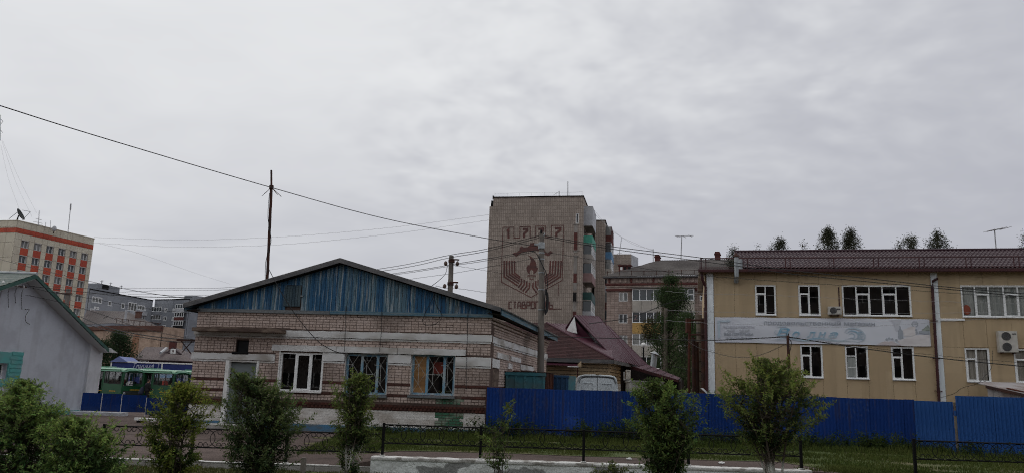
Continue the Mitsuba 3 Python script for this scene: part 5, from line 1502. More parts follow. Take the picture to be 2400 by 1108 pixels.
def air_con(label, r, fans):
    k = thing('air_conditioner', label, 'air conditioner')
    a, b, c, d = r
    put(k, 'case', G().cbox(a, b, -0.36, -0.05, c, d, 0.02), 'ac_white', SH)
    h = (d - c) / fans
    for i in range(fans):
        cx_ = a + (b - a) * (0.36 if fans == 1 else 0.40); cz_ = c + h * (i + 0.5)
        rr = min(h, b - a) * 0.40
        ring = sg.Point(cx_, cz_).buffer(rr)
        f_ = put(k, 'fan_opening', G().prism(ring, -0.372, -0.36), 'ac_dark', SH)
        gg = G()
        for q in range(5):
            w_ = rr * (q + 1) / 5.5
            gg.prism(sg.Point(cx_, cz_).buffer(w_ + 0.006).difference(sg.Point(cx_, cz_).buffer(w_ - 0.006)), -0.385, -0.376)
        put(f_, 'guard', gg, 'bargeboard', SH)
    put(k, 'badge', G().box(b - 0.22, b - 0.06, -0.372, -0.36, d - 0.16, d - 0.11), 'ac_dark', SH)
    for x_ in (a + 0.12, b - 0.16):
        put(k, 'bracket', G().box(x_, x_ + 0.05, -0.34, 0.0, c - 0.05, c), 'rust', SH)


air_con('white single fan air conditioner on the yellow wall beside the upper windows', (5.48, 6.07, 5.73, 6.12), 1)
air_con('tall air conditioner with two fans on the right part of the yellow wall', (12.76, 13.54, 4.08, 5.05), 2)
# tin-roofed shed at the right edge
s0, s1, s2, s3 = [np.array(q) for q in [(20.01, 34.00, 2.58), (20.44, 31.20, 2.11), (23.51, 34.40, 2.68), (21.88, 36.60, 2.74)]]
sh = thing('tin_shed', 'small shed with a pale rusty tin roof behind the gate at the right edge', 'shed')
seamed(s0, s1, s2, s3, 3, 'shed_tin', sh, 'roof', 0.03, 0.02)
put(sh, 'roof_strip', G().tube([s0 + (s1 - s0) * 0.55 + [0, 0, 0.05], s1 + [0.2, 0.1, 0.03]], 0.035, 5), 'rust_orange')
for i in range(7):
    a, b = s0 + (s1 - s0) * (0.17 + 0.11 * i) + [0.1, 0.15, 0], s0 + (s1 - s0) * (0.275 + 0.11 * i) + [0.1, 0.15, 0]
    put(sh, 'board', G().slab([[a[0], a[1], 0], [b[0], b[1], 0], b - [0, 0, 0.04], a - [0, 0, 0.04]], 0.03), 'shed_tin')
put(sh, 'fascia', G().slab([s0 + (s1 - s0) * 0.15 - [0, 0.01, 0.02], s1 - [0, 0.01, 0.02], s1 - [0, 0.01, 0.14], s0 + (s1 - s0) * 0.15 - [0, 0.01, 0.14]], 0.03), 'rust')
def antenna(label, base, top, r, bars, m='thin_wire', z0=None):
    k = thing('roof_antenna', label, 'antenna', None)
    base, top = np.array(base), np.array(top)
    put(k, 'mast', G().tube([base, top], r, 5), m)
    for i, (c, d, w_) in enumerate(bars):
        put(k, 'boom' if i == 0 else 'element', G().tube([c, d], w_, 4), m)
    return k


t_ = (26.28, 42.00, 11.03)
b_ = (26.28, 42.00, 9.90)
antenna('television antenna on a thin mast on the maroon roof at the right', b_, t_, 0.03, [((25.86, 42.00, 10.97), (27.04, 42.00, 11.20), 0.018)] + [(np.array(c) + [-0.05, 0.45, 0.0], np.array(c) + [0.05, -0.45, 0.0], 0.013) for c in [(25.98, 42.00, 11.00), (26.17, 42.00, 11.03), (26.40, 42.00, 11.08), (26.64, 42.00, 11.14), (26.90, 42.00, 11.17)]])

# ---------------------------------------------------------------- far buildings
def block(parent, name, t, outline, wins, m, v1=0.3, back=8.0, dark='interior'):
    """A facade slab with real openings and a dark box behind it."""
    p = outline if hasattr(outline, 'geom_type') else sg.Polygon(outline)
    k = put(parent, name, G().prism(holed(p, wins), 0, v1), m, t)
    x0, z0, x1, z1 = p.bounds
    put(parent, 'core', G().prism(p.buffer(-0.05, join_style=2), v1 + 0.25, back), m, t)
    if wins:
        put(parent, 'rooms', G().box(x0 + 0.1, x1 - 0.1, v1 + 0.2, v1 + 0.24, z0, z1 - 0.3), dark, t)
    return k


def fwin(parent, t, r, mull=(0.5,), v=0.1, fw=0.09, glass=None, trans={}, fm='pvc'):
    return window(parent, t, r, v, mull=mull, trans=trans, fw=fw, fm=fm, glass=glass or rnd.choice(('glass_dark', 'glass_dark', 'glass_mid', 'glass_curtain')), depth=0.08)


# hotel
HO = frame(-99.437, 157.000, 71.50)
hotel = thing('hotel', 'beige panelled high rise with orange squares under its windows and an orange top stripe', 'building')
HU0, HU1, HT = -0.9, 18.35, 32.2
wa = (0.68, 2.37, 27.18, 28.68); wz = (15.49, 17.23, 27.06, 28.50)
pit = ((wz[0] + wz[1]) / 2 - (wa[0] + wa[1]) / 2) / 5
hw = 0.82
zt1 = (wa[2] + wa[3] + wz[2] + wz[3]) / 4
wins, spans = [], []
for c in range(6):
    uc = (wa[0] + wa[1]) / 2 + pit * c
    for r in range(8):
        zc = zt1 - 3.05 * r
        wins.append((uc - hw, uc + hw, zc - 0.78, zc + 0.78))
        spans.append((uc - hw - 0.08, uc + hw + 0.08, zc - 2.27, zc - 0.79))
hwall = block(hotel, 'wall', HO, [(HU0, -1), (HU1, -1), (HU1, HT), (HU0, HT)], wins, 'hotel_joint', 0.5, 14)
stripe = (HU0, HU1, 30.24 - 0.45, 30.24 + 0.55)
ce = [HU0] + sorted([w[0] - 0.08 for w in wins[::8]] + [w[1] + 0.08 for w in wins[::8]]) + [HU1]
re_ = sorted(set([round(w[3] + 0.0, 2) for w in wins[:8]] + [round(w[2] - 0.0, 2) for w in wins[:8]] + [stripe[2], stripe[3], HT, round(zt1 + 0.78 + 1.4, 2), 3.0]))
for a, b in zip(ce[:-1], ce[1:]):
    for c, d in zip(re_[:-1], re_[1:]):
        p = holed(sg.box(a + 0.025, c + 0.025, b - 0.025, d - 0.025), [(w[0] - 0.02, w[1] + 0.02, w[2], w[3]) for w in wins])
        if p.area < 0.2 or d - c < 0.15:
            continue
        uc, zc = (a + b) / 2, (c + d) / 2
        if stripe[2] < zc < stripe[3]:
            put(hwall, 'panel', G().prism(p, -0.06, 0.0), 'hotel_orange', HO)
        elif any(s[0] < uc < s[1] and s[2] < zc < s[3] for s in spans):
            put(hwall, 'panel', G().prism(p, -0.02, 0.03), 'hotel_orange', HO)
        else:
            put(hwall, 'panel', G().prism(p, -0.03, 0.0), 'hotel_panel', HO)
for w in wins:
    k = fwin(hotel, HO, w, mull=(0.52,), v=0.32, fw=0.1, glass=rnd.choice(('glass_mid', 'glass_curtain', 'glass_curtain')))
    put(k, 'reveal', G().box(w[1] - 0.03, w[1], 0.0, 0.32, w[2], w[3]), 'hotel_reveal', HO)
    put(k, 'lintel', G().box(w[0], w[1], -0.02, 0.32, w[3] - 0.10, w[3]), 'hotel_reveal', HO)
cn = mat4(HO) @ np.array([HU0, 0, 0, 1])
HL = frame(cn[0], cn[1], -14)
hl = put(hotel, 'left_wall', G().prism([(-16, -1), (0, -1), (0, HT), (-16, HT)], 0.05, 0.5), 'hotel_joint', HL)
put(hotel, 'core', G().box(-16, -0.6, 0.5, 3, -1, HT), 'hotel_joint', HL)
zz_ = [3.0] + [HT - 1.2 - 3.05 * k for k in range(9)][::-1] + [HT]
zz_ = sorted(set(zz_ + [stripe[2], stripe[3]]))
for i in range(7):
    for c, d in zip(zz_[:-1], zz_[1:]):
        mm = 'hotel_orange' if abs(c - stripe[2]) < 1e-6 else 'hotel_panel'
        put(hl, 'panel', G().box(-2.3 * (i + 1) + 0.03, -2.3 * i - 0.03, 0.0 - (0.03 if mm[-1] == 'e' else 0), 0.05, c + 0.03, d - 0.03), mm, HL)
put(hotel, 'parapet_cap', G().box(HU0 - 0.1, HU1 + 0.1, -0.12, 0.5, HT, HT + 0.15), 'hotel_panel', HO)
put(hotel, 'parapet_cap', G().box(-16, 0.1, -0.10, 0.4, HT + 0.002, HT + 0.152), 'hotel_panel', HL)
dish = thing('satellite_dish', 'large dark satellite dish on the roof corner of the orange and beige high rise', 'satellite dish')
dc = np.array((-100.75, 158.00, 33.75))
a = np.linspace(0, 2 * math.pi, 28, endpoint=False); rr = np.linspace(0.02, 1, 7)
ax = nrm(np.array([0.83, 0.16, 0.50])); e1 = nrm(np.cross(ax, [0, 1, 0])); e2 = np.cross(ax, e1)
Rr, Aa = np.meshgrid(rr, np.append(a, a[0]), indexing='ij')
P = dc + ax * (0.38 * Rr ** 2)[..., None] + (e1 * (np.cos(Aa) * Rr)[..., None] + e2 * (np.sin(Aa) * Rr)[..., None]) * 1.32
put(dish, 'bowl', G().grid(P).grid(P - ax * 0.05, True), 'bus_dark', smooth=True)
put(dish, 'mount', G().tube([dc - [0.35, 0, 1.5], dc - [0.1, 0, 0.1]], 0.13, 7), 'black_metal')
put(dish, 'strut', G().tube([dc - [2.0, 0, 0.9], dc + [-0.2, 0, 0.8]], 0.05, 5), 'black_metal')
put(dish, 'strut', G().tube([dc + ax * 0.9 + e1 * 0.7, dc + ax * 2.0 + [0.3, 0, -0.2]], 0.04, 5), 'black_metal')
put(dish, 'feed_arm', G().tube([dc + ax * 0.1 - e1 * 1.3, dc + ax * 2.0 + [0.3, 0, -0.2]], 0.04, 5), 'black_metal')
for lab, q0, q1, r_, bars in (
    ('yagi antenna with several rods on the roof of the orange and beige high rise', (-97.73, 160.00, 31.96), (-98.03, 160.00, 35.20), 0.06, [((-98.93, 160.00, 32.91), (-96.93, 160.00, 32.52), 0.04), ((-98.49, 160.00, 33.55), (-97.21, 160.00, 33.24), 0.04), ((-97.97, 160.00, 32.40), (-96.78, 160.00, 32.08), 0.03)]),
    ('plain short rod on the high rise roof, left of the other', (-97.42, 162.00, 31.93), (-97.52, 162.00, 33.20), 0.05, []),
    ('plain short rod on the high rise roof, right of the other', (-96.36, 162.00, 31.69), (-96.55, 162.00, 33.60), 0.05, []),
    ('tall thin mast with a thick tip on the high rise roof', (-94.90, 166.00, 31.72), (-95.13, 166.00, 37.99), 0.07, [((-95.06, 166.00, 36.86), (-95.16, 166.00, 38.18), 0.16)]),
    ('rooftop aerial cut by the left edge of the photo high above the high rise', (-101.61, 150.00, 46.96), (-102.44, 150.00, 52.25), 0.05, [((-103.00, 150.00, 52.06), (-101.72, 150.00, 50.94), 0.05), ((-101.72, 150.00, 50.94), (-102.39, 150.00, 49.76), 0.05), ((-102.39, 150.00, 49.76), (-101.44, 150.00, 48.56), 0.05)])):
    antenna(lab, q0, q1, r_, bars)
k = thing('small_dish', 'small round dish on the high rise roof beside the tall mast', 'satellite dish')
q = np.array((-96.18, 163.00, 32.09))
put(k, 'bowl', G().tm(trimesh.creation.icosphere(2, 1.0), np.array([[0.5, 0, 0, q[0]], [0, 0.25, 0, q[1]], [0, 0, 0.6, q[2]], [0, 0, 0, 1]])), 'panel_white', smooth=True)
put(k, 'mount', G().tube([q - [0, 0, 1.0], q], 0.08, 5), 'black_metal')

# nine storey block with the brick emblem
TW = frame(-3.498, 115.000, -11.00)
tower = thing('apartment_tower', 'nine storey brick block with a dark red emblem and lettering on its blank end wall', 'building', 'brick apartment towers')
TT = 29.9
slots = [(12.96, 13.37, 25.88, 27.41)]
block(tower, 'end_wall', TW, [(0.0, -1), (14.0, -1), (14.0, TT), (0.55, TT), (0.55, TT - 1.3), (0.0, TT - 1.3)], slots, 'tower_brick', 0.3, 30)
fwin(tower, TW, slots[0], mull=(), v=0.05)
put(tower, 'roof_edge', G().box(0.5, 14.1, -0.12, 30, TT, TT + 0.14), 'black_metal', TW)
for (y0, y1, mm) in ((525, 545, 'tower_concrete'), (545, 586, 'brick_dark_red'), (586, 592, 'tower_concrete'), (598, 640, 'tower_concrete'), (640, 662, 'brick_dark_red'), (662, 680, 'tower_concrete'), (684, 706, 'interior'), (706, 728, 'tower_concrete'), (730, 738, 'brick_dark_red')):
    za, zb = [{525: 25.82, 545: 24.55, 586: 21.96, 592: 21.58, 598: 21.21, 640: 18.59, 662: 17.23, 680: 16.12, 684: 15.87, 706: 14.52, 728: 13.18, 730: 13.06, 738: 12.57}][0][y1], [{525: 25.82, 545: 24.55, 586: 21.96, 592: 21.58, 598: 21.21, 640: 18.59, 662: 17.23, 680: 16.12, 684: 15.87, 706: 14.52, 728: 13.18, 730: 13.06, 738: 12.57}][0][y0]
    ua = 12.75 - 0.012 * (28 - za) * 0
    put(tower, 'slot_panel', G().box(ua, ua + 0.5, -0.05, 0.02, za, zb), mm, TW)
    if mm == 'tower_concrete':
        put(tower, 'slot_ledge', G().box(ua - 0.1, ua + 0.75, -0.10, 0.02, zb - 0.1, zb), mm, TW)
em = put(tower, 'emblem', G().prism(sg.LineString([(2.15, 25.40), (3.81, 25.43), (3.86, 23.80), (4.76, 23.80), (4.71, 25.46), (6.24, 25.49), (6.28, 23.87), (7.10, 23.88), (7.06, 25.54), (8.55, 25.53), (8.59, 23.87), (9.41, 23.88), (9.37, 25.62), (11.18, 25.63), (11.18, 21.47), (11.14, 17.59), (6.64, 15.08), (2.20, 17.29), (2.15, 21.48), (2.15, 25.40)]).buffer(0.055, cap_style=3, join_style=2), -0.04, 0.01), 'emblem_red', TW, label='dark red brick outline of the emblem shield')
sig = lambda pts, w: sg.LineString(pts).buffer(w, cap_style=2, join_style=2)
for lab, pts in (('1', [(2.80, 24.82), (2.99, 25.02), (3.04, 23.73)]), ('7', [(5.13, 25.11), (5.82, 25.13), (5.82, 24.89), (5.36, 24.40), (5.37, 23.80)]), ('7', [(7.46, 25.12), (8.17, 25.16), (8.18, 24.92), (7.71, 24.43), (7.73, 23.78)]), ('7', [(9.92, 25.19), (10.71, 25.23), (10.72, 24.95), (10.14, 24.44), (10.15, 23.91)])):
    put(em, 'numeral', G().prism(sig(pts, 0.17), -0.04, 0.01), 'emblem_red', TW)
hm = [(3.71, 21.52), (4.15, 21.66), (4.48, 21.72), (4.77, 22.05), (4.76, 22.30), (5.02, 22.60), (5.45, 22.37), (5.85, 22.40), (6.29, 22.70), (6.29, 23.03), (6.80, 23.09), (7.07, 22.96), (7.10, 22.70), (7.55, 22.58), (8.00, 22.51), (8.37, 22.29), (8.61, 21.70), (8.93, 21.55), (9.34, 21.89), (9.71, 21.62), (9.35, 21.40), (9.21, 21.15), (8.77, 21.18), (8.39, 21.44), (7.57, 21.89), (6.53, 21.89), (5.79, 21.80), (5.20, 21.70), (4.91, 21.48), (4.64, 21.33), (4.32, 21.03), (3.96, 21.26)]
put(em, 'hammer', G().prism(sg.Polygon(hm).buffer(0), -0.04, 0.01), 'emblem_red', TW)
fl = [(6.03, 21.25), (6.55, 21.03), (7.01, 20.59), (7.32, 19.99), (7.33, 19.55), (7.59, 19.33), (7.35, 18.81), (6.92, 18.42), (6.88, 18.89), (6.75, 19.06), (6.60, 19.17), (6.35, 18.88), (6.36, 18.41), (6.03, 18.71), (5.87, 19.37), (6.07, 19.84), (6.25, 19.77), (6.43, 20.14), (6.49, 20.59), (6.29, 20.96)]
put(em, 'flame', G().prism(sg.Polygon(fl).buffer(0), -0.04, 0.01), 'emblem_red', TW)
tb = [(6.04, 18.34), (7.25, 18.34), (7.25, 18.08), (6.04, 18.07)]
put(em, 'torch', G().prism(sg.Polygon(tb).buffer(0.0).difference(sg.Polygon(tb).buffer(-0.09, join_style=2)), -0.04, 0.01).prism(sg.LineString([(6.45, 17.93), (6.45, 17.68), (6.88, 17.68), (6.87, 17.93)]).buffer(0.06, join_style=2), -0.04, 0.01), 'emblem_red', TW)
bars = [[(2.51, 20.44), (2.59, 18.09), (4.63, 16.77)], [(2.89, 20.44), (2.96, 18.27), (4.81, 17.10)], [(3.29, 20.44), (3.36, 18.42), (4.94, 17.39)], [(3.68, 20.44), (3.74, 18.54), (4.99, 17.70)], [(4.07, 20.44), (4.13, 18.63), (4.98, 18.01)], [(5.19, 17.85), (5.21, 17.19), (4.73, 16.48)], [(5.57, 17.66), (5.59, 16.96), (5.03, 16.19)], [(5.96, 17.46), (5.98, 16.72), (5.40, 15.94)], [(6.36, 17.25), (6.38, 16.49), (5.78, 15.73)]]
cx_e = [(6.72, 19.99)][0][0]; cx_l = [(6.63, 17.05)][0][0]
for i, p in enumerate(bars):
    c = cx_e if i < 5 else cx_l
    for mir in (False, True):
        q = [((2 * c - x) if mir else x, z) for x, z in p]
        put(em, 'ray', G().prism(sig(q, 0.115), -0.04, 0.01), 'emblem_red', TW)
lp = {'С': [[(1, 1), (0, 1), (0, 0), (1, 0)]], 'Т': [[(0, 1), (1, 1)], [(.5, 1), (.5, 0)]], 'А': [[(0, 0), (0, .75), (.3, 1), (.7, 1), (1, .75), (1, 0)], [(0, .4), (1, .4)]], 'В': [[(0, 0), (0, 1), (.8, 1), (.8, .5), (1, .5), (1, 0), (0, 0)], [(0, .5), (.9, .5)]],
      'Р': [[(0, 0), (0, 1), (1, 1), (1, .45), (0, .45)]], 'О': [[(0, 0), (0, 1), (1, 1), (1, 0), (0, 0)]], 'П': [[(0, 0), (0, 1), (1, 1), (1, 0)]], 'Л': [[(0, 0), (.2, .2), (.2, 1), (1, 1), (1, 0)]], 'Ь': [[(0, 1), (0, 0), (1, 0), (1, .5), (0, .5)]]}
tx = [(3.43, 13.44), (3.40, 14.39), (9.99, 13.52), (9.97, 14.49)]
for i, ch in enumerate('СТАВРОПОЛЬ'):
    u_ = tx[0][0] + (tx[2][0] - tx[0][0]) * (i / 10)
    w_ = (tx[2][0] - tx[0][0]) / 10 * 0.68
    z0_ = tx[0][1] + (tx[2][1] - tx[0][1]) * i / 10; h_ = tx[1][1] - tx[0][1]
    g = G()
    shp = union_all([sig([(u_ + x * w_, z0_ + z * h_) for x, z in st_], 0.08) for st_ in lp[ch]])
    put(em, 'letter', g.prism(shp, -0.04, 0.01), 'emblem_red', TW)
put(em, 'underline', G().prism(sig([(9.31, 13.40), (11.15, 13.46)], 0.07), -0.04, 0.01), 'emblem_red', TW)
put(em, 'underline', G().prism(sig([(10.58, 17.07), (10.62, 15.30)], 0.045), -0.04, 0.01), 'emblem_red', TW)
TS = frame(10.245, 112.329, 79.00)
put(tower, 'side_wall', G().box(0.3, 30, 0.0, 0.4, -1, TT), 'tower_brick', TS)
pz = {466: 29.58, 509: 26.83, 520: 26.13, 552: 24.10, 585: 22.02, 600: 21.08, 620: 19.84, 635: 18.90, 648: 18.10, 672: 16.62, 692: 15.39, 715: 13.98, 735: 12.77}
bal = [('panel_white', 29.0, 25.7), ('panel_green', 24.3, 22.7), ('tower_concrete', 20.2, 18.6), ('panel_pink', 15.9, 14.1), ('panel_darkgreen', 11.2, 9.3), ('panel_white', 6.6, 5.4)]
fl_ = 2.77
for i in range(7):
    zf = TT - 1.1 - fl_ * (i + 1)
    b = put(tower, 'balcony', G().box(1.2, 7.2, -1.25, 0.0, zf - 0.2, zf), 'tower_concrete', TS)
    mm = ('panel_white', 'panel_green', 'tower_concrete', 'panel_pink', 'panel_darkgreen', 'panel_white', 'panel_white')[i]
    hgt = 2.7 if i == 0 else 1.1
    put(b, 'parapet', G().box(1.2, 7.2, -1.32, -1.25, zf - 0.25, zf + hgt).box(1.2, 1.27, -1.25, 0, zf - 0.22, zf + hgt), mm, TS)
    if i in (2, 3, 5):
        g = G()
        for q in range(7):
            x_ = 1.2 + 6.0 * q / 6
            g.box(x_ - 0.05, x_ + 0.05, -1.30, -1.22, zf + hgt, zf + 2.55)
        put(b, 'glazing_frame', g.box(1.2, 7.2, -1.3, -1.2, zf + 2.5, zf + 2.6).box(1.2, 7.2, -1.3, -1.2, zf + hgt, zf + hgt + 0.1), 'pvc', TS)
        put(b, 'glass', G().box(1.25, 7.15, -1.27, -1.25, zf + hgt, zf + 2.5), 'glass_curtain', TS)
        put(b, 'side_glass', G().box(1.22, 1.25, -1.2, 0, zf + hgt, zf + 2.5), 'glass_mid', TS)
    put(b, 'door', G().box(2.2, 4.6, -0.04, 0.0, zf, zf + 2.2), 'glass_dark', TS)
put(tower, 'roof_hut', G().box(3, 9, 6, 12, TT, TT + 0.01), 'tower_concrete', TW)
rl = put(tower, 'roof_railing', G().tube([[0.6, 0.3, TT + 0.75], [13.9, 0.3, TT + 0.75]], 0.010, 4), 'thin_wire', TW)
for i in range(8):
    put(rl, 'post', G().tube([[0.7 + 1.87 * i, 0.3, TT], [0.7 + 1.87 * i, 0.3, TT + 0.8]], 0.012, 4), 'thin_wire', TW)
antenna('tall rod aerial on the right part of the emblem block roof', (8.33, 117.00, 30.93), (8.29, 117.00, 33.36), 0.05, [], 'black_metal')
antenna('shorter rod aerial left of the tall one on the emblem block roof', (7.00, 117.00, 30.89), (6.98, 117.00, 31.83), 0.05, [((6.95, 117.00, 31.69), (6.11, 117.00, 31.13), 0.02)], 'black_metal')
antenna('stubby vent pipe at the left corner of the emblem block roof', (-3.04, 117.00, 30.16), (-3.06, 117.00, 30.76), 0.10, [], 'black_metal')
T2 = frame(13.580, 127.000, -11.00)
tower2 = thing('apartment_tower', 'narrow lower brick block with a dark red balcony, right behind the emblem block', 'building', 'brick apartment towers')
W2, H2 = 1.66, 29.60
block(tower2, 'end_wall', T2, [(0, -1), (W2, -1), (W2, H2), (0, H2)], [], 'tower_brick', 0.3, 9)
put(tower2, 'roof_edge', G().box(-0.1, W2 + 0.1, -0.1, 9, H2, H2 + 0.12), 'black_metal', T2)
c2 = mat4(T2) @ np.array([W2, 0, 0, 1])
S2 = frame(c2[0], c2[1], 79)
for i in range(8):
    zf = H2 - 3.2 - 2.77 * i
    mm = ('brick_dark_red', 'panel_skyblue', 'panel_cream', 'panel_white', 'brick_dark_red', 'panel_pink', 'panel_white', 'panel_cream')[i]
    b = put(tower2, 'balcony', G().box(1.5, 7.5, -0.9, 0, zf - 0.2, zf), 'tower_concrete', S2)
    put(b, 'parapet', G().box(1.5, 7.5, -0.97, -0.9, zf - 0.22, zf + 1.05).box(1.5, 1.57, -0.9, 0, zf - 0.2, zf + 1.05), mm, S2)
    g = G()
    for q in range(6):
        g.box(1.5 + 1.18 * q, 1.6 + 1.18 * q, -0.95, -0.87, zf + 1.05, zf + 2.5)
    put(b, 'glazing_frame', g.box(1.5, 7.5, -0.95, -0.87, zf + 2.45, zf + 2.55), 'brick_dark_red' if i == 0 else 'pvc', S2)
    put(b, 'glass', G().box(1.5, 7.5, -0.9, -0.88, zf + 1.05, zf + 2.5).box(1.52, 1.54, -0.88, 0, zf + 1.05, zf + 2.5), 'glass_dark' if i % 2 else 'glass_curtain', S2)
T3 = frame(*(19.07, 150.00, 23.64)[:2], -12)
tower3 = thing('apartment_tower', 'far brick block with a white panel at its right end, over the grey hipped roof', 'building', 'brick apartment towers')
w3_, h3_ = 4.0, (21.09, 150.00, 28.19)[2]
block(tower3, 'end_wall', T3, [(-4, -1), (w3_, -1), (w3_, h3_), (-4, h3_)], [], 'tower_brick', 0.3, 5)
c3 = mat4(T3) @ np.array([w3_, 0, 0, 1])
put(tower3, 'side_panel', G().box(0, 3.8, -0.1, 0.2, h3_ - 3.2, h3_ - 0.1), 'panel_white', frame(c3[0], c3[1], 62))
put(tower3, 'side_wall', G().box(0, 3.8, 0.0, 0.3, -1, h3_ - 3.25), 'tower_brick', frame(c3[0], c3[1], 62))
antenna('thin mast beside the far white panelled end wall', (20.77, 150.00, 28.01), (21.24, 150.00, 31.55), 0.06, [((20.35, 150.00, 28.33), (21.26, 150.00, 28.53), 0.04)])

# five storey brick house
FV = frame(12.299, 100.000, -18.00)
five = thing('five_storey_block', 'five storey brick apartment house with a grey hipped roof and a mustard loggia', 'building')
z5 = 16.25; L5 = 12.6
rowz = [(13.25, 14.40), (10.50, 11.66), (7.74, 8.98), (4.98, 6.2)]
lw_ = [(1.53, 2.65, a, b) for a, b in rowz]
rw_ = [(11.55, 12.06, a, b) for a, b in rowz[:3]]
block(five, 'wall', FV, [(0, -1), (L5, -1), (L5, z5), (0, z5)], lw_ + rw_, 'five_brick', 0.3, 11)
for i, w in enumerate(lw_):
    fwin(five, FV, w, mull=(0.5,), v=0.1, fw=0.085, fm='pvc' if i < 3 else 'white_trim')
for w in rw_:
    fwin(five, FV, w, mull=(), v=0.1, trans={0: 0.5})
put(five, 'cornice', G().cbox(-0.45, L5 + 0.3, -0.45, 0.3, z5 - 0.08, z5 + 0.12, 0.05), 'bargeboard', FV)
for i in range(18):
    put(five, 'frieze_block', G().cbox(0.2 + 0.7 * i, 0.45 + 0.7 * i, -0.12, 0.02, z5 - 0.62, z5 - 0.1), 'five_brick' if i % 4 else 'brick_dark_red', FV)
put(five, 'red_course', G().cbox(-0.15, L5, -0.18, 0.02, z5 - 1.0, z5 - 0.72), 'brick_dark_red', FV)
put(five, 'pale_course', G().cbox(-0.1, L5, -0.1, 0.02, z5 - 1.22, z5 - 1.02), 'five_brick', FV)
put(five, 'red_course', G().cbox(-0.12, L5, -0.14, 0.02, z5 - 1.72, z5 - 1.42), 'brick_dark_red', FV)
l5 = (3.39, 6.93, 13.47, 14.75); r5 = (8.96, 10.96, 13.34, 14.76)
VL = -0.85
pm = ('panel_cream', 'panel_mustard', 'panel_cream', 'panel_cream')
for j, (a, b) in enumerate(((l5[0], l5[1]), (r5[0], r5[1]))):
    for i in range(4 if j == 0 else 3):
        z0_ = 13.28 - 2.75 * i; z1_ = z0_ + 1.38
        lg = put(five, 'loggia', G().box(a, b, VL, 0, z0_ - 1.55, z0_ - 1.4), 'tower_concrete', FV)
        n_ = 3 if j == 0 else 2
        for q in range(n_):
            put(lg, 'parapet_panel', G().cbox(a + (b - a) * q / n_ + 0.015, a + (b - a) * (q + 1) / n_ - 0.015, VL - 0.05, VL, z0_ - 1.4, z0_ - 0.08, 0.01), pm[i] if j == 0 else 'panel_cream', FV)
        put(lg, 'parapet_side', G().box(a, a + 0.05, VL, 0, z0_ - 1.4, z0_ - 0.08).box(b - 0.05, b, VL, 0, z0_ - 1.4, z0_ - 0.08), 'panel_cream', FV)
        window(lg, FV, (a, b, z0_ - 0.06, z1_), VL, mull=[0.26, 0.5, 0.75] if j == 0 else [0.33, 0.62], trans={} if j == 0 else {0: 0.5, 1: 0.5, 2: 0.5}, fw=0.09, glass=('glass_mid', 'glass_dark', 'glass_curtain', 'glass_dark')[i], depth=0.07)
        put(lg, 'side_glass', G().box(a + 0.01, a + 0.04, VL + 0.07, 0, z0_ - 0.06, z1_).box(b - 0.04, b - 0.01, VL + 0.07, 0, z0_ - 0.06, z1_), 'glass_mid', FV)
        put(lg, 'ceiling', G().box(a, b, VL, 0, z1_ + 0.002, z1_ + 0.08), 'panel_cream', FV)
        if i == 0:
            put(lg, 'canopy', G().slab([[a - 0.15, VL - 0.3, z1_ + 0.12], [b + 0.15, VL - 0.3, z1_ + 0.12], [b + 0.15, 0, z1_ + 0.32], [a - 0.15, 0, z1_ + 0.32]], 0.04), 'slate_grey', FV)
for s_, x_, w_, m in (('Z', 3.56, 0.55, 'panel_pink'), ('V', 5.30, 0.5, 'panel_white')):
    k = thing('window_letter', f'paper letter {s_} in the loggia window above the mustard parapet', 'letter')
    put(k, '', moved(text_shape(s_, 0.62, bold=False, width=w_), x_, VL - 0.005, 13.28 - 2.75 + 0.3), m, FV)
rv = 5.2
roof5 = [[-0.55, -0.5, z5 + 0.13], [L5 + 8, -0.5, z5 + 0.13], [L5 + 8, rv, z5 + 3.0], [rv + 0.6, rv, z5 + 3.0]]
n_ = 110
us = np.linspace(-0.55, L5 + 8, n_ * 4)
P = []
for f_ in np.linspace(0, 1, 12):
    lo = -0.55 + (rv + 1.15) * f_
    uu = lo + (L5 + 8 - lo) * np.linspace(0, 1, len(us))
    P.append(np.stack([uu, 0 * uu - 0.5 + (rv + 0.5) * f_, z5 + 0.13 + 2.87 * f_ + 0.05 * np.sin(uu * 2 * math.pi / 0.22)], -1))
put(five, 'roof', G().grid(np.array(P).transpose(1, 0, 2)), 'slate_grey', FV)
put(five, 'roof', G().slab([[-0.55, -0.5, z5 + 0.12], [rv + 0.6, rv, z5 + 3.0], [rv + 0.6, rv + 0.2, z5 + 3.0], [-0.55, 11, z5 + 0.12]], 0.05), 'slate_grey', FV)
sg_ = put(five, 'snow_guard', G().tube([[0, -0.2, z5 + 0.75], [L5, -0.2, z5 + 0.75]], 0.03, 4), 'rust', FV)
for i in range(9):
    put(sg_, 'post', G().tube([[0.1 + 1.55 * i, -0.2, z5 + 0.2], [0.1 + 1.55 * i, -0.2, z5 + 0.85]], 0.045, 4), 'rust', FV)
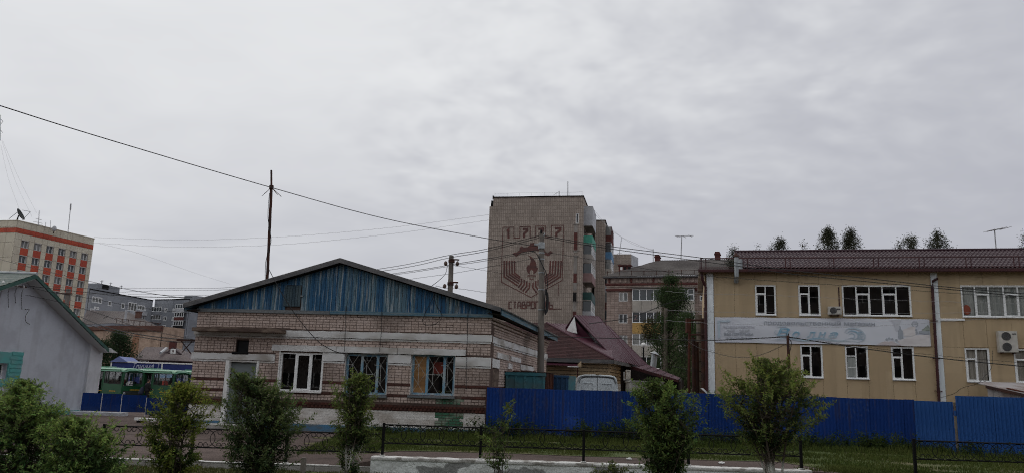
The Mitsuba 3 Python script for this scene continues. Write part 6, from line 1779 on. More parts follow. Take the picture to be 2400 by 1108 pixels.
for nm, r_, v_, in (('chimney', (5.43, 6.05, 19.12, 19.64), 5.0), ('chimney', (13.15, 13.80, 19.14, 19.87), 5.0), ('dormer', (1.15, 2.65, 17.33, 18.11), 2.0)):
    a, b, c, d = r_
    k = put(five, nm, G().cbox(a, b, v_, v_ + 1.0, c - 1.5, d, 0.03), 'brick_dark_red', FV)
    if nm == 'chimney':
        put(k, 'cap', G().prism([(a - 0.1, d + 0.002), (b + 0.1, d + 0.002), (b - 0.05, d + 0.35), (a + 0.05, d + 0.35)], v_ - 0.1, v_ + 1.1), 'brick_dark_red', FV)
    else:
        put(k, 'cap', G().box(a - 0.12, b + 0.12, v_ - 0.12, v_ + 1.1, d + 0.002, d + 0.14), 'brick_dark_red', FV)
        for q in range(3):
            put(k, 'opening', G().box(a + 0.2 + 0.5 * q, a + 0.5 + 0.5 * q, v_ - 0.02, v_ + 0.01, d - 0.55, d - 0.15), 'white_plate' if q == 0 else 'interior', FV)
antenna('television antenna with a long boom on a thin mast above the grey hipped roof', (22.67, 104.00, 19.37), (22.82, 104.00, 22.87), 0.06, [((21.96, 104.00, 22.78), (24.37, 104.00, 22.92), 0.045)] + [(np.array(q) + [-0.25, 0, 0.12], np.array(q) + [0.25, 0, -0.12], 0.03) for q in [(22.13, 104.00, 22.73), (22.42, 104.00, 22.74), (23.16, 104.00, 22.70), (23.97, 104.00, 22.84)]])
antenna('plain short mast left of the chimneys on the grey hipped roof', (18.96, 104.00, 19.25), (18.97, 104.00, 20.93), 0.05, [((18.68, 104.00, 20.81), (19.03, 104.00, 20.76), 0.03)])
k = put(five, 'wall_air_conditioner', G().cbox(2.63, 3.17, -0.35, 0.0, 7.0, 7.6, 0.03), 'ac_white', FV)
put(k, 'fan', G().prism(sg.Point(2.85, 7.3).buffer(0.2), -0.37, -0.35), 'ac_dark', FV)

# grey panel block far left
gr = thing('grey_apartment_block', 'long grey panel apartment block with white glazed loggias in the left background', 'building')
GA_, GD_ = frame(-131.996, 248.000, 78.00), frame(-125.438, 279.000, -23.00)
gz = 29.0; gua = 30.6; gud = 15.6
AW = [(0.90, 5.41, 25.16, 27.02), (0.73, 2.58, 22.41, 23.21), (8.33, 9.90, 24.87, 26.37), (14.67, 16.32, 24.72, 26.40), (22.80, 26.33, 25.11, 26.84), (26.66, 27.33, 25.07, 26.23), (26.06, 27.17, 22.08, 23.53), (18.05, 22.32, 24.37, 27.21), (2.30, 4.55, 23.14, 23.94)]
DW = []
for (x0, x1, y0, y1) in ((354.5, 379, 718, 729), (352.5, 377, 737.5, 748.5), (385, 392, 721, 730.5), (405, 410, 722.5, 731.5), (382.5, 390, 741, 750), (403, 409, 742, 751), (380, 387.5, 760.5, 770), (402, 407, 761, 771), (379, 385, 779.5, 787), (400, 405, 780, 788), (375, 384, 799, 806), (398, 403, 800, 807), (436, 442, 723, 730), (448, 453, 765, 772)):
    DW.append((x0, x1, y0, y1))
DWr = [(-1.30, 3.62, 25.39, 27.04), (-1.24, 3.67, 22.46, 24.11), (4.86, 6.25, 25.12, 26.54), (8.84, 9.82, 24.94, 26.28), (4.82, 6.31, 22.21, 23.56), (8.89, 10.06, 22.05, 23.38), (4.78, 6.26, 19.24, 20.65), (9.13, 10.10, 19.09, 20.57), (5.00, 6.18, 16.73, 17.84), (9.14, 10.11, 16.59, 17.77), (4.65, 6.42, 13.93, 14.96), (9.18, 10.15, 13.81, 14.83)]
block(gr, 'wall', GA_, [(0, -1), (gua, -1), (gua, gz), (0, gz)], AW, 'grey_panel', 0.4, 12)
block(gr, 'wall', GD_, [(0, -1), (gud, -1), (gud, gz + 0.4), (0, gz + 0.4)], DWr, 'grey_panel', 0.4, 12)
for w in AW:
    fwin(gr, GA_, w, mull=(0.33, 0.66) if w[1] - w[0] > 2 else (), v=-0.05, fw=0.22, glass='glass_curtain')
for w in DWr:
    fwin(gr, GD_, w, mull=(0.25, 0.5, 0.75) if w[1] - w[0] > 2 else (0.5,), v=-0.05, fw=0.16)
for r_ in ((18.60, 22.88, 21.53, 24.09), (23.15, 27.58, 23.43, 24.87)):
    put(gr, 'loggia_front', G().box(r_[0], r_[1], -0.6, 0, r_[2], r_[3]), 'panel_white' if r_[3] > 24 else 'brick_dark_red', GA_)
for r_ in ((-0.69, 4.10, 21.19, 22.38), (-1.16, 3.65, 24.18, 25.24)):
    put(gr, 'loggia_front', G().box(r_[0], r_[1], -0.7, 0, r_[2], r_[3]), 'brick_dark_red' if r_[3] < 22 else 'grey_panel', GD_)
# the projecting right part with loggias
for i in range(5):
    z1_ = gz - 1.3 - 2.85 * i
    b = put(gr, 'balcony', G().box(gud - 4.4, gud - 0.2, -1.3, 0, z1_ - 2.9, z1_ - 2.75), 'grey_panel', GD_)
    put(b, 'parapet', G().box(gud - 4.4, gud - 0.2, -1.35, -1.28, z1_ - 2.75, z1_ - 1.6), ('panel_white', 'brick_dark_red', 'interior', 'panel_white', 'grey_panel')[i], GD_)
    window(b, GD_, (gud - 4.4, gud - 0.2, z1_ - 1.6, z1_), -1.34, mull=(0.25, 0.5, 0.75), fw=0.16, glass=('glass_mid', 'glass_dark', 'glass_dark', 'glass_curtain', 'glass_dark')[i], depth=0.1)
put(gr, 'roof_edge', G().box(-0.2, gua, -0.15, 0.5, gz, gz + 0.3), 'black_metal', GA_)
put(gr, 'roof_edge', G().box(0, gud, -0.15, 0.5, gz + 0.4, gz + 0.7), 'black_metal', GD_)
ph = (3.42, 13.74)
put(gr, 'penthouse', G().box(ph[0], ph[1], 0.6, 6, gz, 31.46), 'grey_panel', GA_)
put(gr, 'penthouse', G().box(gud - 3.2, gud + 2, 1, 6, gz, 30.84), 'grey_panel', GD_)
put(gr, 'roof_vent', G().box(ph[0] + 2, ph[0] + 5, 0.5, 0.7, gz + 1.0, gz + 2.4), 'black_metal', GA_)
for lab, q0, q1 in (('aerial on the left of the grey block roof hut', (-136.15, 262.00, 32.04), (-136.23, 262.00, 33.76)), ('aerial in the middle of the grey block roof hut', (-134.14, 264.00, 31.94), (-134.18, 264.00, 33.38)), ('aerial at the right end of the grey block roof hut', (-131.47, 266.00, 31.56), (-131.54, 266.00, 32.72))):
    antenna(lab, q0, q1, 0.11, [(np.array(q1) + [-0.5, 0, -0.3], np.array(q1) + [0.5, 0, -0.3], 0.06)], 'black_metal')
# beige house with hipped tin roof
bg = thing('beige_hip_roof_house', 'beige three storey house with a pale hipped tin roof and a brown cornice', 'building')
BG, BL_ = frame(-74.413, 150.000, -14.00), frame(-83.610, 158.000, -30.00)
be = np.array((-74.76, 150.00, 11.98)); br = np.array((-63.97, 146.00, 10.97)); bl_ = np.array((-85.13, 158.00, 11.99))
ze = (be[2] + br[2]) / 2
WBg = np.linalg.norm((br - be)[:2])
BG = frame(be[0], be[1], math.degrees(math.atan2((br - be)[1], (br - be)[0])))
bwn = [(1.2, 2.2, ze - 3.6, ze - 1.9), (WBg - 2.4, WBg - 1.4, ze - 3.6, ze - 1.9)]
block(bg, 'wall', BG, [(0, -1), (WBg, -1), (WBg, ze), (0, ze)], bwn[:1], 'beige_brick', 0.3, 6)
fwin(bg, BG, bwn[0], v=0.05, fw=0.12)
put(bg, 'cornice', G().cbox(-0.3, WBg + 0.4, -0.4, 0.2, ze - 1.0, ze, 0.1), 'cornice_red', BG)
put(bg, 'plaster_panel', G().box(WBg * 0.62, WBg - 0.2, -0.05, 0, 3.5, ze - 1.9), 'beige_brick', BG)
put(bg, 'rust_stain', G().prism([(WBg * 0.42, 2), (WBg * 0.60, 2), (WBg * 0.58, ze - 1.6), (WBg * 0.45, ze - 1.6)], -0.02, 0.01), 'stain_rust', BG)
BL_ = frame(bl_[0], bl_[1], math.degrees(math.atan2((be - bl_)[1], (be - bl_)[0])))
WL = np.linalg.norm((be - bl_)[:2])
lws = [(3.0, 6.2, ze - 3.4, ze - 1.2), (3.2, 6.2, ze - 7.0, ze - 4.8)]
block(bg, 'wall', BL_, [(0, -1), (WL, -1), (WL, ze - 0.4), (0, ze - 0.4)], lws, 'beige_brick', 0.3, 6)
for w in lws:
    fwin(bg, BL_, w, mull=(0.25, 0.5, 0.75), v=0.0, fw=0.12)
put(bg, 'green_loggia', G().box(2.9, 6.6, -0.6, 0, ze - 5.2, ze - 3.5), 'green_trim', BL_)
put(bg, 'cornice', G().cbox(-0.3, WL, -0.4, 0.2, ze - 0.8, ze, 0.08), 'cornice_red', BL_)
r0_, r1_ = np.array((-87.99, 165.00, 15.50)), np.array((-77.47, 160.00, 15.07))
seamed(bl_ + [0, -0.3, 0], be + [0, -0.4, 0], r1_, r0_, 16, 'tin_roof', bg, 'roof', 0.08, 0.09)
seamed(be + [0, -0.4, 0], br + [0.4, -0.3, 0], r1_ + [0.1, 0.1, 0], r1_, 14, 'tin_roof', bg, 'roof', 0.08, 0.09)
sg2 = put(bg, 'snow_guard', G().tube([be + [0.3, -0.2, 0.9], br + [0, -0.1, 0.9]], 0.05, 4), 'rust')
for i in range(8):
    q = be + (br - be) * (i + 0.5) / 8
    put(sg2, 'post', G().tube([q + [0, -0.1, 0.1], q + [0, -0.1, 0.95]], 0.06, 4), 'rust')
k = put(bg, 'roof_dormer', G().slab([np.array((-81.89, 159.00, 13.20)), np.array((-80.60, 158.00, 13.66)), np.array((-80.82, 161.00, 14.54)), np.array((-82.68, 161.00, 14.14))], 0.3), 'interior')
q = np.array((-72.33, 154.00, 13.31))
k = put(bg, 'chimney', G().cbox(q[0] - 0.45, q[0] + 0.45, q[1], q[1] + 0.9, q[2] - 1.0, q[2] + 1.2, 0.05), 'cornice_red')
put(k, 'cap', G().box(q[0] - 0.55, q[0] + 0.55, q[1] - 0.1, q[1] + 1, q[2] + 1.202, q[2] + 1.35), 'cornice_red')
q = np.array((-73.60, 152.00, 12.51))
put(bg, 'roof_pipe', G().tube([q, q + [0, 0, 2.2]], 0.22, 7), 'panel_white')
# brown-roofed house and blue kiosk
br_ = thing('brown_roof_house', 'low house with a brown metal roof and a small white vent in its gable dormer', 'house')
y_ = 95
ev0, ev1 = np.array((-44.43, 95.00, 4.02)), np.array((-37.18, 95.00, 3.95))
rg0, rg1 = np.array((-45.92, 101.00, 5.71)), np.array((-42.42, 101.00, 5.82))
put(br_, 'roof', G().slab([ev0, ev1, rg1, rg0], 0.08), 'roof_brown')
put(br_, 'roof', G().slab([ev1, ev1 + [0.5, 10, 0], rg1], 0.08), 'roof_brown')
put(br_, 'roof', G().slab([ev0, rg0, ev0 + [0.5, 10, 0]], 0.08), 'roof_brown')
put(br_, 'wall', G().box(ev0[0] + 0.3, ev1[0] + 1, 95.4, 95.8, -0.5, ev0[2] - 0.05), 'house_brown')
window(br_, frame(ev0[0], 95.35, 0), (0.6, 1.7, ev0[2] - 1.2, ev0[2] - 0.1), -0.02, mull=(0.6,), fw=0.1, depth=0.06)
d0_, d1_, d2_ = np.array((-40.78, 95.60, 4.87)), np.array((-40.54, 96.50, 5.33)), np.array((-39.14, 95.60, 4.77))
put(br_, 'dormer_gable', G().slab([d0_, d2_, d1_], 0.1), 'house_brown')
put(br_, 'dormer_roof', G().tube([d0_ - [0.1, 0.1, 0], d1_ + [0, -0.1, 0.15], d2_ + [0.1, -0.1, 0]], 0.10, 5), 'roof_brown')
q = np.array((-39.97, 95.30, 5.08))
put(br_, 'vent', G().prism(sg.box(-0.28, -0.28, 0.28, 0.28).difference(sg.box(-0.14, -0.14, 0.14, 0.14)), -0.1, 0.1), 'white_plate', frame(q[0], q[1], 0, q[2]))
q = np.array((-42.21, 100.00, 5.77))
put(br_, 'chimney', G().cbox(q[0] - 0.35, q[0] + 0.35, q[1], q[1] + 0.7, q[2] - 0.4, q[2] + 0.75), 'brick_dark_red')
q0, q1 = np.array((-41.99, 96.50, 4.87)), np.array((-42.40, 99.00, 5.56))
put(br_, 'flue', G().tube([q0, q1], 0.16, 6), 'panel_white')
ki = thing('kiosk', 'long dark blue kiosk with white edging and slanting letters, behind the green buses', 'kiosk')
kb0, kb1 = np.array((-39.49, 80.00, 2.82)), np.array((-31.39, 80.00, 2.74))
KI = frame(kb0[0], kb0[1], 0)
kl = kb1[0] - kb0[0]
kz1, kz0 = (-37.93, 80.00, 3.29)[2], -0.6
for a, b in ((0, 0.62), (0.625, 1.15)):
    put(ki, 'wall_panel', G().cbox(kl * a, kl * b - 0.1, 0, 3.5, kz0, kz1 - 0.03), 'kiosk_blue', KI)
put(ki, 'white_edge', G().box(-0.1, kl * 1.15, -0.06, 0.1, kz1 - 0.03 + 0.002, kz1 + 0.1), 'white_plate', KI)
put(ki, 'white_edge', G().box(kl * 0.62 - 0.08, kl * 0.62 + 0.05, -0.05, 0.1, kz0, kz1 - 0.03), 'white_plate', KI)
put(ki, 'white_edge', G().box(-0.12, 0.0, -0.05, 0.1, kz0, kz1 - 0.03), 'white_plate', KI)
p0_, p1_, p2_ = np.array((-39.62, 79.80, 3.27)), np.array((-38.80, 79.80, 3.84)), np.array((-37.92, 79.80, 3.32))
put(ki, 'pediment', G().slab([p0_, p2_, p1_], 3.0), 'kiosk_roof')
m_ = text_shape('Триумф', 0.85, shear=0.3, width=kl * 0.27)
put(ki, 'lettering', moved(m_, kl * 0.24, -0.12, kz1 - 0.85), 'sign_letter', KI)
m_ = text_shape('1', 0.75, shear=0.2, width=0.26)
put(ki, 'lettering', moved(m_, kl * 0.55, -0.12, kz1 - 0.72), 'sign_letter', KI)
for f_ in (0.27, 0.72):
    put(ki, 'lamp', G().tm(trimesh.creation.icosphere(2, 0.16), np.array([[1.3, 0, 0, kl * f_], [0, 1, 0, -0.15], [0, 0, 1, kz1 - 0.9], [0, 0, 0, 1]])), 'galvanised', KI, smooth=True)

# ---------------------------------------------------------------- buses
def lathe_box(w, L, zs):
    pass


BUSW, BUSL = 2.45, 7.0


def bus(label, px_, y, deg, z0, sign=None):
    k = thing('bus', label, 'bus', 'green buses parked behind the low blue fence')
    B = frame(px_, y, deg, z0)
    S = B @ T().translate([0, BUSL, 0]) @ T().rotate([0, 0, 1], -90)
    R_ = B @ T().translate([BUSW, 0, 0]) @ T().rotate([0, 0, 1], 90)
    sw_ = [(BUSL - 1.28, BUSL - 0.10, 1.55, 2.46), (BUSL - 1.68, BUSL - 1.38, 1.60, 2.46), (BUSL - 4.05, BUSL - 2.80, 1.62, 2.46), (BUSL - 5.4, BUSL - 4.15, 1.62, 2.46), (BUSL - 6.75, BUSL - 5.5, 1.62, 2.46)]
    door = (BUSL - 2.62, BUSL - 1.85, 0.45, 2.48)
    sd = sg.Polygon([(0.1, 0.42), (BUSL - 0.02, 0.42), (BUSL, 1.2), (BUSL - 0.05, 2.3), (BUSL - 0.22, 2.66), (0.1, 2.66)])
    side = put(k, 'body', G().prism(holed(sd, sw_ + [door]), 0, 0.06), 'bus_green', S)
    put(k, 'body', G().prism(holed(affinity.scale(sd, -1, 1, origin=(BUSL / 2, 0)), [(BUSL - b, BUSL - a, c, d) for a, b, c, d in sw_]), 0, 0.06), 'bus_green', R_)
    ws = sg.Polygon([(0.16, 1.36), (BUSW - 0.16, 1.36), (BUSW - 0.26, 2.48), (0.26, 2.48)]).buffer(0.0).buffer(-0.08).buffer(0.08)
    fr0 = sg.Polygon([(0.0, 0.4), (BUSW, 0.4), (BUSW, 1.3), (BUSW - 0.08, 2.45), (BUSW - 0.35, 2.68), (0.35, 2.68), (0.08, 2.45), (0, 1.3)])
    put(k, 'front', G().prism(fr0.difference(ws), -0.05, 0.05), 'bus_green', B)
    put(k, 'windscreen', G().prism(ws, -0.01, 0.0), 'window_glass', B) if False else put(k, 'windscreen', G().add([[0.16, 0.0, 1.36], [BUSW - 0.16, 0.0, 1.36], [BUSW - 0.2, 0.0, 2.5], [0.2, 0.0, 2.5]], [[0, 1, 2], [0, 2, 3]]), 'window_glass', B)
    put(k, 'windscreen_bar', G().box(BUSW / 2 - 0.03, BUSW / 2 + 0.03, -0.06, 0.02, 1.36, 2.48), 'bus_dark', B)
    put(k, 'grille', G().cbox(0.22, BUSW - 0.22, -0.08, -0.045, 0.45, 0.98, 0.02), 'bus_dark', B)
    put(k, 'bumper', G().cbox(-0.04, BUSW + 0.04, -0.18, 0.1, 0.3, 0.52, 0.03), 'bus_dark', B)
    put(k, 'yellow_stripe', G().box(0.95, BUSW - 0.45, -0.062, -0.045, 1.03, 1.10), 'bus_yellow', B)
    for a, b in ((BUSL - 1.1, BUSL - 0.5), (BUSL - 2.4, BUSL - 1.8)):
        put(k, 'side_stripe', G().box(a, b, -0.012, 0.0, 0.92, 0.98), 'bus_yellow', S)
    for x_ in (0.35, BUSW - 0.35):
        put(k, 'headlight', G().tm(trimesh.creation.icosphere(2, 0.13), np.array([[1, 0, 0, x_], [0, 0.4, 0, -0.09], [0, 0, 1, 0.78], [0, 0, 0, 1]])), 'galvanised', B, smooth=True)
    th = np.linspace(0, math.pi, 15)
    prof = np.stack([BUSW / 2 - (BUSW / 2 + 0.02) * np.sign(np.cos(th)) * np.abs(np.cos(th)) ** 0.75, 2.50 + 0.30 * np.sin(th) ** 0.8], 1)
    P = []
    for y_, s_, dz in ((-0.10, 0.80, -0.20), (-0.02, 0.94, -0.07), (0.25, 1.0, 0.0), (3.5, 1.0, 0.02), (BUSL - 0.2, 1.0, 0.0), (BUSL, 0.95, -0.08)):
        P.append(np.stack([BUSW / 2 + (prof[:, 0] - BUSW / 2) * s_, 0 * prof[:, 0] + y_, np.maximum(prof[:, 1] + dz, 2.46)], 1))
    put(k, 'roof', G().grid(np.array(P)), 'bus_roof', B, smooth=40)
    put(k, 'roof_hatch', G().cbox(0.8, 1.7, 2.2, 3.3, 2.82, 2.89, 0.03), 'bus_roof', B)
    put(k, 'floor', G().box(0.05, BUSW - 0.05, 0.05, BUSL - 0.05, 0.5, 0.6).box(0.05, BUSW - 0.05, BUSL - 0.1, BUSL, 0.5, 2.6), 'bus_dark', B)
    put(k, 'dashboard', G().cbox(0.2, BUSW - 0.2, 0.1, 0.5, 0.9, 1.34), 'bus_dark', B)
    for i, (a, b, c, d) in enumerate(sw_):
        w_ = put(k, 'side_window', G().prism(holed(sg.box(a - 0.04, c - 0.04, b + 0.04, d + 0.04), [(a, b, c, d)]), -0.012, 0.02), 'bus_dark', S)
        put(w_, 'glass', sheet(a, b, 0.02, c, d), 'window_glass', S)
        put(w_, 'divider', G().box((a + b) / 2 - 0.02, (a + b) / 2 + 0.02, -0.01, 0.04, c, d), 'bus_dark', S)
        if sign is None and i < 3:
            put(w_, 'curtain', G().box(a, b, 0.08, 0.09, d - 0.32, d), 'bus_curtain', S)
    dw = put(k, 'door', G().box(door[0], door[0] + 0.05, -0.03, 0.35, 0.5, 2.4).box(door[1] - 0.05, door[1], -0.03, 0.35, 0.5, 2.4), 'bus_green', S)
    put(dw, 'handrail', G().tube([[door[0] + 0.5, 0.25, 0.6], [door[0] + 0.5, 0.25, 2.4]], 0.02, 5), 'galvanised', S)
    for r_ in range(4):
        for c_ in (0.25, 1.55):
            s_ = put(k, 'seat', G().cbox(c_, c_ + 0.75, 1.9 + 1.0 * r_, 2.0 + 1.0 * r_, 1.0, 1.75, 0.03).cbox(c_, c_ + 0.75, 1.5 + 1.0 * r_, 1.95 + 1.0 * r_, 0.95, 1.08, 0.03), 'bus_dark', B)
    for s_ in (0.15, BUSW - 0.15):
        for y_ in (1.2, 5.0):
            m_ = trimesh.creation.cylinder(0.44, 0.28, sections=24); m_.vertices = np.array(m_.vertices)[:, [2, 0, 1]] + [s_, y_, 0.44]
            put(k, 'wheel', m_, 'rubber', B)
    mr = put(k, 'mirror', G().cbox(-0.32, -0.14, -0.05, 0.05, 1.75, 2.15, 0.03), 'black_metal', B)
    put(mr, 'arm', G().tube(bez([[0.05, 0, 2.4], [-0.2, -0.1, 2.4], [-0.23, 0, 2.1]], 5), 0.02, 5), 'black_metal', B)
    put(k, 'mirror', G().tube(bez([[BUSW - 0.05, -0.05, 2.35], [BUSW + 0.25, -0.15, 2.3], [BUSW + 0.28, -0.1, 1.7], [BUSW + 0.12, -0.1, 1.62]], 5), 0.035, 5), 'galvanised', B)
    for x_ in (0.7, 1.7):
        put(k, 'wiper', G().tube([[x_, -0.07, 1.38], [x_ + 0.35, -0.07, 1.75]], 0.014, 4), 'black_metal', B)
    if sign:
        pl = put(k, 'route_plate', G().box(0.72, 1.28, -0.035, -0.025, 1.42, 1.74), 'white_plate', B)
        put(pl, 'line', moved(text_shape('вокзал', 0.085, bold=True, width=0.3), 0.85, -0.04, 1.62), 'cloth_navy', B)
        put(pl, 'line', moved(text_shape('больница', 0.085, bold=True, width=0.42), 0.79, -0.04, 1.49), 'cloth_navy', B)
        put(k, 'route_number', moved(text_shape(sign, 0.30, width=0.19), 0.48, -0.035, 1.42), 'white_plate', B)
    return k, B, S


b1_ = (-30.67, 64.00, 1.19); b2_ = (-27.23, 65.50, 1.32); b3_ = (-24.46, 67.00, 1.42)
bus('green bus with a light green roof and the number 6 behind its windscreen', b1_[0], b1_[1], 73, -0.28, '6')
_, BB, BS_ = bus('green bus with blue curtains and an open door, right of the numbered one', b2_[0], b2_[1], 80, -0.30)
bus('green bus almost hidden behind the corner of the brick house', b3_[0], b3_[1], 78, -0.3)


# ---------------------------------------------------------------- people
def limb_body(bones, res=0.035):
    """Bones [(joint a, radius, joint b, radius)] joined into one smooth surface."""
    man = manifold3d.Manifold()
    for a, ra, b, rb in bones:
        sp = lambda c, r: manifold3d.Manifold.sphere(r, 18).translate([float(x) for x in c])
        man = man + manifold3d.Manifold.batch_hull([sp(a, ra), sp(b, rb)])
    man = man.refine_to_length(res)
    m = man.to_mesh()
    tm_ = trimesh.Trimesh(np.array(m.vert_properties)[:, :3], np.array(m.tri_verts), process=True)
    trimesh.smoothing.filter_taubin(tm_, iterations=8)
    return tm_


def person(label, t, jacket, trousers, seated=False):
    k = thing('person', label, 'person')
    hip, ch, nk, hd = np.array([0, 0, 0.95]), np.array([0, -0.01, 1.28]), np.array([0, 0.0, 1.50]), np.array([0, 0.02, 1.64])
    arms, legs, torso = [], [], [(hip + [-0.07, 0, 0], 0.145, hip + [0.07, 0, 0], 0.145), (hip, 0.16, ch, 0.18), (ch + [-0.13, 0, 0.10], 0.085, ch + [0.13, 0, 0.10], 0.085), (ch, 0.17, nk - [0, 0, 0.08], 0.08)]
    skin = [(nk - [0, 0, 0.06], 0.058, hd - [0, 0, 0.08], 0.058), (hd - [0, 0, 0.03], 0.085, hd + [0, 0.01, 0.05], 0.098), (hd + [0, 0.085, -0.02], 0.02, hd + [0, 0.095, -0.04], 0.018)]
    for s in (-1, 1):
        sh_, el_, wr_ = np.array([s * 0.21, 0, 1.40]), np.array([s * 0.27, 0.03, 1.12]), np.array([s * 0.22, 0.22, 1.02])
        arms += [(sh_, 0.068, el_, 0.052), (el_, 0.052, wr_, 0.040)]
        skin += [(wr_, 0.03, wr_ + [0, 0.07, -0.01], 0.034)]
        for q in range(4):
            f0 = wr_ + [s * (0.024 - 0.016 * q), 0.085, -0.01]
            skin += [(f0, 0.010, f0 + [0, 0.045, -0.018], 0.009), (f0 + [0, 0.045, -0.018], 0.009, f0 + [0, 0.055 + 0.006 * (q in (1, 2)), -0.05], 0.008)]
        skin += [(wr_ + [-s * 0.03, 0.03, 0], 0.012, wr_ + [-s * 0.05, 0.085, -0.01], 0.010)]
        kn = np.array([s * 0.10, 0.45, 0.92]) if seated else np.array([s * 0.10, 0.02, 0.50])
        an = np.array([s * 0.10, 0.42, 0.48]) if seated else np.array([s * 0.11, -0.02, 0.09])
        legs += [(hip + [s * 0.09, 0, -0.03], 0.10, kn, 0.068), (kn, 0.066, an, 0.045)]
        skin += [(an, 0.045, an + [0, 0.02, -0.03], 0.045)]
    body = limb_body(torso + arms + legs + skin, 0.03)
    put(k, 'body', body, 'skin', t, smooth=True)
    grow = lambda bs, d: [(a, ra + d, b, rb + d) for a, ra, b, rb in bs]
    put(k, 'jacket', limb_body(grow(torso, 0.03) + grow(arms, 0.022), 0.05), jacket, t, smooth=True)
    put(k, 'trousers', limb_body(grow(legs, 0.02) + grow(torso[:1], 0.02), 0.05), trousers, t, smooth=True)
    put(k, 'hair', limb_body([(hd + [0, -0.015, 0.03], 0.098, hd + [0, 0.005, 0.075], 0.098)], 0.03), 'hair', t, smooth=True)
    if not seated:
        for s in (-1, 1):
            put(k, 'shoe', limb_body([(np.array([s * 0.11, -0.05, 0.05]), 0.052, np.array([s * 0.12, 0.14, 0.045]), 0.042)], 0.04), 'rubber', t, smooth=True)
    return k


pp = (-28.37, 63.60, 1.10)
k = person('person in a dark coat with a big bag, standing at the open bus door', T().translate([pp[0], pp[1], -0.12]).rotate([0, 0, 1], -35), 'cloth_black', 'cloth_black')
bag = thing('shoulder_bag', 'big dark bag hanging at the left side of the person at the bus door', 'bag')
put(bag, 'bag', limb_body([(np.array([pp[0] - 0.42, pp[1] - 0.12, 0.62]), 0.20, np.array([pp[0] - 0.36, pp[1] - 0.1, 0.92]), 0.14)], 0.05), 'cloth_navy', smooth=True)
put(bag, 'strap', G().tube(bez([[pp[0] - 0.36, pp[1] - 0.12, 1.0], [pp[0] - 0.1, pp[1] - 0.25, 1.2], [pp[0] + 0.05, pp[1] - 0.1, 1.37]], 5), 0.02, 5), 'cloth_navy')
person('person in a red jacket sitting at a window of the bus with blue curtains', BB @ T().translate([0.40, 0.95, 0.42]).rotate([0, 0, 1], 180), 'cloth_red', 'cloth_navy', True)
person('person in dark clothes sitting at the wheel of the bus with the number 6', frame(b1_[0], b1_[1], 73, -0.28) @ T().translate([1.1, 0.95, 0.42]).rotate([0, 0, 1], 180), 'cloth_black', 'cloth_navy', True)


# added unseen house behind the photographer, put in to darken the window reflections
AC = frame(62, -24, 180)
ac = thing('added_mirror_house', 'added unseen five storey brick house behind the photographer, darkening the window reflections', 'building')
aw = [(1.2 + 3.0 * i, 2.7 + 3.0 * i, 1.4 + 3.0 * r_, 3.0 + 3.0 * r_) for i in range(40) for r_ in range(5)]
block(ac, 'wall', AC, [(0, -1), (124, -1), (124, 16.5), (0, 16.5)], aw, 'added_house_brick', 0.3, 10)
g = G()
for a, b, c, d in aw:
    g.box(a, b, 0.14, 0.2, c, c + 0.08).box(a, b, 0.14, 0.2, d - 0.08, d).box((a + b) / 2 - 0.05, (a + b) / 2 + 0.05, 0.14, 0.2, c, d)
put(ac, 'window_frames', g, 'pvc', AC, kind='stuff')
put(ac, 'roof', G().prism([(-0.5, 16.5), (124.5, 16.5), (124.5, 16.8), (-0.5, 16.8)], -0.5, 10.5), 'slate_grey', AC)

# ---------------------------------------------------------------- plants
def leaves(pos, dirs, length, width, col, r):
    """Folded lozenge leaves at pos pointing along dirs; col (n, 3)."""
    n = len(pos)
    d = dirs / (np.linalg.norm(dirs, axis=1, keepdims=True) + 1e-9)
    s = np.cross(d, r.normal(size=(n, 3)) * 0.6 + [0, 0, 1.0]); s /= np.linalg.norm(s, axis=1, keepdims=True) + 1e-9
    up = np.cross(s, d)
    L = (length * r.uniform(0.65, 1.25, n))[:, None]; W = (width * r.uniform(0.7, 1.2, n))[:, None]
    droop = r.uniform(-0.25, 0.10, n)[:, None]
    mid = pos + d * L * 0.45
    v = np.stack([pos, mid + s * W * 0.5 + up * W * 0.12, pos + d * L + up * L * droop, mid - s * W * 0.5 + up * W * 0.12], 1).reshape(-1, 3)
    b = np.arange(n)[:, None] * 4
    f = np.vstack([b + [0, 1, 2], b + [0, 2, 3]])
    return v, f, np.repeat(col, 4, 0)


def leafmesh(parts, key, name, mat='leaf', label=None, kind=None, t=ID):
    v, f, c, n = [], [], [], 0
    for a, b, d in parts:
        v.append(a); f.append(b + n); c.append(d); n += len(a)
    m = trimesh.Trimesh(np.vstack(v), np.vstack(f), process=False)
    return put(key, name, m, mat, t, color=np.clip(np.vstack(c), 0.004, 1), label=label, kind=kind)


def env(profile, z):
    p = np.array(sorted(profile))
    return np.interp(z, p[:, 0], p[:, 1]), np.interp(z, p[:, 0], p[:, 2])


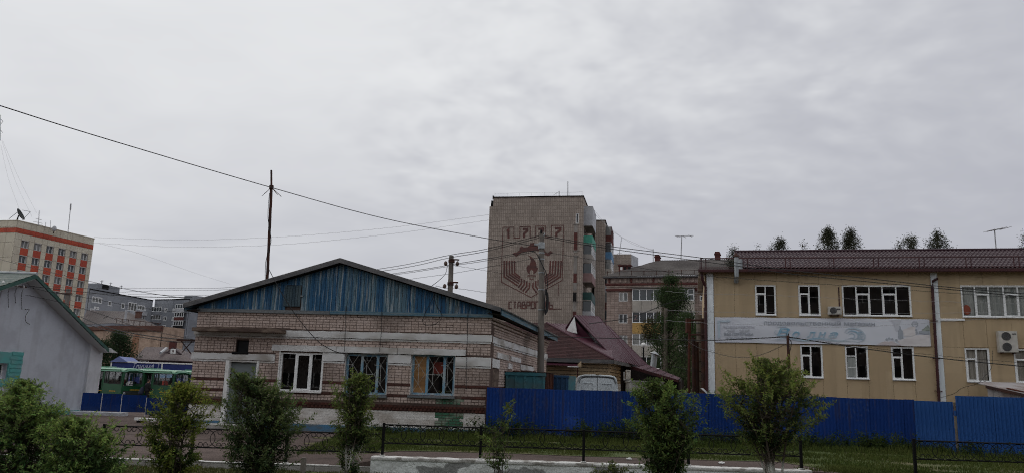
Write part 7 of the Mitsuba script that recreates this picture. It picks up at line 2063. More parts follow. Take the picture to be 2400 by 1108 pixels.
def shrub(label, profile, y, base, nleaf, dark, tip, seed, stems=7, leaf=0.068, lw=0.028, stem_m='twig', group='shrubs along the low wall', name='shrub', depth=0.75, spread=0.25, low=None, thick=0.016, cat='shrub', gain=1.0):
    """Stems from the ground that fork into twigs ending all through the given outline (z, left, right), each twig set with leaves."""
    r = np.random.default_rng(seed)
    k = thing(name, label, cat, group)
    prof = np.array(sorted(profile))
    z0, z1 = prof[0, 0], prof[-1, 0]
    stemz = z1 - base[2]
    g = G()
    mains = []
    for i in range(stems):
        a = r.uniform(0, 2 * math.pi)
        zt = base[2] + stemz * r.uniform(0.55, 0.92)
        l, rr = env(profile, zt)
        tip_ = np.array([l + (rr - l) * r.uniform(0.2, 0.8), y + (rr - l) * 0.28 * r.uniform(-1, 1), zt])
        b0 = np.array(base) + [spread * math.cos(a) * r.uniform(0.2, 1), spread * math.sin(a) * 0.6, 0]
        m1 = b0 * 0.55 + tip_ * 0.45 + r.normal(size=3) * 0.06; m1[:2] = b0[:2] * 0.65 + tip_[:2] * 0.35 + r.normal(size=2) * 0.04
        p = bez([b0, m1, tip_], 6)
        mains.append(p)
        g.tube(p, np.linspace(thick, thick * 0.35, len(p)), 5)
    put(k, 'stem', g, stem_m, smooth=True) if stems else None
    nleaf = int(nleaf * 1.3)
    per = 20
    nt = max(16, nleaf // per)
    tw = G()
    parts = []
    zlo = max(z0, low if low is not None else z0)
    H = z1 - z0
    nlead = 0 if nleaf < 1500 else 26
    for i in range(nt + nlead):
        outer = r.uniform() < 0.34 or i >= nt
        z = zlo + (z1 - zlo) * (r.uniform(0, 1) ** 0.85)
        l, rr = env(profile, z)
        c, h = (l + rr) / 2, (rr - l) / 2
        a = r.uniform(0, 2 * math.pi)
        lobe = 0.50 + 0.95 * meshkit.noise(np.array([1.7 * math.cos(a) + seed, 1.7 * math.sin(a), 2.4 * z]))
        rad = (r.uniform(0.72, 1.18) if outer else 0.85 * math.sqrt(r.uniform(0.0, 1))) * lobe
        end = np.array([c + h * rad * math.cos(a), y + depth * h * rad * math.sin(a), z])
        nz = meshkit.noise(end * np.array([3.0, 3.0, 3.4]) + seed)
        if i >= nt:                                             # long leading shoots that stand out of the crown
            z = z0 + H * r.uniform(0.55, 0.97)
            l, rr = env(profile, z); c, h = (l + rr) / 2, (rr - l) / 2
            rad = r.uniform(0.5, 0.95)
            end = np.array([c + h * rad * math.cos(a), y + depth * h * rad * math.sin(a), z]) + np.array([0.14 * math.cos(a), 0.1 * math.sin(a), r.uniform(0.08, 0.22)])
            nz = 0.6
        if nz < (0.40 if outer else 0.31) or (not outer and r.uniform() < 0.62 * ((z - z0) / H) ** 1.2):
            continue
        ln = r.uniform(0.25, 0.62) if outer else r.uniform(0.15, 0.34)
        if outer and r.uniform() < 0.16:
            ln *= 1.35; end = end + np.array([0.06 * math.cos(a), 0.05 * math.sin(a), 0.10 * r.uniform()])
        up = r.uniform(0.25, 1.5)
        if i >= nt:
            ln, up = r.uniform(0.4, 0.75), r.uniform(1.6, 3.2)
        dv = nrm(np.array([math.cos(a), math.sin(a) * depth, up]) + r.normal(size=3) * 0.25) * ln
        st = end - dv
        p = bez([st, (st + end) / 2 + r.normal(size=3) * 0.015, end - [0, 0, 0.06 * ln * 2]], 5)
        tw.tube(p, np.linspace(0.0045, 0.0018, len(p)), 3, False)
        if i % 2 == 0:
            q = mains[r.integers(len(mains))]
            j = int(np.argmin(np.linalg.norm(q - (st - [0, 0, 0.15]), axis=1)))
            tw.tube([q[j], (q[j] + st) / 2 - [0, 0, 0.02], st], [0.007, 0.005, 0.0045], 3, False)
        nl = int(per * (1.45 if outer else 1.0) * r.uniform(0.7, 1.3))
        f_ = np.linspace(0.08, 1.0, nl) + r.normal(size=nl) * 0.02
        ii = np.clip(f_, 0, 1) * (len(p) - 1); i0 = np.minimum(ii.astype(int), len(p) - 2)
        pos = p[i0] + (p[i0 + 1] - p[i0]) * (ii - i0)[:, None]
        td = nrm(p[-1] - p[0]); sd = nrm(np.cross(td, r.normal(size=3)))
        dirs = td * 0.45 + sd * (np.where(np.arange(nl) % 2, 1, -1) * r.uniform(0.5, 1.1, nl))[:, None] + r.normal(size=(nl, 3)) * 0.35
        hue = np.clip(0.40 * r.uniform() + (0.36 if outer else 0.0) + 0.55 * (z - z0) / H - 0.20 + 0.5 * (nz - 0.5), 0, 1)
        col = (np.array(dark) * (1 - hue) + np.array(tip) * hue) * (1.9 if outer else 1.25) * gain * r.uniform(0.7, 1.3, (nl, 1)) * (1 + 0.08 * r.normal(size=(nl, 3)))  # outer shoots young and lighter; inner leaves darkened in colour for a shaded core
        parts.append(leaves(pos, dirs, leaf, lw, col, r))
    put(k, 'twigs', tw, stem_m)
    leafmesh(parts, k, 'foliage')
    return k


DK, TP = (0.030, 0.058, 0.022), (0.105, 0.135, 0.035)
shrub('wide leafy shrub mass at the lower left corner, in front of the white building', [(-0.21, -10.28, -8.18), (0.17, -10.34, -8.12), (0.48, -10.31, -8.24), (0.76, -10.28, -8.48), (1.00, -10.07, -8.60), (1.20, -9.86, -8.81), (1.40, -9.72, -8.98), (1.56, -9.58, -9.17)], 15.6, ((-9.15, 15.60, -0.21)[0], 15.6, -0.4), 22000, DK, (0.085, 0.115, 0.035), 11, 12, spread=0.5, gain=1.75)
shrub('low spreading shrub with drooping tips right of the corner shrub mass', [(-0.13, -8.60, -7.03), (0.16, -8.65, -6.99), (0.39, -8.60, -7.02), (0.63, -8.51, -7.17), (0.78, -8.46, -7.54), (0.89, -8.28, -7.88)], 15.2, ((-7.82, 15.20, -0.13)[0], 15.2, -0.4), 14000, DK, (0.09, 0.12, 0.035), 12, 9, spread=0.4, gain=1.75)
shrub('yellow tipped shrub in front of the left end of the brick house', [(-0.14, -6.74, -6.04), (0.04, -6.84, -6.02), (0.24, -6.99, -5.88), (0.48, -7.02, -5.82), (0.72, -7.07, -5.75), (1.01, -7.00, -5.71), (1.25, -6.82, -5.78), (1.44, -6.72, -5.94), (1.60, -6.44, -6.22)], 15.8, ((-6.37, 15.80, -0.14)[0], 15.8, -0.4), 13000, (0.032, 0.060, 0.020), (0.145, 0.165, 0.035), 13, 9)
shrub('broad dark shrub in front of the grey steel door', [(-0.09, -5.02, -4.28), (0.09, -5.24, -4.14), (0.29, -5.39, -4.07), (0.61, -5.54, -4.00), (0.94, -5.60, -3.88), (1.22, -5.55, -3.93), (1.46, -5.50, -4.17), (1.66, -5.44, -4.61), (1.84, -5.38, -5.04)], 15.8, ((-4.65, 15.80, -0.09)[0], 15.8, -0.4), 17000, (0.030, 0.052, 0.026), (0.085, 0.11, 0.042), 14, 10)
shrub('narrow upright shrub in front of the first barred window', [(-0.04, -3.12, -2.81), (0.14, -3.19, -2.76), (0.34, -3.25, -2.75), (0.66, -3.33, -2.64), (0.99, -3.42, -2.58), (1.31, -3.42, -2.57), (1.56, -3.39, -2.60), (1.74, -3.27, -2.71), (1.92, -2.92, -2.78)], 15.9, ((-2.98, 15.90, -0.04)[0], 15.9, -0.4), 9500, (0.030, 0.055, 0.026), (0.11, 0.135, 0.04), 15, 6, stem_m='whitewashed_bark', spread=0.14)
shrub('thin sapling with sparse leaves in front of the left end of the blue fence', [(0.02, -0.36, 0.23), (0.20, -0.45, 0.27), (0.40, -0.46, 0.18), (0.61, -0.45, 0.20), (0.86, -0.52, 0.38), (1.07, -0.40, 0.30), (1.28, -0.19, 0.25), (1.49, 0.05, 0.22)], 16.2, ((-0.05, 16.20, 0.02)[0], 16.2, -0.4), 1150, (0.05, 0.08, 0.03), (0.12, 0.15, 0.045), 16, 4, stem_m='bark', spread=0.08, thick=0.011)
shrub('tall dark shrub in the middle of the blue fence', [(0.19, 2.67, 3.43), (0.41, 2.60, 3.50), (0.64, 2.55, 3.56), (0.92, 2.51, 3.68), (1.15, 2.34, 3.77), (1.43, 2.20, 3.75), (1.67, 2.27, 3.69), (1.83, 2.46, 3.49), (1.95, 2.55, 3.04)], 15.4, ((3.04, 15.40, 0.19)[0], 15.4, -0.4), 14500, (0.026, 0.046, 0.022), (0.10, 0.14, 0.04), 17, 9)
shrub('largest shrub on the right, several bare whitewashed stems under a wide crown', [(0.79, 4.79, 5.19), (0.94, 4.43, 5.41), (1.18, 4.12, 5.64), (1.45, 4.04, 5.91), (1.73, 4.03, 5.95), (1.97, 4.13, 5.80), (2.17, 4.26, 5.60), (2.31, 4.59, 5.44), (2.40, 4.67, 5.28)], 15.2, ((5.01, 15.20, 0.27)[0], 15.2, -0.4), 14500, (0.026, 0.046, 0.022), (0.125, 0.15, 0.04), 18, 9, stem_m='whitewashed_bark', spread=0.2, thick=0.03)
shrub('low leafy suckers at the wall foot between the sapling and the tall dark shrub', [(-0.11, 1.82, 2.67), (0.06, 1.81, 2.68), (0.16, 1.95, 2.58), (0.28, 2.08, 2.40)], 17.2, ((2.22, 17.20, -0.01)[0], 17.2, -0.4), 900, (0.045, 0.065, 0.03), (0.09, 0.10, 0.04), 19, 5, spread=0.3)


def tree(label, base, top, crown, n, dark, light, seed, name='tree', group=None, leaf=0.16, depth=0.9, trunk=0.16, clump=0.55, airy=False):
    """A tapered trunk with limbs; leaf clumps all through the crown, which is (z, left, right) at the tree's own distance."""
    r = np.random.default_rng(seed)
    k = thing(name, label, 'tree', group)
    base, top = np.array(base, float), np.array(top, float)
    p = bez([base, base * 0.6 + top * 0.4 + [0.12, 0.1, 0], top], 8)
    put(k, 'trunk', G().tube(p, np.linspace(trunk, trunk * 0.15, len(p)), 8), 'bark', smooth=True)
    pr = np.array(sorted(crown)); z0, z1 = pr[0, 0], pr[-1, 0]
    lim, parts = G(), []
    per = 22 if airy else 34
    for i in range(n // per):
        z = z0 + (z1 - z0) * r.uniform(0, 1)
        l, rr = env(crown, z)
        c, h = (l + rr) / 2, (rr - l) / 2
        a, q = r.uniform(0, 2 * math.pi), math.sqrt(r.uniform(0.01, 1))
        q *= 0.55 + 0.85 * meshkit.noise(np.array([1.5 * math.cos(a) + seed, 1.5 * math.sin(a), 0.75 * z / max(clump, 0.4)]))
        e = np.array([c + h * q * math.cos(a), base[1] + depth * h * q * math.sin(a), z])
        nz = meshkit.noise(e * 0.9 / max(clump, 0.3) * 0.55 + seed)
        if nz < 0.43 and not airy:
            continue
        if airy:                                                # upright shoots with sky between them
            e[2] = min(z1, e[2] + 0.3 * r.uniform() ** 2)
            q_ = meshkit.noise(e * [2.2, 2.2, 0.8] + seed)
            if q_ < 0.36:
                continue
        j = int(np.argmin(np.abs(p[:, 2] - (z - 0.6 * h - 0.3))))
        if i % 3 == 0:
            lim.tube([p[j], (p[j] + e) / 2 + [0, 0, -0.1], e], [trunk * 0.22, trunk * 0.12, 0.012], 4, False)
        pos = e + r.normal(size=(per, 3)) * ([clump * 0.62, clump * 0.62, clump * 0.95] if airy else [clump, clump, clump * 0.7]) * 0.55
        dirs = r.normal(size=(per, 3)) + [0, 0, -0.3]
        hue = np.clip(0.65 * r.uniform() + 0.6 * (nz - 0.4), 0, 1)
        col = (np.array(dark) * (1 - hue) + np.array(light) * hue) * r.uniform(0.75, 1.25, (per, 1))
        parts.append(leaves(pos, dirs, leaf, leaf * 0.6, col, r))
    put(k, 'limbs', lim, 'bark')
    leafmesh(parts, k, 'crown')
    return k


tree('tall dark poplar in front of the five storey brick house loggias', ((13.53, 68.00, 9.89)[0], 68, 0.4), (13.73, 68.00, 11.46), [(2.46, 11.79, 16.67), (4.07, 11.68, 16.77), (5.51, 11.76, 16.79), (6.97, 11.98, 16.74), (8.25, 12.35, 16.10), (9.35, 12.57, 15.52), (10.27, 12.80, 15.05), (11.20, 13.28, 14.66), (11.69, 13.69, 14.14)], 34000, (0.036, 0.060, 0.030), (0.085, 0.122, 0.050), 31, leaf=0.15)
tree('brownish tree with sparse spreading boughs left of the dark poplar', ((13.26, 72.00, 6.45)[0], 72, 0.4), (13.47, 72.00, 9.17), [(6.45, 12.68, 13.65), (7.02, 11.91, 13.84), (7.67, 11.75, 13.93), (8.14, 12.10, 13.77), (8.97, 12.88, 13.85)], 4200, (0.06, 0.055, 0.03), (0.085, 0.075, 0.04), 32, leaf=0.15, clump=0.4)
for i, (l_, a_, dp, pf, n_) in enumerate((
    ('small treetop at the far left end of the maroon tile roof', ((17.81, 62.00, 12.75)), 62, [(11.36, 17.04, 18.12), (12.47, 17.23, 18.15), (12.89, 17.48, 18.09), (13.34, 17.83, 18.10)], 1500),
    ('low treetop just above the maroon ridge, second from its left end', ((20.26, 64.00, 13.53)), 64, [(12.10, 19.70, 20.68), (13.17, 19.90, 20.64), (13.60, 20.02, 20.58), (13.99, 20.24, 20.45)], 1200),
    ('low broad treetop above the maroon ridge between smaller ones', ((22.03, 64.00, 13.76)), 64, [(11.80, 20.74, 23.02), (13.22, 20.96, 22.96), (13.76, 21.15, 22.84), (14.12, 21.69, 22.64), (14.45, 22.16, 22.37)], 3200),
    ('tiny treetop above the maroon ridge left of the two tall ones', ((24.00, 64.00, 13.72)), 64, [(12.22, 23.49, 24.40), (13.29, 23.60, 24.44), (13.72, 23.76, 24.32), (14.26, 23.99, 24.13)], 1100),
    ('tall treetop above the maroon ridge, left one of the two tall ones', ((25.29, 62.00, 13.86)), 62, [(11.27, 24.02, 26.26), (12.99, 24.16, 26.27), (13.68, 24.32, 26.17), (14.31, 24.63, 25.82), (14.73, 25.12, 25.60), (14.90, 25.27, 25.41)], 6500),
    ('tall treetop above the maroon ridge, right one of the two tall ones', ((27.07, 62.00, 13.92)), 62, [(11.33, 26.19, 28.30), (13.05, 26.27, 28.05), (13.74, 26.38, 27.81), (14.37, 26.58, 27.71), (14.86, 26.91, 27.46), (15.04, 27.13, 27.30)], 6500),
    ('rounded treetop above the maroon ridge in front of the right downpipe', ((31.79, 62.00, 13.90)), 62, [(11.48, 30.47, 32.78), (13.20, 30.65, 32.84), (13.83, 30.82, 32.74), (14.24, 31.19, 32.50), (14.56, 31.56, 32.17)], 5000),
    ('pointed treetop above the maroon ridge right of the rounded one', ((34.12, 62.00, 14.04)), 62, [(11.56, 32.65, 35.54), (13.28, 33.04, 35.50), (13.90, 33.22, 35.14), (14.49, 33.54, 34.64), (15.02, 33.92, 34.33)], 5200),
    ('twig of a treetop at the right edge of the photo', ((40.09, 60.00, 13.47)), 60, [(11.79, 39.27, 40.85), (13.14, 39.49, 40.98), (13.97, 39.20, 41.07), (14.41, 39.31, 40.78), (14.75, 39.81, 40.81)], 1800))):
    tree(l_, (a_[0], dp, 0.4), a_, pf, int(n_ * 1.35), (0.055, 0.060, 0.042), (0.095, 0.098, 0.064), 41 + i, group=None, leaf=0.12, clump=0.42, trunk=0.14, airy=True)
tree('leafy light green tree at the foot of the dark poplar, beside the rusty pipes', ((14.35, 64.00, 3.96)[0], 64, 0.4), (14.31, 64.00, 7.02), [(2.10, 12.79, 15.52), (3.61, 12.63, 15.71), (5.31, 12.99, 15.67), (6.68, 13.41, 15.41), (7.72, 13.77, 15.08), (8.23, 14.05, 14.74)], 12000, (0.042, 0.068, 0.032), (0.10, 0.14, 0.055), 63, leaf=0.13)
tree('dark tree right of the white building, left one of the pair behind the buses', ((-46.14, 95.00, 3.47)[0], 95, -0.4), (-46.52, 95.00, 6.47), [(2.73, -47.95, -43.68), (3.97, -48.12, -43.98), (4.97, -48.00, -44.61), (5.97, -47.62, -45.09), (6.88, -47.08, -45.86)], 9000, (0.026, 0.046, 0.026), (0.05, 0.075, 0.035), 61, leaf=0.2, clump=0.7)
tree('dark tree behind the white building, half hidden by its corner', ((-46.63, 92.00, 3.35)[0], 92, -0.4), (-46.92, 92.00, 5.53), [(1.43, -47.50, -45.21), (3.35, -47.51, -45.31), (4.81, -47.46, -45.65), (5.78, -47.34, -46.12)], 5000, (0.026, 0.046, 0.026), (0.05, 0.075, 0.035), 62, leaf=0.2, clump=0.7)


# grass and weeds
def blades(x, y, z, h, col, r, w=0.010):
    n = len(x)
    a = r.uniform(0, 2 * math.pi, n)
    lean = r.uniform(0.05, 0.55, n) * h
    p0 = np.stack([x, y, z], 1)
    s = np.stack([np.cos(a + 1.57), np.sin(a + 1.57), 0 * a], 1) * (w * r.uniform(0.6, 1.4, n))[:, None]
    mid = p0 + np.stack([np.cos(a) * lean * 0.35, np.sin(a) * lean * 0.35, h * 0.6], 1)
    tip = p0 + np.stack([np.cos(a) * lean, np.sin(a) * lean, h * r.uniform(0.8, 1.0, n)], 1)
    v = np.stack([p0 - s, p0 + s, mid + s * 0.7, mid - s * 0.7, tip], 1).reshape(-1, 3)
    b = np.arange(n)[:, None] * 5
    f = np.vstack([b + [0, 1, 2], b + [0, 2, 3], b + [3, 2, 4]])
    return v, f, np.repeat(col, 5, 0)


def turf(r, n, x0, x1, ylo, yhi, hmin, hmax, g0, g1, dens=0.35, hfun=None, w=0.010):
    x = r.uniform(x0, x1, n)
    lo, hi = ylo(x), yhi(x)
    y = lo + (hi - lo) * r.uniform(0, 1, n)
    q = np.stack([x, y, 0 * x], -1)
    nz = meshkit.fbm(q * 0.9, 3, 4)
    keep = nz > dens * r.uniform(0.6, 1.3, n)
    x, y, nz = x[keep], y[keep], nz[keep]
    h = hmin + (hmax - hmin) * np.clip(nz * 1.3 - 0.25, 0, 1) * r.uniform(0.4, 1.2, len(x))
    if hfun is not None:
        h = h * hfun(x, y)
    t = np.clip(0.5 * r.uniform(size=len(x)) + 0.9 * (meshkit.fbm(np.stack([x, y, 0 * x + 4], -1) * 0.6, 2, 6) - 0.25), 0, 1)[:, None]
    col = (np.array(g0) * (1 - t) + np.array(g1) * t) * r.uniform(0.7, 1.3, (len(x), 1))
    return blades(x, y, hz(x, y), h, col, r, w)


r = np.random.default_rng(5)
FO, FU = mat4(FE)[:3, 3], mat4(FE)[:3, 0]
hy = lambda x: np.where(x < -0.8, 29.05 + 0.105 * (-0.76 - x) - 0.12, FO[1] + (x - FO[0]) * FU[1] / FU[0] - 0.06 - np.clip(x - 14.4, 0, 9) * 0.9)
wild = lambda x, y: 1 + 1.6 * ss(2.6, 0.2, hy(x) - y)
key = thing('grass', 'uneven green grass in front of the brick house and the blue fence', 'grass', kind='stuff')
GD1, GD2 = (0.045, 0.075, 0.018), (0.115, 0.125, 0.04)
parts = [turf(r, 52000, -5.6, 8.0, lambda x: lawn_edge(x) + 0.10, hy, 0.05, 0.17, GD1, GD2, hfun=lambda x, y: wild(x, y) * (0.45 + 0.55 * ss(0.0, 1.2, y - lawn_edge(x))), w=0.009),
         turf(r, 30000, 8.0, 20, lambda x: 19.7 + 0 * x, lambda x: np.minimum(hy(x), 28.6), 0.06, 0.20, GD1, GD2, hfun=wild, w=0.010),
         turf(r, 26000, -13, 8.2, lambda x: 16.6 + 0 * x, lambda x: 19.2 + 0 * x, 0.05, 0.15, (0.05, 0.068, 0.02), (0.12, 0.115, 0.05), w=0.008),
         turf(r, 8000, 7.0, 14, lambda x: 17.5 + 0 * x, lambda x: 19.9 + 0 * x, 0.05, 0.16, GD1, GD2, w=0.008),
         turf(r, 16000, 8.0, 20, lambda x: 18.6 + 0 * x, lambda x: 20.4 + 0 * x, 0.06, 0.17, GD1, GD2, dens=0.2, w=0.009)]
leafmesh(parts, key, '', 'grass_blade')
labels[key]['kind'] = 'stuff'
key = thing('weeds', 'tall leafy weeds growing along the foot of the blue fence and the brick house', 'weeds', kind='stuff')
parts = []
spots = [(rnd.uniform(-5.4, -0.8), 0.3) for _ in range(120)] + [(rnd.gauss(c, s), h_) for c, s, n_, h_ in ((-0.1, 0.7, 60, 0.75), (2.6, 0.5, 40, 0.5), (4.3, 1.0, 120, 0.80), (6.3, 0.8, 60, 0.55), (8.2, 0.9, 70, 0.55), (10.5, 0.6, 50, 0.55), (12.6, 0.55, 80, 0.62), (11.6, 2.2, 90, 0.4), (15.2, 0.8, 50, 0.45)) for _ in range(n_)]
for x, hmax in spots:
    y = float(hy(np.array(x))) - abs(rnd.gauss(0.15, 0.35)) - 0.05
    h = hmax * rnd.uniform(0.45, 1.1)
    z = float(hz(x, y))
    n_ = int(14 + 26 * h)
    t_ = r.uniform(0.15, 1, n_)
    ax_ = np.array([rnd.gauss(0, 0.12), rnd.gauss(0, 0.12), 1])
    pos = np.array([x, y, z]) + t_[:, None] * h * ax_ + r.normal(size=(n_, 3)) * 0.05
    dirs = r.normal(size=(n_, 3)) * [1, 1, 0.5] + [0, 0, 0.5]
    hue = rnd.random()
    col = (np.array((0.032, 0.058, 0.02)) * (1 - hue) + np.array((0.075, 0.10, 0.032)) * hue) * r.uniform(0.75, 1.25, (n_, 1))
    parts.append(leaves(pos, dirs, 0.095, 0.04, col, r))
    parts.append(blades(np.array([x, x + 0.03]), np.array([y, y]), np.array([z, z]), np.array([h, h * 0.8]), np.array([[0.07, 0.09, 0.035]] * 2), r, 0.006))
leafmesh(parts, key, '', 'leaf')
labels[key]['kind'] = 'stuff'
key = thing('litter', 'few scraps of pale litter lying in the grass', 'litter', kind='stuff')
g = G()
for x, y in [(3.20, 21.08), (5.53, 20.80), (-14.28, 32.72), (5.47, 20.66), (-8.15, 28.00)]:
    m_ = trimesh.creation.icosphere(1, 0.06); m_.vertices = np.array(m_.vertices) * [1.3, 0.9, 0.5] + rng.normal(size=(len(m_.vertices), 3)) * 0.008 + [x, y, float(hz(x, y)) + 0.03]
    g.tm(m_)
put(key, '', g, 'white_plate')
labels[key]['kind'] = 'stuff'

# ---------------------------------------------------------------- overhead wires
OW = lambda label, pts, rad, dip=0.0, m='cable': wire(label, np.vstack([sag(a, b, dip, 14) for a, b in zip(pts[:-1], pts[1:])]) if dip else bez(pts, 10), rad, 'wires strung over the yard', m)
OW('long thick wire from the upper left past the mast to the tall utility pole', [(-13.01, 18.50, 8.18), (-13.02, 19.00, 8.26), (-12.52, 23.00, 8.75), (-9.00, 28.50, 8.74), (-5.41, 32.50, 8.57), (-1.06, 35.00, 8.33), (1.28, 36.00, 8.22)], 0.0158)
OW('upper wire from the tall utility pole down left behind the blue gable', [(1.27, 36.00, 8.74), (-1.23, 38.00, 8.40), (-3.40, 41.80, 8.66), (-8.19, 48.00, 8.72), (-22.78, 66.00, 9.49), (-47.65, 90.00, 11.73), (-67.74, 110.00, 14.04)], 0.0158)
OW('second wire from the tall utility pole down left, just below the upper one', [(1.27, 36.00, 8.64), (-1.23, 38.00, 8.29), (-3.40, 41.80, 8.52), (-7.86, 48.00, 8.62), (-22.77, 66.00, 9.35), (-37.09, 80.00, 10.47), (-52.19, 95.00, 11.41)], 0.0158)
OW('third wire from the tall pole past the insulators of the shorter pole', [(1.24, 36.00, 8.08), (-1.25, 39.00, 8.08), (-3.16, 41.90, 8.20), (-7.12, 48.00, 8.49), (-22.72, 66.00, 8.85), (-38.78, 80.00, 10.11)], 0.0158)
OW('fourth wire just below the third, leaving the shorter pole to the left', [(1.05, 36.00, 7.97), (-1.24, 39.00, 7.99), (-3.16, 41.90, 8.13), (-6.99, 48.00, 8.44), (-15.63, 58.00, 8.81)], 0.0130)
OW('lowest thin wire crossing from the emblem wall to the blue gable', [(1.25, 36.00, 7.72), (-1.23, 39.00, 7.65), (-3.14, 42.00, 7.73), (-5.81, 46.00, 7.91), (-9.40, 50.00, 7.83)], 0.0101)
OW('loose service wire drooping from the shorter pole to the blue gable ridge', [(-3.39, 41.70, 8.14), (-3.34, 40.00, 7.43), (-3.36, 37.00, 6.67), (-3.11, 31.00, 5.60)], 0.0144)
OW('service wire from the shorter pole to the lower right', [(-3.02, 41.90, 8.13), (-2.24, 42.00, 8.06), (-1.35, 43.00, 8.08), (-0.41, 44.00, 8.11)], 0.0086)
OW('service wire between the lower arm of the shorter pole and the emblem block', [(-2.94, 31.00, 5.61), (-3.15, 36.00, 6.20), (-3.32, 41.80, 6.89), (-2.65, 42.00, 6.91), (-1.30, 43.00, 6.87)], 0.0101)
OW('upper wire from the tall utility pole to the right over the shop roof', [(1.43, 36.00, 8.75), (3.86, 35.00, 8.22), (8.35, 33.00, 7.39), (11.18, 31.50, 6.77), (13.45, 30.00, 6.32), (15.88, 29.00, 5.94), (18.50, 27.50, 5.52)], 0.0158)
OW('second wire from the tall utility pole to the right, just below the upper one', [(1.43, 36.00, 8.67), (3.86, 35.00, 8.12), (7.99, 33.00, 7.28), (9.33, 32.50, 7.05), (11.17, 31.50, 6.63), (13.44, 30.00, 6.19), (15.88, 29.00, 5.86), (18.49, 27.50, 5.41)], 0.0158)
OW('thin wire from the tall pole to the right, under the pair, above the shop windows', [(1.52, 36.00, 7.99), (3.87, 35.00, 7.50), (6.74, 34.00, 6.94), (9.46, 33.00, 6.60), (13.87, 31.00, 6.12), (19.49, 29.00, 5.57)], 0.0086)
OW('thick black cable from the brick house to the post in front of the banner', [(1.38, 37.00, 4.20), (3.90, 35.00, 4.05), (7.70, 32.00, 3.88), (9.13, 31.00, 3.91), (10.63, 30.20, 3.99)], 0.0180)
OW('thick black cable from the post in front of the banner to the right edge', [(10.63, 30.20, 3.99), (12.94, 29.80, 3.65), (15.91, 29.40, 3.32), (19.25, 29.00, 3.06)], 0.0180)
OW('thin wire beside the thick cable right of the post', [(10.66, 30.20, 3.96), (13.03, 30.00, 3.72), (16.08, 29.70, 3.43), (19.53, 29.40, 3.22)], 0.0072)
OW('slack wire hanging between the shop corner pipes and the post below the banner', [(9.03, 41.00, 4.63), (9.14, 38.00, 3.93), (9.67, 34.00, 3.35), (10.10, 32.00, 3.36), (10.57, 30.20, 3.71)], 0.0101)
OW('low thin wire rising from the lean-to to the shop wall', [(9.68, 47.00, 3.38), (10.33, 43.00, 2.96), (11.13, 39.00, 2.54)], 0.0101)
OW('cable curving in front of the poplar and down to the red pipe stand', [(3.82, 38.00, 4.92), (6.18, 40.00, 5.50), (8.11, 41.00, 6.33), (9.01, 41.20, 6.60), (9.38, 41.20, 6.43), (9.51, 41.10, 5.76), (9.52, 41.10, 4.98)], 0.0180)
OW('wire on the upper shop wall under the top windows, uppermost of three', [(7.92, 40.00, 6.87), (8.94, 37.00, 6.42), (12.81, 36.00, 6.31), (15.63, 35.00, 6.14), (22.16, 33.00, 5.91)], 0.0058, m='thin_wire')
OW('wire on the upper shop wall under the top windows, middle of three', [(7.91, 40.00, 5.93), (8.93, 37.00, 5.57), (12.78, 36.00, 5.54), (15.60, 35.00, 5.49), (22.13, 33.00, 5.58)], 0.0058, m='thin_wire')
OW('wire crossing the banner heading, lowest of three', [(7.91, 40.00, 5.39), (8.92, 37.00, 5.05), (12.76, 36.00, 4.94), (15.57, 35.00, 4.91), (22.12, 33.00, 5.44)], 0.0058, m='thin_wire')
OW('cable lying from the shop foot up to the tin shed roof', [(19.35, 36.00, 1.92), (19.48, 35.00, 2.12), (19.59, 34.50, 2.37), (19.96, 34.00, 2.56), (20.61, 34.50, 2.91), (21.55, 35.50, 3.37), (21.95, 36.00, 4.13)], 0.0101)
OW('straight wire from the left edge down past the orange squares to the brick house eave', [(-39.89, 60.00, 10.53), (-37.90, 58.00, 10.03), (-29.01, 50.00, 8.08), (-19.42, 40.00, 6.09), (-12.71, 31.00, 4.79)], 0.0130)
OW('wire from the white gable insulators to the eave of the brick house, upper', [(-22.41, 36.00, 5.68), (-19.54, 35.00, 5.39), (-15.99, 33.00, 5.02), (-12.50, 31.00, 4.84)], 0.0144)
OW('wire from the white gable insulators to the brick house, middle', [(-22.36, 36.00, 5.66), (-20.96, 36.00, 5.40), (-18.45, 35.00, 5.05), (-15.86, 34.00, 4.65), (-12.47, 31.00, 4.22)], 0.0101)
OW('drooping bundle of cables under the white eave to the brick house band, top strand', [(-22.10, 36.00, 5.24), (-20.11, 36.00, 4.88), (-17.78, 35.00, 4.31), (-15.75, 34.00, 3.77), (-12.09, 30.50, 3.19)], 0.0101)
OW('drooping bundle of cables to the brick house band, thick middle strand', [(-23.77, 44.00, 4.92), (-20.25, 40.00, 4.14), (-16.65, 36.00, 3.61), (-14.01, 33.00, 3.33), (-12.06, 30.50, 3.17)], 0.0216)
OW('drooping bundle of cables to the brick house band, bottom strand', [(-23.48, 44.00, 4.57), (-20.01, 40.00, 3.94), (-16.44, 36.00, 3.48), (-13.99, 33.00, 3.20), (-12.05, 30.50, 3.08)], 0.0180)
OW('faint upper wire across the sky from the high rise to the emblem block', [(-86.02, 160.00, 30.01), (-64.17, 150.00, 28.26), (-43.07, 140.00, 27.51), (-21.54, 130.00, 27.79), (-3.50, 118.00, 28.03)], 0.0202, m='thin_wire')
OW('faint lower wire across the sky from the high rise to the emblem block', [(-85.86, 160.00, 28.85), (-65.66, 150.00, 26.88), (-42.94, 140.00, 26.10), (-21.47, 130.00, 26.70), (-3.60, 118.00, 27.16)], 0.0202, m='thin_wire')
OW('faint wire slanting down from the high rise to the grey block', [(-87.45, 165.00, 29.64), (-94.96, 200.00, 33.17), (-100.31, 250.00, 35.44), (-96.23, 270.00, 34.83)], 0.0216, m='thin_wire')
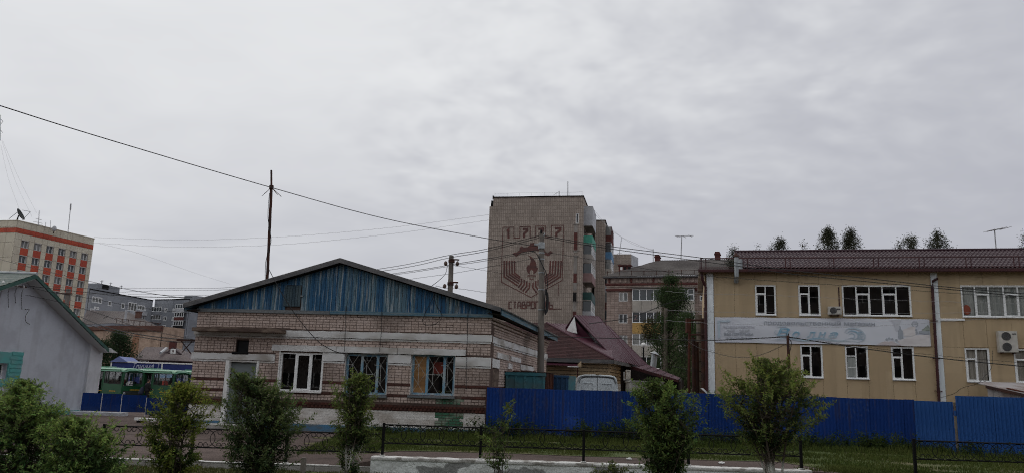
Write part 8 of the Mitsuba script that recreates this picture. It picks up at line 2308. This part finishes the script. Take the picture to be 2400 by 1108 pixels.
for i, (lab, pts) in enumerate((('faint stay wire of the rooftop aerial, leftmost of three at the upper left', [(-101.39, 150.00, 46.09), (-100.79, 153.00, 39.96), (-100.30, 157.00, 34.79)]), ('faint stay wire of the rooftop aerial, middle of three at the upper left', [(-101.36, 150.00, 46.97), (-100.42, 155.00, 39.63), (-99.34, 160.00, 33.89)]), ('faint stay wire of the rooftop aerial, rightmost of three at the upper left', [(-101.19, 150.00, 46.98), (-100.60, 156.00, 40.79), (-99.09, 161.00, 34.85)]))):
    OW(lab, pts, 0.012, m='thin_wire')
OW('faint wire from the emblem block roof down right to the grey hipped roof, upper', [(12.22, 116.00, 28.83), (13.87, 112.00, 25.54), (16.67, 108.00, 22.36), (18.97, 104.00, 20.82)], 0.0144, m='thin_wire')
OW('faint wire from the emblem block roof down right to the grey hipped roof, lower', [(12.23, 116.00, 28.30), (14.81, 112.00, 24.62), (17.86, 108.00, 22.10), (20.62, 104.00, 20.00)], 0.0144, m='thin_wire')
k = thing('utility_pole', 'far concrete pole seen in front of the orange squares of the high rise', 'utility pole', 'concrete utility poles')
q0, q1 = np.array((-39.09, 70.00, 7.10)), np.array((-39.25, 70.00, 9.33))
put(k, 'shaft', G().tube([[q0[0], q0[1], -0.4], q1], 0.2, 8), 'pole_concrete')
put(k, 'arm', G().box(q1[0] - 0.6, q1[0] + 0.5, q1[1] - 0.25, q1[1] - 0.15, q1[2] - 0.5, q1[2] - 0.4), 'rust')
k = thing('cable_bracket', 'rusty angle iron bracket on the left corner of the brick house holding the cable bundle', 'bracket')
q = np.array((-12.31, 30.40, 3.13))
put(k, 'bar', G().box(q[0] - 0.35, q[0] + 0.4, q[1] - 0.04, q[1] + 0.04, q[2] - 0.03, q[2] + 0.05), 'rust')
put(k, 'brace', G().tube([q + [-0.2, 0, 0], q + [0.25, 0, -0.5]], 0.02, 4), 'rust')
put(k, 'brace', G().tube([q + [0.25, 0, 0], q + [-0.1, 0, -0.45]], 0.02, 4), 'rust')
# wscaled
